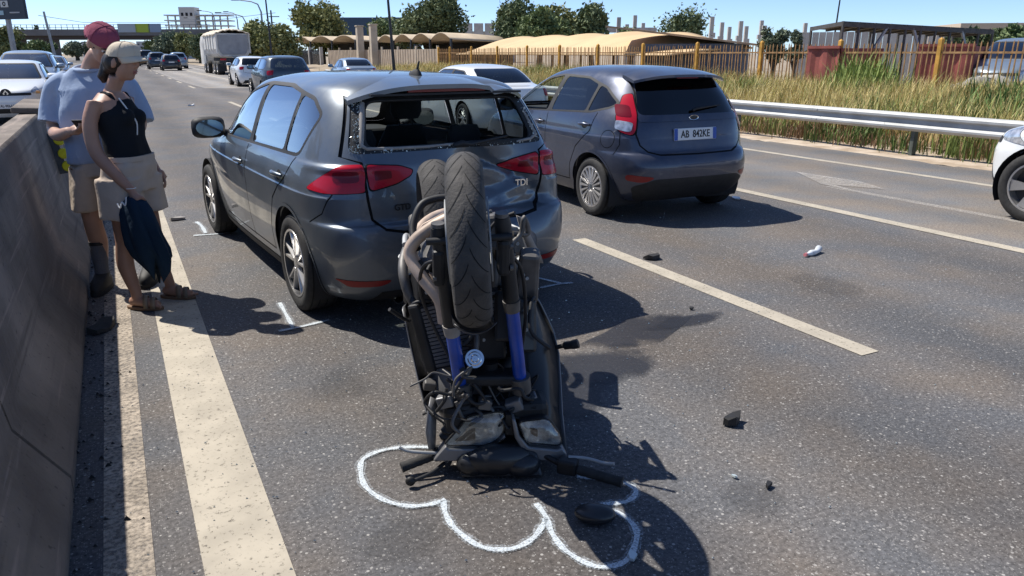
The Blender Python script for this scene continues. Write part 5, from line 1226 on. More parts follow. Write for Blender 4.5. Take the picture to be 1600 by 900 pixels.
# billboard
bb = thing('billboard', 'dark billboard with white and blue panels on a single post', 'billboard', PX(22, 80, 78)*Vector((1, 1, 0)), -YAW-.35)
b = MB(); b.box((0, 0, 2.6), (.35, .35, 5.2)); b.build('post', M['steel'], bb)
b = MB(); b.box((-.8, -.1, 5.75), (7.0, .3, 2.0)); bp_ = b.build('panel', mat('board_navy', (.02, .03, .05), .5), bb)
for c_, s_, col in (((-1.9, 6.3), (1.9, .4), (.6, .6, .6)), ((-1.9, 5.95), (1.7, .35), (.05, .35, .5)), ((-2.0, 5.45), (1.1, .5), (.55, .6, .65)), ((-.5, 5.35), (.8, .4), (.35, .5, .58)), ((.2, 6.15), (1.0, .6), (.6, .6, .58)), ((1.4, 5.35), (1.3, .12), (.4, .4, .42))):
    b = MB(); b.box((c_[0], -.27, c_[1]), (s_[0], .04, s_[1])); b.build('picture_block', mat('board_print_%d' % len(bpy.data.materials), col, .5), bp_)
b = MB(); b.lathe([(.1, -.30), (.22, -.30), (.22, -.28), (.1, -.28)], 16, 'y', (.2, 0, 6.15)); b.build('print_ring', M['ink'], bp_)
# poles and street lamps
def pole(label, px, top, Y, lean=0.0, r=.09, name='utility_pole', dark=True, cat='pole', cross=False):
    p = PX(px, 83, Y); tz = PX(px, top, Y).z; t = thing(name, label, cat, (p.x, p.y, 0), -YAW)
    b = MB(); b.tube([(0, 0, 0), (lean, 0, tz)], [r*1.2, r*.7], 8); b.build('shaft', M['alloy_dark'] if dark else M['steel'], t, 50)
    if cross: b = MB(); b.box((lean+.4, 0, tz-.9), (1.6, .1, .12)); b.build('cross_arm', M['alloy_dark'], t)
    return t
pole('thin black pole rising above the roof of the struck car', 616, -40, 40, -.25, .075)
pole('thin dark pole in front of the rounded tree', 425, -40, 60, -.15, .07)
pole('leaning grey pole beside the billboard', 86, 18, 95, -.5, .17, dark=False)
pole('thin mast rising behind the steel canopy', 1299, -30, 60, .2, .07)
pole('small utility pole with a cross-arm behind the trees', 429, 16, 120, 0, .16, cross=True)
def lamp(label, px, top, Y, arm, side=-1, dbl=False):
    p = PX(px, 83, Y); tz = PX(px, top, Y).z; t = thing('street_lamp', label, 'street lamp', (p.x, p.y, 0), -YAW, 'street lamps along the road')
    b = MB(); b.tube([(0, 0, 0), (0, 0, tz-.9), (side*arm*.12, 0, tz-.25), (side*arm*.4, 0, tz-.03), (side*arm, 0, tz+.12)], [.13, .08, .06, .05, .045], 8); b.build('post', M['steel'], t, 60)
    b = MB(); b.box((side*(arm+.25), 0, tz+.13), (.7, .28, .13), (0, 0, 0)); bevel(b.build('lamp_head', M['alloy_dark'], t), .05)
lamp('street lamp nearest the unfinished building', 312, 29, 150, 1.6); lamp('street lamp rising left of the lorry tarpaulin', 341, 18, 120, 1.9); lamp('street lamp with drooping head above the lorry', 376, 20, 110, 1.2)
lamp('tall curved street lamp beyond the rounded yellow-green tree', 389, 22, 88, 2.7); lamp('tallest curved street lamp beside the thin dark pole', 414, 2, 72, 2.0)
wr_ = MB(); pts = [PX(60, 24, 100), PX(130, 35, 130), PX(260, 35, 170), PX(330, 32, 150), PX(430, 20, 118)]; wr_.tube(pts, .035, 5); o = wr_.build('overhead_cable', M['alloy_dark'], None, 60); tag(o, 'thin overhead cable sagging across the sky', 'cable')

# ------------------------------------------------------------------ trees and shrubs
def leaf_mat(name, c1, c2):
    m = mat(name, c1, .75, var=.0, vscale=.7, col2=c2, detail=6); N, L_, b = nodes_of(m)
    b.inputs['Subsurface Weight'].default_value = 0; return m
LM = [leaf_mat('leaf_olive', (.15, .165, .055), (.28, .29, .11)), leaf_mat('leaf_dark', (.09, .125, .055), (.18, .22, .10)), leaf_mat('leaf_mid', (.10, .15, .055), (.20, .25, .10)), leaf_mat('leaf_grey', (.11, .14, .085), (.20, .24, .15))]
m_bark = mat('bark', (.11, .085, .06), .95, var=.3, vscale=4)
def tree(label, px, top, bot, wpx, Y, lm=0, n=2600, ls=.26, seed=0, group=None, sparse=False, spiky=.35, name='tree'):
    r_ = random.Random(seed); base = PX(px, 83, Y); base.z = 0; sc_ = Y/1231; zt = PX(px, top, Y).z; zb = max(.3, PX(px, bot, Y).z); rw = wpx*sc_/2*(1.22 if group == 'trees beyond the fence' else 1.1); H = zt-zb; n = int(n*1.25)
    t = thing(name, label, 'tree', base, 0, group)
    b = MB(); b.tube([(0, 0, -.1), (r_.uniform(-.1, .1), 0, zb*.7), (0, 0, zb+H*.55)], [rw*.09+.06, rw*.07+.04, .03], 8)
    lobes = []
    for k in range(17 if not sparse else 10):
        a = r_.uniform(0, 6.28); q = r_.uniform(.1, .74)*rw; z = zb + H*r_.uniform(.06, .80); f_ = 1-.45*abs((z-zb)/H-.42)
        c_ = Vector((q*math.cos(a)*f_, q*math.sin(a)*f_, z)); lobes.append((c_, r_.uniform(.32, .50)*min(rw, H*.75)))
        b.tube([(0, 0, zb*.6), c_*.5 + Vector((0, 0, zb*.3)), c_], [.05+rw*.02, .03, .012], 5)
    b.build('trunk', m_bark, t, 60)
    vs = []; fs = []; n = int(n*1.6)
    for k in range(n):
        c_, rad = lobes[k % len(lobes)]
        d = Vector((r_.gauss(0, 1), r_.gauss(0, 1), r_.gauss(0, 1))).normalized()
        p = c_ + d*rad*(r_.random()**.38)*(1 + (spiky*r_.random() if r_.random() < .25 else 0)); p.z = max(p.z, zb*.55)
        s_ = ls*r_.uniform(.5, 1.2); u = Vector((r_.gauss(0, 1), r_.gauss(0, 1), r_.gauss(0, .6)+.5)).normalized(); v = u.orthogonal().normalized()
        v = (v*math.cos(r_.uniform(0, 6.3)) + u.cross(v)*math.sin(r_.uniform(0, 6.3))).normalized(); o_ = len(vs)
        vs += [p - v*s_*.35, p + u*s_*.9, p + v*s_*.35, p - u*s_*.25]; fs.append((o_, o_+1, o_+2, o_+3))
    me = bpy.data.meshes.new('crown'); me.from_pydata([tuple(v) for v in vs], [], fs); me.materials.append(LM[lm]); o = bpy.data.objects.new('crown', me); C.objects.link(o); o.parent = t
    return t
G1 = 'trees beyond the fence'
tree('rounded yellow-green tree left of the carports', 424, 27, 92, 84, 72, 0, 4200, .34, 1, G1); tree('broad bushy tree above the left carports', 503, 11, 72, 92, 96, 0, 4200, .42, 2, G1)
tree('large dark leafy tree above the right carports', 668, -4, 72, 108, 80, 1, 5200, .36, 3, G1); tree('low shrubby tree leaning against the large dark tree', 610, 30, 74, 60, 88, 2, 2000, .36, 4, G1)
tree('dark tree just right of the grey panel building', 798, 3, 72, 66, 72, 1, 3600, .34, 5, G1); tree('middling green tree in the clump above the shade roof', 842, 14, 72, 80, 68, 2, 3800, .34, 6, G1)
tree('olive-green tree in the middle of the clump', 885, 12, 72, 76, 74, 0, 3600, .34, 7, G1); tree('rounded dark tree closing the clump on the right', 925, 10, 74, 66, 70, 1, 3600, .34, 8, G1)
tree('wispy spreading tree before the precast columns', 1068, 16, 84, 96, 52, 1, 2200, .22, 9, G1, True, .9); tree('low bushes left of the wispy tree', 985, 46, 76, 80, 58, 2, 1800, .26, 10, G1)
tree('small upright olive tree near the steel canopy', 1210, 27, 92, 38, 34, 3, 1800, .14, 11, G1, False, .6); tree('small thin olive sapling beside the steel canopy', 1243, 40, 92, 26, 33, 3, 1000, .13, 12, G1, True, .7)
tree('leafy fig tree behind the old van', 1530, 46, 84, 130, 33, 1, 3600, .2, 13, G1); tree('leafy fig tree below the beige flat-roofed building', 1600, 38, 84, 70, 31, 2, 2600, .2, 14, G1)
G2 = 'trees by the overpass'
tree('palm-like grey-green tree by the overpass', 262, 50, 88, 42, 140, 3, 1600, .5, 21, G2, False, .6); tree('brown-green tree left of the dark cypress', 290, 52, 88, 36, 138, 0, 1500, .5, 22, G2); tree('dark conical cypress left of the lorry', 311, 49, 90, 32, 132, 1, 1800, .45, 23, G2)
tree('scrubby tree under the right end of the overpass', 240, 64, 86, 36, 160, 2, 1100, .5, 24, G2); tree('dark shrub beside the distant road', 333, 64, 90, 30, 125, 2, 1000, .45, 25, G2)
tree('bushy scrub on the left embankment beside the billboard', 12, 44, 84, 60, 100, 0, 2200, .4, 26, G2); tree('low scrub below the leaning grey pole', 62, 62, 86, 50, 96, 2, 1700, .38, 27, G2); tree('small palm standing above the overpass', 64, 38, 60, 10, 175, 1, 300, .5, 28, G2)
tree('far grey-green scrub seen under the overpass', 120, 66, 86, 60, 175, 3, 1500, .55, 29, G2)

# ------------------------------------------------------------------ tall dry grass of the verge
def grass(name, label, n, region, hr, wd, m, seed, clump=None, z0=verge_z):
    r_ = random.Random(seed); vs = []; fs = []
    for k in range(n):
        if clump: c_ = clump[k % len(clump)]; x, y = c_[0] + r_.gauss(0, c_[2]), c_[1] + r_.gauss(0, c_[3] if len(c_) > 3 else c_[2])
        else:
            x = region[0] + (region[1]-region[0])*r_.random()**.9; y = region[2] + (region[3]-region[2])*r_.random()**1.7
        h_ = r_.uniform(*hr)*(.6+.4*math.sin(x*1.7+y*.9)**2); a = r_.uniform(0, 6.28); ln = r_.uniform(.08, .5)*h_; w_ = wd*r_.uniform(.6, 1.3)*(1+.03*max(0, y-10))
        dx, dy = math.cos(a), math.sin(a); px_, py_ = -dy*w_, dx*w_; z = z0(x, y) if x > 12.2 else .02; o_ = len(vs)
        b_ = r_.uniform(.3, 1.0)
        vs += [(x-px_, y-py_, z), (x+px_, y+py_, z), (x+dx*ln*.3+px_*.8, y+dy*ln*.3+py_*.8, z+h_*.6), (x+dx*ln*.3-px_*.8, y+dy*ln*.3-py_*.8, z+h_*.6), (x+dx*ln, y+dy*ln, z+h_*(1 if b_ > .5 else .85))]
        fs += [(o_, o_+1, o_+2, o_+3), (o_+3, o_+2, o_+4)]
    me = bpy.data.meshes.new(name); me.from_pydata(vs, [], fs); me.materials.append(m); o = bpy.data.objects.new(name, me); C.objects.link(o); tag(o, label, 'grass', None, 'stuff'); return o
GR = [leaf_mat('grass_straw', (.54, .41, .16), (.70, .58, .28)), leaf_mat('grass_olive', (.32, .30, .08), (.52, .47, .16)), leaf_mat('grass_green', (.10, .16, .035), (.24, .29, .07)), leaf_mat('grass_rust', (.24, .14, .07), (.36, .24, .13))]
grass('dry_grass', 'tall straw-coloured dry grass between guardrail and fence', 84000, (12.3, 20.4, 2, 52), (.28, .82), .006, GR[0], 1)
grass('olive_grass', 'tall yellow-green grass between guardrail and fence', 32000, (12.6, 20.4, 2, 50), (.32, .92), .006, GR[1], 2)
cl = [(rng.uniform(12.4, 19.8), rng.uniform(4, 40), rng.uniform(.15, .5)) for _ in range(60)]
grass('green_weeds', 'clumps of green weeds among the dry grass', 11000, None, (.3, .85), .012, GR[2], 3, cl)
cl = [(18.6, 14.2, .35), (18.3, 14.8, .4), (18.9, 15.2, .3)]
grass('giant_reed', 'bright green reed clump rising before the ochre fence', 600, None, (.8, 1.5), .018, leaf_mat('reed_green', (.14, .22, .04), (.30, .36, .10)), 4, cl)
cl = [(rng.uniform(11.9, 12.6), rng.uniform(3, 30), .22) for _ in range(90)]
grass('verge_weeds', 'low rusty and green weeds under the guardrail', 9000, None, (.15, .5), .008, GR[3], 5, cl)
cl = [(rng.uniform(11.8, 12.5), rng.uniform(3, 30), .2) for _ in range(50)]
grass('verge_greenery', 'green sprigs growing through the guardrail', 4500, None, (.2, .62), .010, GR[2], 6, cl)
cl = [(16.6, 8.6, .8), (17.5, 9.4, .9), (16.2, 7.6, .6)]
grass('leafy_bush', 'dense green bush between the guardrail and the old van', 2600, None, (.4, .95), .020, leaf_mat('bush_green', (.06, .13, .025), (.16, .26, .06)), 7, cl)
# ------------------------------------------------------------------ upturned motorcycle standing on its nose and bars against the struck car
bk = thing('motorcycle', 'upturned wrecked motorcycle with blue forks resting on its handlebars and headlights', 'motorcycle', (1.045, 2.33, 0), R(-20))
m_blue = mat('fork_blue', (.004, .055, .36), .4, .0, coat=.3, var=.15, vscale=15); m_cast = mat('cast_alloy', (.13, .125, .12), .55, .5, var=.25, vscale=14)
m_cop = mat('heat_tinted_steel', (.52, .40, .31), .55, .15, var=.35, vscale=7); m_grey = mat('fairing_silver', (.20, .20, .205), .45, .35, coat=.3, var=.12, vscale=6)
m_fair = mat('fairing_black', (.022, .023, .026), .38, .1, coat=.2, var=.2, vscale=5); m_mat = mat('frame_black', (.020, .020, .021), .55, .2, var=.25, vscale=12)
m_lens = glass_mat('headlamp_lens', (.80, .82, .82), .05); m_refl = mat('headlamp_reflector', (.78, .78, .77), .3, .35, var=.45, vscale=22, bump=.6, bscale=28)

def moto_wheel(parent, loc, rot, r, wd, rim, worn, ngroove, spokes, disc=True):
    h = wd/2; prof = []
    for k in range(13):
        t = -1 + 2*k/12; prof.append((r - .42*wd*(1-math.sqrt(max(0, 1-(t*.985)**2))), h*t))
    prof = [(rim, -h*.62)] + prof + [(rim, h*.62)]
    b = MB(); b.lathe(prof, 64, 'x'); ty = b.build('wheel', M['rubber_worn'] if worn else M['rubber'], parent, 60, loc, rot)
    g = MB()
    def surf(t, a, off): rr_ = r - .42*wd*(1-math.sqrt(max(0, 1-(t*.985)**2))) + off; return Vector((h*t, rr_*math.cos(a), rr_*math.sin(a)))
    for k in range(ngroove):
        for sg in (-1, 1):
            a0 = 2*math.pi*(k + (0 if sg < 0 else .45))/ngroove; P = []
            for j in range(9):
                u = j/8; P.append((sg*(.06 + .86*u), a0 + .34*u**.8 - .04*u*u, .0045*(1-.6*u)))
            vs = []
            for t, a, w_ in P: vs += [surf(t, a-w_/r, .0009), surf(t, a+w_/r, .0009)]
            g.add(vs, [(2*i, 2*i+1, 2*i+3, 2*i+2) for i in range(8)])
    o = g.build('tread_groove', M['seam'], ty, fix=False); o['kind'] = 'stuff'
    q = MB(); q.lathe([(rim+.004, -h*.66), (rim-.012, -h*.66), (rim-.03, -h*.3), (rim-.03, h*.3), (rim-.012, h*.66), (rim+.004, h*.66)], 48, 'x'); rm = q.build('rim', M['alloy_dark'], ty, 40)
    s_ = MB()
    for k in range(spokes): a = 2*math.pi*k/spokes; s_.bar((0, .03*math.cos(a), .03*math.sin(a)), (0, (rim-.02)*math.cos(a), (rim-.02)*math.sin(a)), .03, .03)
    s_.lathe([(.012, -.06), (.045, -.06), (.045, .06), (.012, .06)], 20, 'x'); s_.build('spokes', M['alloy_dark'], ty, 40)
    if disc:
        for sg in (-1, 1):
            d = MB(); d.lathe([(.095, sg*.070), (.148, sg*.070), (.148, sg*.075), (.095, sg*.075)], 40, 'x'); d.build('brake_disc', M['steel'], ty, 30)
    return ty
FW = Vector((-.009, 0, .982))
moto_wheel(bk, FW, (0, R(-3.2), R(-4)), .306, .128, .222, True, 22, 5)
moto_wheel(bk, (-.075, 1.47, .752), (0, R(-2), R(4)), .316, .182, .222, True, 20, 5, False)
# forks: black sliders above, blue tubes below, clamps
for sg, top, mid, bot in ((-1, (-.112, .03, 1.0), (-.074, .11, .625), (-.040, .17, .352)), (1, (.112, .03, 1.03), (.152, .10, .715), (.196, .17, .365))):
    T, Mi, Bo = Vector(top), Vector(mid), Vector(bot); d = (Bo-T).normalized()
    b = MB(); b.tube([T - d*.03, T, T + d*.10, Mi - d*.02, Mi], [.026, .031, .029, .030, .032], 16); sl = b.build('fork_slider', m_mat, bk, 50)
    b = MB(); b.lathe([(.001, 0), (.014, 0), (.018, -.004), (.024, -.004), (.024, .01), (.001, .01)], 18, 'z'); b.build('fork_cap', m_cast, sl, 40, T - d*.034, (R(8), 0, 0))
    b = MB(); b.tube([Mi - d*.012, Mi + d*.035], [.034, .030], 16); b.build('dust_seal', m_cast if sg > 0 else M['seal'], sl, 50)
    b = MB(); b.tube([Mi + d*.02, Bo + d*.02], [.0265, .0265], 18); b.build('fork_tube', m_blue, bk, 60)
    b = MB(); b.tube([Bo - d*.02, Bo + d*.05], [.041, .041], 16); b.box(Bo + d*.02 + Vector((0, .04, 0)), (.05, .05, .05)); b.build('fork_clamp', m_cast, bk, 40)
    b = MB(); b.box(T + Vector((sg*.004, .02, -.12)), (.045, .07, .14), (R(8), 0, 0)); o = bevel(b.build('brake_caliper', m_mat, bk), .015)
    for dz in (-.04, .04): b = MB(); b.lathe([(.001, 0), (.011, 0), (.011, .012), (.001, .012)], 10, 'x'); b.build('bolt', m_cast, o, None, T + Vector((sg*.026, .0, -.12+dz)))
b = MB(); b.tube([FW + Vector((-.15, .0, 0)), FW + Vector((.15, 0, .01))], .013, 12); b.build('front_axle', m_mat, bk, 60)
b = MB(); b.box((.078, .20, .372), (.30, .10, .045), (0, R(2), 0)); bevel(b.build('lower_yoke', m_mat, bk), .012)
b = MB(); b.box((.085, .21, .20), (.28, .09, .035), (0, R(2), 0)); bevel(b.build('upper_yoke', m_mat, bk), .012)
b = MB(); b.tube([(.078, .24, .42), (.085, .24, .16)], .035, 14); b.build('steering_stem', m_mat, bk, 50)
# front mudguard, folded over the far side of the wheel
b = MB(); rings = []
for k in range(17):
    a = R(-118 + 96*k/16); q = []
    for j in range(9):
        t = -1+2*j/8; rr_ = .335 - .035*abs(t)**2.2; q.append((.072*t + FW.x + .01, FW.y + rr_*math.cos(a)*.92 + .02, FW.z + rr_*math.sin(a)))
    rings.append(q)
vs = [p for q in rings for p in q]; b.add(vs, [(i*9+j, i*9+j+1, (i+1)*9+j+1, (i+1)*9+j) for i in range(16) for j in range(8)])
o = b.build('front_mudguard', m_fair, bk, 60, fix=False); s_ = o.modifiers.new('s', 'SOLIDIFY'); s_.thickness = .004
# radiator with fins, side tanks, cap
rad = MB(); A, B_, C_, D_ = Vector((-.20, .30, .645)), Vector((.13, .34, .700)), Vector((.16, .30, .420)), Vector((-.135, .27, .385))
rad.add([A, B_, C_, D_, A + Vector((0, .04, 0)), B_ + Vector((0, .04, 0)), C_ + Vector((0, .04, 0)), D_ + Vector((0, .04, 0))], [(0, 1, 2, 3), (7, 6, 5, 4), (0, 4, 5, 1), (1, 5, 6, 2), (2, 6, 7, 3), (3, 7, 4, 0)])
rd = rad.build('radiator', M['lining'], bk)
fn = MB()
for k in range(1, 17):
    t = k/17; p, q = A.lerp(D_, t), B_.lerp(C_, t); fn.bar(p - Vector((0, .004, 0)), q - Vector((0, .004, 0)), .005, .012)
o = fn.build('cooling_fin', M['steel'] if False else mat('fin_grey', (.13, .13, .135), .5, .3), rd); o['kind'] = 'stuff'
for p, q in ((A, D_), (B_, C_)):
    b = MB(); b.bar(p + Vector((-.015 if p is A else .015, .005, .01)), q + Vector((-.015 if p is A else .015, .005, -.01)), .032, .05); bevel(b.build('radiator_tank', m_mat if p is A else m_mat, rd), .012)
b = MB(); b.lathe([(.001, -.018), (.012, -.018), (.016, -.012), (.024, -.012), (.028, -.004), (.036, -.004), (.038, .012), (.001, .012)], 28, 'y'); b.build('horn', M['chrome'], bk, 30, (.012, .12, .487), (R(-25), 0, 0))
# header pipes, hose, heat shield on the left
def tubepart(name, pts, r, m, n=12):
    P = [Vector(p) for p in pts]; S = []
    for i in range(len(P)-1):
        p0, p1, p2, p3 = P[max(i-1, 0)], P[i], P[i+1], P[min(i+2, len(P)-1)]
        for k in range(6): t = k/6; S.append(.5*((2*p1)+(p2-p0)*t+(2*p0-5*p1+4*p2-p3)*t*t+(3*p1-p0-3*p2+p3)*t**3))
    S.append(P[-1]); b = MB(); b.tube(S, r, n); return b.build(name, m, bk, 60)
tubepart('header_pipe', [(-.06, .40, .62), (-.14, .34, .70), (-.205, .36, .80), (-.20, .48, .88), (-.12, .70, .92), (.05, 1.0, .90)], .021, m_cop)
tubepart('header_pipe', [(-.10, .42, .58), (-.20, .38, .62), (-.248, .40, .74), (-.235, .52, .82), (-.15, .75, .88), (.08, 1.02, .86)], .021, m_cast)
tubepart('header_pipe', [(.02, .40, .62), (.02, .36, .74), (.02, .42, .86), (.05, .70, .92)], .021, m_cop); tubepart('header_pipe', [(.10, .40, .62), (.12, .36, .74), (.12, .44, .86), (.10, .72, .90)], .021, m_cast)
tubepart('coolant_hose', [(-.19, .38, .86), (-.205, .45, .93), (-.17, .50, 1.01), (-.11, .52, 1.035), (-.04, .52, 1.04)], .016, m_mat)
tubepart('brake_hose', [(-.10, .06, .90), (-.17, .12, .86), (-.18, .2, .72), (-.10, .22, .50), (-.02, .2, .36)], .007, m_mat, 8)
tubepart('brake_hose', [(.12, .06, .92), (.19, .12, .84), (.22, .2, .62), (.20, .24, .40)], .007, m_mat, 8)
tubepart('coolant_hose', [(-.20, .34, .62), (-.22, .42, .70), (-.16, .5, .72)], .02, m_mat)
def panel(name, rows_, m, th=.006, smooth=50):
    """sheet through rows of points"""
    n = len(rows_[0]); b = MB(); b.add([p for q in rows_ for p in q], [(i*n+j, i*n+j+1, (i+1)*n+j+1, (i+1)*n+j) for i in range(len(rows_)-1) for j in range(n-1)])
    o = b.build(name, m, bk, smooth, fix=False); s_ = o.modifiers.new('s', 'SOLIDIFY'); s_.thickness = th; s_.offset = 0; return o
panel('heat_shield', [[(-.085, .30, 1.02), (-.095, .34, .985), (-.11, .38, .955)], [(-.165, .31, .975), (-.165, .36, .945), (-.165, .40, .92)], [(-.212, .33, .915), (-.20, .38, .89), (-.195, .42, .87)], [(-.222, .33, .870), (-.205, .38, .85), (-.20, .42, .84)],
  [(-.19, .29, .815), (-.165, .34, .80), (-.16, .38, .79)], [(-.135, .25, .765), (-.11, .30, .755), (-.10, .36, .75)], [(-.105, .24, .70), (-.085, .30, .69), (-.08, .35, .685)]], m_cop)
tubepart('heat_shield_strap', [(-.06, .22, 1.02), (-.13, .22, .985), (-.20, .22, .93), (-.218, .22, .875), (-.175, .18, .80), (-.115, .15, .72), (-.10, .15, .63)], .024, m_cop)
# engine, gearbox, frame, swingarm
b = MB(); b.loft([ring((0, .62, .40), .19, .24, 20, p=4), ring((0, .62, .46), .22, .27, 20, p=4), ring((0, .64, .66), .22, .28, 20, p=4), ring((0, .68, .80), .17, .22, 20, p=4), ring((0, .70, .84), .12, .16, 20, p=4)]); en = b.build('engine', m_cast, bk, 45)
for sg in (-1, 1):
    b = MB(); b.lathe([(.001, sg*.045), (.085, sg*.045), (.105, sg*.03), (.11, 0), (.001, 0)], 28, 'x'); b.build('engine_cover', m_mat, en, 40, (sg*.215, .72, .62))
for k in range(5): b = MB(); b.box((0, .39, .47+k*.035), (.34, .05, .010)); b.build('cylinder_fin', m_cast, en)
b = MB(); b.lathe([(.001, -.06), (.05, -.06), (.052, -.05), (.052, .06), (.001, .06)], 22, 'y'); b.build('oil_filter', m_mat, en, 40, (.0, .33, .74))
for sg in (-1, 1):
    tubepart('frame_spar', [(sg*.06 + .07, .26, .36), (sg*.17 + .03, .45, .40), (sg*.21, .80, .50), (sg*.17, 1.02, .62)], .032, m_mat)
    tubepart('swingarm', [(sg*.14, 1.0, .64), (sg*.15 - .04, 1.25, .70), (sg*.13 - .075, 1.47, .752)], .03, m_cast)
    tubepart('subframe', [(sg*.15, .95, .42), (sg*.13, 1.25, .34), (sg*.07, 1.60, .30)], .014, m_mat)
tubepart('foot_peg_bracket', [(.20, .95, .60), (.28, .88, .66), (.36, .84, .67)], .014, M['steel']); tubepart('foot_peg_bracket', [(-.20, .95, .60), (-.27, .90, .70)], .014, M['steel'])
tubepart('side_stand', [(-.20, .80, .78), (-.235, .62, .86), (-.24, .50, .85)], .012, M['steel'])
# tank, seat and tail, which lie lowest
b = MB(); b.loft([ring((.05, .62, .03), .10, .16, 20, p=3), ring((.05, .62, .06), .17, .27, 20, p=3), ring((.04, .63, .16), .205, .32, 20, p=3.2), ring((.03, .66, .30), .19, .30, 20, p=3.2), ring((.02, .68, .42), .13, .24, 20, p=3)]); b.build('fuel_tank', m_grey, bk, 60)
b = MB(); b.loft([ring((.0, 1.18, .14), .10, .26, 18, p=3), ring((0, 1.18, .18), .14, .32, 18, p=3), ring((-.01, 1.20, .28), .13, .32, 18, p=3), ring((-.01, 1.2, .33), .09, .28, 18, p=3)]); b.build('seat', m_mat, bk, 60)
b = MB(); b.loft([ring((-.02, 1.50, .24), .05, .10, 14, p=3), ring((-.02, 1.48, .30), .10, .20, 14, p=3), ring((-.02, 1.48, .40), .09, .19, 14, p=3)]); b.build('tail_fairing', m_grey, bk, 60)
# side fairings swept back from the nose
panel('side_fairing', [[(.375, .10, .075), (.33, .28, .07), (.26, .46, .10)], [(.385, .24, .165), (.35, .40, .16), (.27, .60, .17)], [(.395, .34, .26), (.36, .52, .27), (.26, .74, .28)], [(.402, .43, .36), (.37, .60, .37), (.25, .84, .38)], [(.385, .48, .45), (.35, .66, .46), (.23, .88, .46)], [(.335, .50, .56), (.31, .66, .56), (.22, .86, .55)], [(.28, .50, .66), (.265, .64, .655), (.20, .82, .64)]], m_grey, .006)
panel('inner_fairing', [[(.36, .12, .09), (.29, .14, .13), (.215, .22, .18)], [(.37, .26, .18), (.30, .27, .24), (.22, .30, .30)], [(.385, .36, .28), (.32, .34, .34), (.225, .34, .42)], [(.388, .44, .37), (.32, .40, .44), (.225, .37, .52)], [(.37, .49, .45), (.31, .44, .52), (.21, .40, .60)], [(.32, .51, .56), (.28, .46, .60), (.19, .42, .68)], [(.27, .51, .66), (.24, .48, .68), (.17, .44, .74)]], m_fair, .006)
panel('side_fairing', [[(-.15, .16, .08), (-.16, .34, .07), (-.15, .52, .10)], [(-.175, .28, .17), (-.185, .44, .17), (-.16, .62, .18)], [(-.207, .38, .285), (-.215, .54, .28), (-.19, .74, .28)], [(-.232, .46, .40), (-.235, .60, .39), (-.21, .80, .38)], [(-.250, .50, .50), (-.25, .64, .48), (-.22, .84, .46)], [(-.262, .52, .56), (-.262, .62, .54), (-.23, .78, .52)]], m_grey, .006)
panel('broken_panel', [[(.205, .36, .99), (.225, .37, .98)], [(.235, .42, .90), (.275, .45, .89)], [(.28, .50, .80), (.335, .53, .775)], [(.31, .54, .745), (.35, .56, .735)]], M['seal'], .005)
tubepart('indicator', [(.385, .42, .395), (.42, .40, .41), (.45, .38, .42), (.475, .37, .43)], [.010]*6 + [.018]*6 + [.020]*6 + [.008], m_mat, 10)
b = MB(); b.lathe([(.03, -.16), (.055, -.17), (.062, -.14), (.062, .16), (.045, .20), (.03, .2)], 24, 'y'); b.build('silencer', m_mat, bk, 50, (.345, 1.06, .65), (R(10), 0, R(-8)))
b = MB(); b.lathe([(.050, -.012), (.062, -.012), (.066, 0), (.062, .012), (.050, .012)], 24, 'y'); b.build('silencer_ring', M['steel'], bk, 50, (.325, .90, .622), (R(10), 0, R(-8)))
tubepart('rear_hugger', [(.02, 1.2, .95), (.05, 1.3, 1.0), (.03, 1.4, 1.04)], .02, m_mat)
tubepart('brake_lever', [(.17, .62, .90), (.20, .55, .91), (.24, .50, .90)], .008, M['steel'], 8); b = MB(); b.box((.145, .40, .88), (.07, .12, .16), (R(10), 0, R(10))); bevel(b.build('reservoir', m_mat, bk), .02)
# dark plates, brackets and ducts that fill the space round the forks
r_ = random.Random(33)
for k, (x, y, z, dx, dy, dz) in enumerate(((.08, .27, .50, .16, .05, .16), (.23, .30, .55, .10, .08, .22), (.25, .34, .75, .10, .10, .22), (-.17, .36, .74, .09, .12, .16), (-.03, .38, .88, .14, .14, .12), (.10, .40, .92, .12, .16, .14), (.19, .45, .86, .08, .20, .12), (-.20, .50, .66, .06, .2, .14), (.0, .50, 1.0, .10, .16, .06), (.13, .22, .62, .07, .05, .20))):
    b = MB(); b.box((x, y, z), (dx, dy, dz), (r_.uniform(-.3, .3), r_.uniform(-.3, .3), r_.uniform(-.4, .4)), .8); o = bevel(b.build('bracket', [m_mat, m_fair, m_cast][k % 3], bk), .015)
    for j in range(2): q = MB(); q.lathe([(.001, -.005), (.007, -.005), (.008, 0), (.001, 0)], 8, 'y'); q.build('bolt', M['steel'], o, None, (x + r_.uniform(-.3, .3)*dx, y - dy*.5, z + r_.uniform(-.3, .3)*dz))
for k in range(12):
    x0, y0, z0 = r_.uniform(-.2, .22), r_.uniform(.2, .40), r_.uniform(.55, .95); P = [(x0, y0, z0)]
    for j in range(4): P.append((P[-1][0]+r_.uniform(-.08, .08), min(.45, max(.12, P[-1][1]+r_.uniform(-.06, .06))), P[-1][2]+r_.uniform(-.12, .10)))
    tubepart('hose', P, r_.choice((.006, .008, .011)), [m_mat, M['black'], m_cast][k % 3], 8)
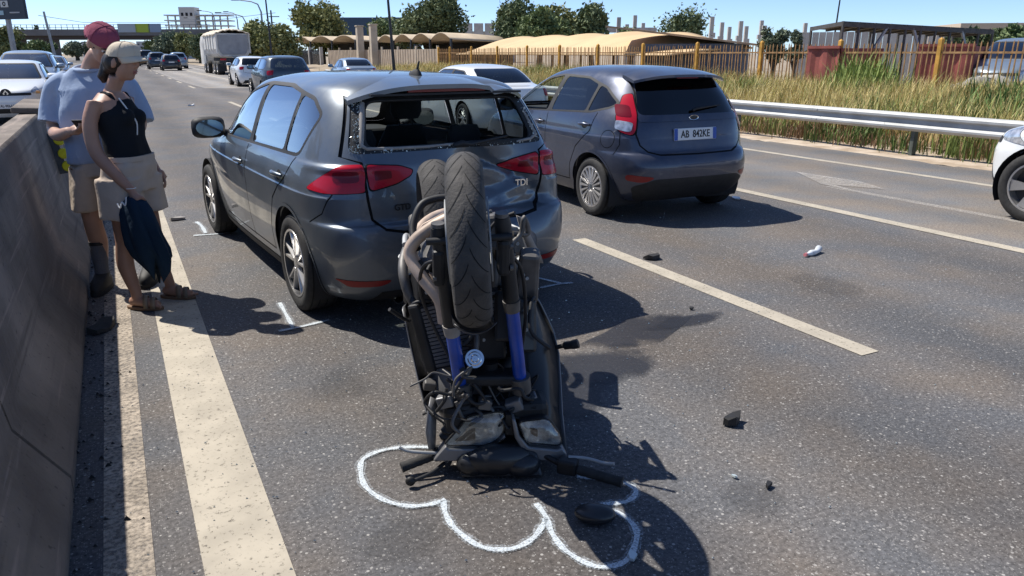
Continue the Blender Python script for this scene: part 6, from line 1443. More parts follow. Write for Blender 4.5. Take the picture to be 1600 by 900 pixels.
# loose wiring and clamps torn out round the yokes
r_ = random.Random(21)
for k in range(34):
    x0, y0, z0 = r_.uniform(-.12, .22), r_.uniform(.10, .24), r_.uniform(.24, .42); P = [(x0, y0, z0)]
    for j in range(4): P.append((P[-1][0]+r_.uniform(-.07, .07), min(.30, max(.07, P[-1][1]+r_.uniform(-.05, .04))), max(.20, P[-1][2]+r_.uniform(-.08, .06))))
    tubepart('cable', P, r_.choice((.004, .005, .007)), [m_mat, m_mat, m_cast, M['black']][k % 4], 7)
for x, y, z, s_ in ((-.10, .16, .30, .05), (.05, .13, .29, .04), (.17, .15, .27, .05), (-.05, .15, .235, .035), (.24, .20, .26, .05), (-.16, .25, .33, .04)):
    b = MB(); b.box((x, y, z), (s_*1.3, s_, s_), (r_.uniform(-.4, .4), r_.uniform(-.4, .4), r_.uniform(-.6, .6))); bevel(b.build('connector_block', [m_mat, m_cast, m_grey][int(s_*100) % 3], bk), .006)
# twin headlamps in their silver brows
def lampunit(poly, y0, dy, brow):
    n = len(poly); cx = sum(p[0] for p in poly)/n; cz = sum(p[1] for p in poly)/n
    poly = [(cx + (x-cx)*1.10, cz + .006 + (z-cz)*1.16) for x, z in poly]
    hb = MB(); rings = []
    for s_, d in ((1.06, .012), (1.06, .05), (.9, .10), (.6, .13)): rings.append([(cx+(x-cx)*s_, y0 + dy*(x-cx) + d, cz+(z-cz)*s_) for x, z in poly])
    hb.loft(rings); o = hb.build('headlight', m_mat, bk, 40)
    r_ = MB(); r_.add([(cx+(x-cx)*.97, y0+dy*(x-cx)+.010, cz+(z-cz)*.97) for x, z in poly] + [(cx+(x-cx)*.35, y0+dy*(x-cx)+.010-.0, cz+(z-cz)*.35) for x, z in poly], [(i, (i+1) % n, n+(i+1) % n, n+i) for i in range(n)] + [tuple(range(n, 2*n))])
    rf = r_.build('reflector', m_refl, o, fix=False)
    l_ = MB(); rings = [[(cx+(x-cx)*s_, y0+dy*(x-cx)-d, cz+(z-cz)*s_) for x, z in poly] for s_, d in ((1.03, -.006), (1.0, .006), (.8, .016), (.4, .022), (.05, .024))]
    l_.loft(rings); l_.build('lens', m_lens, o, 50)
    bw = MB(); bw.loft([[(x, y0 + dy*(x-cx) + d, z) for x, z in brow] for d in (-.012, .0, .06)]); bevel(bw.build('brow', m_grey, o, 40), .006)
    return o
HL = roundpoly([(-.100, .128), (-.040, .195), (-.012, .232), (.112, .246), (.116, .178), (.092, .142), (.045, .122)], .018, 3)
lampunit(HL, .10, -.05, [(-.160, .068), (-.108, .132), (-.098, .118), (.045, .112), (.096, .130), (.122, .172), (.128, .160), (.055, .082), (-.03, .062)])
HR = roundpoly([(.188, .205), (.292, .215), (.340, .150), (.345, .112), (.218, .128)], .018, 3)
lampunit(HR, .08, -.05, [(.150, .245), (.165, .240), (.182, .165), (.218, .118), (.330, .100), (.352, .108), (.372, .078), (.360, .050), (.27, .055), (.205, .075), (.162, .160)])
b = MB(); b.loft([[(.128, .09, .255), (.150, .09, .255), (.160, .10, .16), (.128, .10, .165)], [(.128, .16, .255), (.150, .16, .255), (.160, .16, .16), (.128, .16, .165)]]); b.build('lamp_divider', m_mat, bk)
b = MB(); b.box((.10, .20, .20), (.42, .14, .16)); bevel(b.build('headlight_shell', m_mat, bk), .03)
# pleated air duct beside the left lamp
b = MB(); rings = []
for k in range(15): rr_ = .052 if k % 2 else .043; rings.append([(-.085 + .010*k*.4 + rr_*math.cos(a), .17 + rr_*.8*math.sin(a), .13 + k*.0125) for a in [2*math.pi*j/16 for j in range(16)]])
b.loft(rings); b.build('pleated_duct', m_mat, bk, 20)
panel('nose_fin', [[(-.175, .14, .10), (-.150, .16, .085)], [(-.185, .15, .17), (-.145, .17, .15)], [(-.175, .17, .245), (-.14, .19, .23)], [(-.16, .20, .30), (-.135, .21, .28)]], m_grey, .006)
# instrument panel lying on the road
b = MB(); b.loft([[(-.06, .06, .008), (.27, .02, .008), (.25, .06, .095), (.16, .07, .13), (.02, .09, .115), (-.04, .10, .085)], [(-.06, .20, .008), (.27, .18, .008), (.25, .18, .10), (.16, .18, .14), (.02, .19, .13), (-.04, .19, .09)]]); o = bevel(b.build('instrument_panel', m_fair, bk), .012)
for x, z in ((-.02, .03), (.015, .085), (.20, .08), (.235, .03)): b = MB(); b.lathe([(.001, -.006), (.008, -.006), (.009, 0), (.001, 0)], 10, 'y'); b.build('bolt', m_cast, o, None, (x, .075 - .08*(x+.02) if z < .05 else .085-.06*x, z))
b = MB(); b.ell((.10, .075, .072), (.135, .055, .066), 24, 14); b.ell((.19, .06, .05), (.075, .05, .048), 20, 12); b.ell((.0, .085, .055), (.07, .045, .05), 20, 12); b.build('dial_housing', m_fair, bk, 60)
# handlebar, grips, levers, mirror arms
tubepart('handlebar', [(-.24, .13, .052), (-.12, .17, .075), (.06, .20, .13), (.20, .14, .10), (.36, .02, .052), (.50, -.06, .045)], .012, m_mat)
def grip(a, c_):
    a, c_ = Vector(a), Vector(c_); d = (c_-a); P = [a + d*k/10 for k in range(11)]; b = MB(); b.tube(P, [.019 + (.0015 if k % 2 else 0) for k in range(10)] + [.022], 14); return b.build('grip', M['rubber'], bk, 50)
grip((-.145, .155, .066), (-.285, .115, .040)); grip((.40, -.005, .050), (.555, -.095, .036))
b = MB(); b.box((-.125, .165, .068), (.07, .05, .055), (0, 0, R(15))); bevel(b.build('switch_cluster', m_mat, bk), .01); b = MB(); b.box((.365, .02, .055), (.08, .055, .06), (0, 0, R(-28))); bevel(b.build('switch_cluster', m_mat, bk), .01)
tubepart('clutch_lever', [(-.135, .13, .085), (-.20, .12, .098), (-.26, .12, .110), (-.29, .125, .125)], .007, M['steel'], 8); tubepart('front_brake_lever', [(.37, .035, .085), (.44, .02, .082), (.50, -.02, .080), (.535, -.04, .086)], .007, M['steel'], 8)
tubepart('mirror_arm', [(-.115, .12, .045), (-.165, .07, .036), (-.22, .04, .030), (-.245, .03, .028)], .008, m_mat, 8); b = MB(); b.ell((-.25, .03, .028), (.02, .014, .02), 12, 8); b.build('mirror_stub', m_mat, bk, 60)
b = MB(); b.ell((0, 0, 0), (.075, .045, .032), 20, 12); o = b.build('mirror_shell', m_fair, None, 60); o.location = (1.33, 1.93, .034); o.rotation_euler = (R(8), 0, R(-35)); tag(o, 'broken-off black mirror shell lying inside the paint outline', 'mirror')
# ------------------------------------------------------------------ the two people by the barrier
m_skin = mat('skin', (.38, .215, .15), .5, var=.08, vscale=9, spec=.4); m_skin2 = mat('skin_pale', (.43, .26, .19), .5, var=.08, vscale=9, spec=.4)
m_hair = mat('hair_dark', (.018, .013, .011), .5, var=.4, vscale=60); m_lips = mat('lips', (.32, .12, .10), .45)
def cloth_mat(name, col, fold=12.0, st=.35): return mat(name, col, .9, var=.10, vscale=5, bump=st, bscale=fold, spec=.2)
m_tank = cloth_mat('tank_black', (.012, .014, .018)); m_short = cloth_mat('shorts_beige', (.52, .43, .35), 14, .5); m_short2 = cloth_mat('shorts_stone', (.50, .42, .34), 14, .5)
m_shirt = cloth_mat('shirt_blue', (.34, .42, .56), 9, .4); m_capb = cloth_mat('cap_beige', (.58, .50, .39), 60, .2); m_capm = cloth_mat('cap_maroon', (.26, .065, .105), 30, .35)
m_sock = cloth_mat('sock_grey', (.13, .14, .16), 90, .3); m_jack = cloth_mat('jacket_navy', (.012, .030, .055), 12, .6); m_cork = mat('sandal_sole', (.20, .12, .07), .8); m_strap = mat('sandal_strap', (.26, .20, .14), .7)
m_eye = mat('eye_white', (.7, .7, .68), .3)
def body_mesh(name, b, m, parent, vox=.008, it=5):
    o = b.build(name, m, parent, None, fix=False)
    r_ = o.modifiers.new('remesh', 'REMESH'); r_.mode = 'VOXEL'; r_.voxel_size = vox; r_.use_smooth_shade = True
    s_ = o.modifiers.new('smooth', 'SMOOTH'); s_.iterations = it; s_.factor = .5
    return o
def ell_loft(b, secs, n=20, p=2.3):
    """horizontal sections (cx, cy, z, rx, ry)"""
    b.loft([ring((cx, cy, z), rx, ry, n, p=p) for cx, cy, z, rx, ry in secs])
def smooth_path(P, R_, k=5):
    S = []; Q = []; P = [Vector(p) for p in P]
    for i in range(len(P)-1):
        p0, p1, p2, p3 = P[max(i-1, 0)], P[i], P[i+1], P[min(i+2, len(P)-1)]
        for j in range(k):
            t = j/k; S.append(.5*((2*p1)+(p2-p0)*t+(2*p0-5*p1+4*p2-p3)*t*t+(3*p1-p0-3*p2+p3)*t**3)); Q.append(R_[i]*(1-t)+R_[i+1]*t)
    return S + [P[-1]], Q + [R_[-1]]
def limb(b, P, R_, n=14): S, Q = smooth_path(P, R_); b.tube(S, Q, n)
def hand(b, wrist, fwd, pal, s=1.0, curl=.9, thumb_side=1):
    """palm, four unequal curled fingers and a thumb leaving the side of the palm"""
    w_ = Vector(wrist); f = Vector(fwd).normalized(); q = Vector(pal).normalized(); side = f.cross(q).normalized()*thumb_side
    b.tube([w_, w_ + f*.045*s, w_ + f*.085*s], [.024*s, .030*s, .028*s], 12); b.ell(w_ + f*.05*s + side*.012*s, (.03*s, .03*s, .034*s), 10, 8)
    for k, (ln, of) in enumerate(((.070, .027), (.078, .009), (.073, -.010), (.057, -.028))):
        base = w_ + f*.085*s + side*of*s; d = f; P = [base - f*.02*s, base]; c_ = 0
        for seg in (.42, .33, .25):
            c_ += curl*.55; d = (f*math.cos(c_) + q*math.sin(c_)).normalized(); P.append(P[-1] + d*ln*seg*s)
        b.tube(P, [.0095*s, .0095*s, .009*s, .008*s, .0065*s], 8)
    t0 = w_ + f*.03*s + side*.028*s; P = [t0, t0 + (f*.5+side*.7+q*.4).normalized()*.032*s, t0 + (f*.5+side*.7+q*.4).normalized()*.032*s + (f*.85+q*.5).normalized()*.03*s]; b.tube(P, [.012*s, .0105*s, .008*s], 8)
def wrinkle(o, amp, f1, f2):
    for v in o.data.vertices:
        c_ = v.co; k = amp*(math.sin(c_.x*f1+c_.z*f2*.6)*math.sin(c_.y*f1*.9-c_.z*f2*.35) + .5*math.sin(c_.z*f2+c_.x*f1*.5)); n = v.normal; v.co = c_ + n*k
def garment(name, b, m, parent, vox=.009, it=4, amp=.006, f1=26, f2=17):
    o = b.build(name, m, parent, None, fix=False); r_ = o.modifiers.new('remesh', 'REMESH'); r_.mode = 'VOXEL'; r_.voxel_size = vox; r_.use_smooth_shade = True
    s_ = o.modifiers.new('smooth', 'SMOOTH'); s_.iterations = it; s_.factor = .5
    dg = bpy.context.evaluated_depsgraph_get(); me = bpy.data.meshes.new_from_object(o.evaluated_get(dg)); old = o.data; o.modifiers.clear(); o.data = me; me.name = name; bpy.data.meshes.remove(old)
    wrinkle(o, amp, f1, f2); me.shade_smooth(); return o
def head_parts(b, c, fwd, s=1.0, tilt=0.0):
    """skull, jaw, nose, brow, chin and ears about centre c, facing fwd (unit, may look down)"""
    f = Vector(fwd).normalized(); u = Vector((0, 0, 1)); sx = f.cross(u).normalized(); u = sx.cross(f).normalized(); Mx = Matrix((sx, f, u)).transposed(); e = Mx.to_euler()
    P = lambda x, y, z: Vector(c) + Mx @ Vector((x*s, y*s, z*s))
    def E_(x, y, z, r_): b.ell(P(x, y, z), tuple(k*s for k in r_), 18, 12, e)
    E_(0, -.012, .025, (.076, .096, .088)); E_(0, .022, -.035, (.062, .068, .078)); E_(0, .055, -.088, (.030, .028, .022)); E_(0, .080, .022, (.042, .016, .012))
    b.tube([P(0, .086, .022), P(0, .103, -.018), P(0, .098, -.026)], [.008*s, .013*s, .011*s], 10); E_(.011, .092, -.024, (.009, .01, .008)); E_(-.011, .092, -.024, (.009, .01, .008))
    E_(0, .078, -.052, (.024, .016, .008)); E_(0, .077, -.063, (.021, .015, .008)); E_(.035, .058, -.018, (.024, .022, .024)); E_(-.035, .058, -.018, (.024, .022, .024))
    for sg in (-1, 1): E_(sg*.077, -.012, -.008, (.012, .022, .033))
    return P, Mx, e
def face_bits(parent, P, e, s=1.0):
    for sg in (-1, 1):
        q = MB(); q.ell(P(sg*.031, .074, .004), (.013*s, .010*s, .0075*s), 12, 8, e); ey = q.build('eye', m_eye, parent, 60)
        q = MB(); q.ell(P(sg*.032, .083, .004), (.006*s, .004*s, .006*s), 10, 8, e); q.build('iris', m_hair, ey, 60)
        q = MB(); q.tube([P(sg*.014, .092, .024), P(sg*.032, .090, .029), P(sg*.050, .076, .022)], [.003*s, .0042*s, .002*s], 6); q.build('eyebrow', m_hair, parent, 60)
    q = MB(); q.ell(P(0, .0895, -.0525), (.021*s, .009*s, .0055*s), 12, 8, e); q.ell(P(0, .089, -.0625), (.018*s, .009*s, .006*s), 12, 8, e); q.build('lips', m_lips, parent, 60)
def cap_part(parent, P, Mx, e, m, s=1.0, brim=1, name='cap'):
    q = MB(); rings = []
    for k in range(9):
        t = k/8; z = .030 + .088*math.sin(t*math.pi/2); rr_ = math.cos(t*math.pi/2)**.62 if k < 8 else .03
        rings.append([P(.089*rr_*math.cos(a), -.012 + .106*rr_*math.sin(a), z - .012*math.sin(a)*0) for a in [2*math.pi*j/28 for j in range(28)]])
    q.loft(rings); cp = q.build(name, m, parent, 70)
    g = MB()
    for j in range(6):
        a = 2*math.pi*j/6 + .26; S = []
        for k in range(9): t = k/8; z = .030 + .0892*math.sin(t*math.pi/2); rr_ = math.cos(t*math.pi/2)**.62*1.003 if k < 8 else .03; S.append(P(.089*rr_*math.cos(a), -.012+.106*rr_*math.sin(a), z))
        g.tube(S, .0016*s, 5)
    g.ell(P(0, -.012, .119), (.007*s, .007*s, .005*s), 8, 6); g.build('cap_seam', m, cp, 60)
    q = MB(); vs = []; n = 15
    for r0 in range(6):
        t = r0/5
        for j in range(n):
            a = R(18 + 144*j/(n-1)); x = .086*math.cos(a)*(1 - .10*t); y = brim*(.094*math.sin(a)*(1) + t*.075*math.sin(a)**.8) - .010; vs.append(P(x, y, .036 - .022*t*t - .030*(x/.086)**2*(.35+.65*t)))
    q.add(vs, [(i*n+j, i*n+j+1, (i+1)*n+j+1, (i+1)*n+j) for i in range(5) for j in range(n-1)]); o = q.build('brim', m, cp, 60, fix=False); s_ = o.modifiers.new('s', 'SOLIDIFY'); s_.thickness = .004
    return cp

# ---- woman in profile, jacket in hand
wo = thing('person', 'woman in beige cap, black top and beige shorts, navy jacket in hand', 'person', (.06, 5.34, 0), R(-124))
b = MB()
ell_loft(b, [(0, -.035, .80, .150, .105), (0, -.045, .88, .172, .118), (0, -.05, .95, .158, .108), (0, -.075, 1.04, .128, .088), (0, -.115, 1.14, .140, .098), (0, -.150, 1.24, .152, .108), (0, -.185, 1.33, .150, .085), (0, -.20, 1.375, .085, .06)])
b.ell((.052, -.068, 1.215), (.062, .055, .06), 14, 10); b.ell((-.052, -.068, 1.215), (.062, .055, .06), 14, 10)
limb(b, [(0, -.200, 1.34), (0, -.185, 1.40), (0, -.160, 1.47)], [.056, .048, .050])
for sg, kn, an, toe in ((1, (.085, -.085, .455), (.105, -.045, .085), .17), (-1, (-.095, .01, .455), (-.135, .045, .085), .17)):
    limb(b, [(sg*.088, -.045, .86), (sg*.088 if sg > 0 else -.088, -.06 if sg > 0 else -.02, .66), kn, ((kn[0]+an[0])/2, (kn[1]+an[1])/2-.028, .30), (an[0], an[1], .12), an], [.088, .076, .052, .053, .034, .033])
    b.tube([(an[0], an[1]-.045, .050), (an[0], an[1], .060), (an[0], an[1]+.07, .048), (an[0], an[1]+.15, .036)], [.028, .036, .036, .026], 12)
    for k in range(5): b.tube([(an[0] + (-.026+.013*k)*(1 if sg > 0 else -1)*-1, an[1]+.14, .034), (an[0] + (-.03+.015*k)*-sg, an[1]+.182-.010*k, .030)], [.010, .008 if k else .011], 8)
limb(b, [(.150, -.195, 1.325), (.192, -.195, 1.20), (.205, -.135, 1.03), (.195, -.01, .90), (.180, .085, .80)], [.050, .044, .038, .034, .026]); hand(b, (.180, .088, .795), (-.05, .18, -1), (-.9, .25, 0), .98, 1.15, 1)
limb(b, [(-.150, -.195, 1.325), (-.215, -.20, 1.17), (-.245, -.17, 1.03), (-.225, -.05, .93), (-.20, .02, .87)], [.050, .043, .037, .032, .025]); hand(b, (-.20, .02, .87), (.1, .7, -.7), (.6, -.3, -.6), .95, .9, -1)
HW = Vector((0, -.125, 1.555)); Pw, Mw, ew = head_parts(b, HW, (.10, 1, -.06), .98)
wb_ = body_mesh('body', b, m_skin, wo, .0075, 4)
face_bits(wb_, Pw, ew, .98)
b = MB(); b.ell(Pw(0, -.040, .002), (.090, .092, .078), 22, 14, ew); b.ell(Pw(0, -.085, -.03), (.055, .045, .05), 16, 10, ew)
b.ell(Pw(0, -.125, -.028), (.036, .036, .038), 14, 10, ew); b.tube([Pw(0, -.10, -.01), Pw(0, -.128, -.04), Pw(.01, -.130, -.095), Pw(.012, -.115, -.135)], [.030, .036, .034, .014], 12)
hr = garment('hair', b, m_hair, wo, .006, 3, .003, 90, 60)
cap_part(wo, Pw, Mw, ew, m_capb, 1.0, 1)
# tank top
b = MB(); ell_loft(b, [(0, -.05, .955, .168, .120), (0, -.065, 1.02, .146, .106), (0, -.095, 1.10, .143, .104), (0, -.128, 1.19, .158, .116), (0, -.150, 1.25, .158, .118), (0, -.170, 1.30, .118, .104), (0, -.180, 1.335, .085, .090)], 24, 2.5)
b.ell((.052, -.062, 1.213), (.068, .060, .066), 14, 10); b.ell((-.052, -.062, 1.213), (.068, .060, .066), 14, 10)
for sg in (-1, 1): b.tube([(sg*.075, -.110, 1.30), (sg*.082, -.155, 1.362), (sg*.075, -.205, 1.375), (sg*.05, -.255, 1.31)], .017, 8)
garment('tank_top', b, m_tank, wo, .008, 3, .0035, 34, 24)
b = MB(); S, Q = smooth_path([(.07, -.100, 1.345), (.05, -.055, 1.28), (.03, .0, 1.20), (.02, .005, 1.12)], [.004]*4); b.tube(S, Q, 6); b.build('white_cord', M['plate'], wo, 60)
# flared shorts
def shorts(parent, waist, legs, m, amp, name='shorts'):
    b = MB(); ell_loft(b, waist, 26, 2.4)
    for secs in legs: ell_loft(b, secs, 24, 2.3)
    return garment(name, b, m, parent, .010, 3, amp, 38, 9)
shorts(wo, [(0, -.048, .975, .165, .120), (0, -.045, .93, .185, .135), (0, -.042, .85, .190, .142), (0, -.04, .78, .190, .145)],
       [[(.100, -.05, .86, .105, .140), (.102, -.05, .75, .108, .132), (.104, -.05, .610, .112, .136)], [(-.100, -.03, .86, .105, .140), (-.104, -.025, .75, .108, .132), (-.106, -.02, .625, .110, .134)]], m_short, .005)
b = MB(); b.loft([ring((0, -.048, .965), .172, .127, 26, p=2.4), ring((0, -.05, .995), .166, .121, 26, p=2.4)]); b.build('waistband', m_short, wo, 60)
# sandals
for an in ((.105, -.045), (-.135, .045)):
    x, y = an; b = MB(); so = [(x + .040*math.cos(a)*(1 + .12*math.sin(a)), y + .050 + .128*math.sin(a)) for a in [2*math.pi*k/22 for k in range(22)]]
    b.prism(so, .003, .024, 'z'); sl = bevel(b.build('sandal', m_cork, wo, 50), .004)
    for yy, zz in ((.065, .062), (.115, .052)):
        q = MB(); vs = []
        for k in range(9):
            a = math.pi*k/8
            for d_ in (-.016, .016): vs.append((x + .041*math.cos(a), y + yy + d_ + .012*math.cos(a), .018 + (zz+.018)*math.sin(a)**.8))
        q.add(vs, [(2*i, 2*i+1, 2*i+3, 2*i+2) for i in range(8)]); o = q.build('strap', m_strap, sl, 60, fix=False); s_ = o.modifiers.new('s', 'SOLIDIFY'); s_.thickness = .004
b = MB(); b.tube([(.180 + .030*math.cos(a), .078 + .030*math.sin(a), .815) for a in [2*math.pi*k/18 for k in range(18)]], .0025, 6, closed=True); b.build('bracelet', M['plate'], wo, 60)
# the jacket bundle hanging from her hand
b = MB(); n = 30; rings = []
for k, (z, cy, hw, th) in enumerate(((.755, .09, .035, .03), (.725, .10, .075, .050), (.66, .11, .098, .065), (.57, .125, .108, .075), (.48, .145, .118, .075), (.41, .165, .115, .068), (.355, .180, .095, .055), (.315, .185, .065, .038), (.29, .185, .035, .02))):
    q = []
    for j in range(n):
        a = 2*math.pi*j/n; fo = 1 + (.10 + .02*k)*math.sin(5*a + k*.35) + (.06 + .012*k)*math.sin(8*a - k*.6); q.append((.195 + th*fo*math.cos(a), cy + hw*fo*math.sin(a), z + (.012 + .006*k)*math.sin(3*a + .8) + .004*k*math.sin(5*a)))
    rings.append(q)
b.loft(rings); jk = b.build('jacket', m_jack, None, 70); jk.location = wo.location; jk.rotation_euler = wo.rotation_euler; tag(jk, 'crumpled navy jacket hanging from the hand of the woman', 'jacket')
b = MB(); S, Q = smooth_path([(.245, .02, .73), (.255, .04, .705), (.25, .055, .74), (.245, .07, .72), (.24, .08, .77)], [.005]*5); b.tube(S, Q, 6); b.build('drawstring', M['plate'], jk, 60)

def straighten(o, k, z0):
    for ch in o.children:
        for v in ch.data.vertices:
            if v.co.z > z0: v.co.y += k*(v.co.z-z0)
        straighten(ch, k, z0)
straighten(wo, .23, .84)

# ---- man looking down, cap back to front
mn = thing('person', 'man in maroon backward cap, pale blue T-shirt and beige shorts, head bowed', 'person', (-.115, 5.83, 0), R(163))
b = MB()
ell_loft(b, [(0, 0, .86, .155, .115), (0, 0, .94, .175, .125), (0, 0, 1.04, .165, .118), (0, .005, 1.16, .180, .128), (0, .01, 1.30, .185, .120), (0, .0, 1.42, .165, .095), (0, -.01, 1.49, .10, .07)])
limb(b, [(0, -.01, 1.45), (-.045, .03, 1.54), (-.105, .065, 1.60)], [.066, .060, .062])
for sg, kn, an in ((1, (.115, .035, .50), (.125, -.01, .10)), (-1, (-.115, .02, .50), (-.155, -.14, .10))):
    limb(b, [(sg*.095, 0, .92), (sg*.105, .02, .70), kn, ((kn[0]+an[0])/2, (kn[1]+an[1])/2-.035, .34), (an[0], an[1], .16), an], [.100, .086, .060, .062, .042, .042])
limb(b, [(.185, -.01, 1.42), (.250, -.03, 1.27), (.265, .0, 1.13), (.19, .16, 1.10), (.085, .255, 1.13)], [.046, .048, .046, .042, .030]); hand(b, (.085, .255, 1.13), (-.75, .45, .15), (-.2, .3, 1), 1.05, .8, -1)
limb(b, [(-.185, -.01, 1.42), (-.250, -.03, 1.27), (-.265, .02, 1.13), (-.20, .17, 1.10), (-.12, .265, 1.14)], [.046, .048, .046, .042, .030]); hand(b, (-.12, .265, 1.14), (.75, .45, .15), (.2, .3, 1), 1.05, .8, 1)
HM = Vector((-.150, .115, 1.660)); Pm, Mm, em = head_parts(b, HM, (-.55, .62, -.62), 1.04)
mb_ = body_mesh('body', b, m_skin2, mn, .0085, 4)
face_bits(mb_, Pm, em, 1.04)
b = MB(); b.ell(Pm(0, -.022, .010), (.080, .098, .085), 18, 12, em); garment('hair', b, m_hair, mn, .008, 2, .002, 90, 60)
cap_part(mn, Pm, Mm, em, m_capm, 1.04, -1)
b = MB(); ell_loft(b, [(0, .0, .905, .205, .150), (0, 0, .98, .208, .155), (0, .0, 1.10, .212, .160), (0, .005, 1.25, .212, .160), (0, .0, 1.38, .205, .142), (0, -.01, 1.455, .155, .110), (0, -.005, 1.505, .095, .082)], 28, 2.6)
for sg in (-1, 1):
    S, Q = smooth_path([(sg*.13, -.01, 1.425), (sg*.205, -.015, 1.39), (sg*.258, -.025, 1.28), (sg*.275, -.005, 1.165)], [.070, .078, .080, .086]); b.tube(S, Q, 18)
garment('t_shirt', b, m_shirt, mn, .009, 2, .009, 19, 21)
b = MB(); b.tube([(-.004 + .080*math.cos(a), .022 + .078*math.sin(a), 1.512 + .018*math.sin(a)*-1) for a in [2*math.pi*k/26 for k in range(26)]], .010, 8, closed=True); b.build('collar', m_shirt, mn, 60)
shorts(mn, [(0, 0, .97, .180, .130), (0, 0, .90, .195, .148), (0, 0, .82, .20, .155)], [[(.102, .005, .88, .105, .145), (.112, .02, .74, .112, .14), (.118, .025, .585, .116, .135)], [(-.102, .005, .88, .105, .145), (-.112, .015, .74, .112, .14), (-.12, .01, .585, .116, .135)]], m_short2, .008)
for sg, an in ((1, (.125, -.01)), (-1, (-.155, -.14))):
    x, y = an; b = MB(); b.loft([ring((x + (-.0 if sg > 0 else .012), y-.002 + (0 if sg > 0 else .03), .345), .054, .058, 18), ring((x, y-.006 + (0 if sg > 0 else .012), .27), .054, .058, 18), ring((x, y, .16), .046, .050, 18), ring((x, y+.004, .09), .046, .056, 18)]); so = b.build('sock', m_sock, mn, 60)
    b = MB(); b.loft([ring((x + (-.0 if sg > 0 else .012), y-.002 + (0 if sg > 0 else .03), .352), .056, .060, 18), ring((x + (0 if sg > 0 else .01), y-.002 + (0 if sg > 0 else .03), .328), .056, .060, 18)]); b.build('sock_band', M['black'], so, 60)
    b = MB(); b.loft([ring((x, y+.05, .030), .050, .150, 22, p=2.6), ring((x, y+.05, .065), .052, .150, 22, p=2.6), ring((x, y+.035, .095), .046, .115, 22, p=2.5), ring((x, y-.005, .125), .046, .062, 22)]); sh_ = b.build('shoe', M['black'], mn, 60)
    b = MB(); b.loft([ring((x, y+.05, .004), .053, .155, 22, p=2.6), ring((x, y+.05, .034), .054, .156, 22, p=2.6)]); b.build('sole', M['rubber'], sh_, 50)
b = MB(); b.box((0, 0, 0), (.075, .15, .009), (R(35), 0, 0)); o = bevel(b.build('phone', M['black'], None), .006); o.location = mn.matrix_basis @ Vector((-.015, .315, 1.165)); o.rotation_euler = mn.rotation_euler; tag(o, 'black phone held by the man in the pale blue T-shirt', 'phone')
# ------------------------------------------------------------------ debris on the road
def scrap(name, label, x, y, s, m, seed, flat=.35, cat='debris'):
    r_ = random.Random(seed); b = MB(); n = 7; top = []; bot = []
    for k in range(n):
        a = 2*math.pi*k/n; q = s*r_.uniform(.55, 1.15); h_ = s*flat*r_.uniform(.4, 1.2); top.append((q*math.cos(a), q*.55*math.sin(a), h_ + .004)); bot.append((q*1.02*math.cos(a), q*.57*math.sin(a), .001 + h_*.25*r_.random()))
    b.loft([bot, top]); o = b.build(name, m, None, 30); o.location = (x, y, .005); o.rotation_euler = (0, 0, r_.uniform(0, 6.3)); tag(o, label, cat); return o
scrap('plastic_shard', 'curled black plastic shard on the dashed lane line', 3.74, 4.74, .10, M['black'], 1); scrap('plastic_shard', 'bent black plastic piece alone on open asphalt', 2.29, 2.27, .055, M['black'], 2, .7)
scrap('plastic_shard', 'small dark scrap short of the bent black plastic piece', 2.05, 1.81, .026, M['black'], 3, .5); scrap('plastic_shard', 'tiny black crumb beyond the fluid stain', 3.18, 3.60, .022, M['black'], 4, .6)
scrap('rubber_strip', 'twisted black rubber strip at the foot of the barrier', -.24, 4.95, .13, M['rubber'], 5, .3); scrap('paper_scrap', 'white paper scrap beside the solid line by the blue-grey hatchback', 6.24, 6.44, .09, M['plate'], 6, .15)
scrap('trim_piece', 'thin pale trim piece on the edge line by the front wheel', .42, 8.15, .10, M['seal'], 7, .25); scrap('paper_scrap', 'white litter far up the carriageway', 2.2, 26.5, .16, M['plate'], 8, .3)
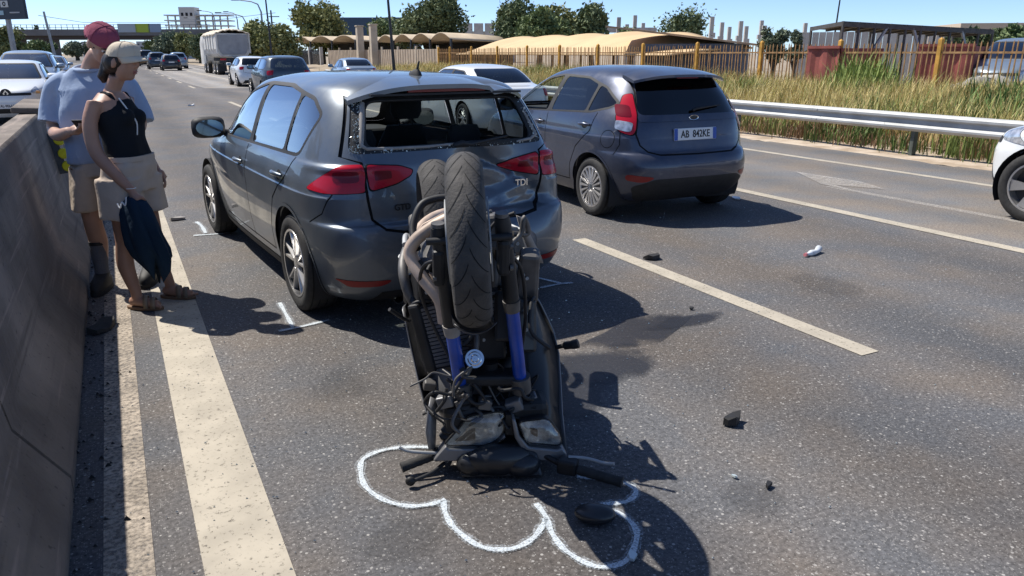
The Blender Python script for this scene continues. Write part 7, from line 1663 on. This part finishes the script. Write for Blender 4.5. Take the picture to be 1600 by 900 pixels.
scrap('glass_piece', 'pale green glass piece on the open asphalt', 1.98, 1.92, .015, M['chip'], 9, .5); scrap('glass_piece', 'pale glass piece inside the last loop of paint', 1.33, 1.70, .03, M['chip'], 10, .3)
bt = thing('plastic_bottle', 'crushed clear plastic bottle with pink cap on the road', 'bottle', (5.01, 4.24, .0), R(200))
m_bt = mat('bottle_plastic', (.75, .78, .80), .2, var=.15, vscale=30)
b = MB(); b.tube([(-.13, 0, .028), (-.12, 0, .03), (-.03, .012, .022), (.04, .0, .024), (.075, -.01, .02), (.10, -.015, .02)], [.018, .030, .020, .026, .014, .012], 14); b.build('bottle_body', m_bt, bt, 60)
b = MB(); b.tube([(.10, -.015, .02), (.125, -.018, .021)], .015, 12); b.build('cap', mat('cap_pink', (.65, .22, .24), .5), bt, 40)
# scattered crumbs of glass and grit
r_ = random.Random(12); b = MB()
for k in range(900):
    e = r_.random()
    if e < .45: x, y = 1.5 + r_.gauss(0, .8), 3.2 + r_.gauss(0, 1.0)
    elif e < .75: x, y = r_.uniform(-.33, .5), r_.uniform(2, 9)
    else: x, y = r_.uniform(0, 6), r_.uniform(1.5, 6.5)
    if x < -.32: continue
    s_ = .002 + .004*r_.random()**2; b.add([(x-s_, y, .005), (x+s_, y-s_*.5, .005), (x, y+s_, .005), (x, y, .005+s_*1.2)], [(0, 1, 3), (1, 2, 3), (2, 0, 3)])
o = b.build('glass_grit', M['chip'], None, fix=False); tag(o, 'scattered crumbs of window glass over the asphalt', 'glass crumbs', None, 'stuff')
r_ = random.Random(13); b = MB()
for k in range(500):
    x, y = -.34 + abs(r_.gauss(0, .09)), r_.uniform(1.5, 14); s_ = .004 + .010*r_.random()**3
    b.add([(x-s_, y, .005), (x+s_, y-s_*.5, .005), (x, y+s_, .005), (x, y, .005+s_*1.2)], [(0, 1, 3), (1, 2, 3), (2, 0, 3)])
o = b.build('gutter_grit', M['black'], None, fix=False); tag(o, 'dark grit collected along the foot of the barrier', 'grit', None, 'stuff')
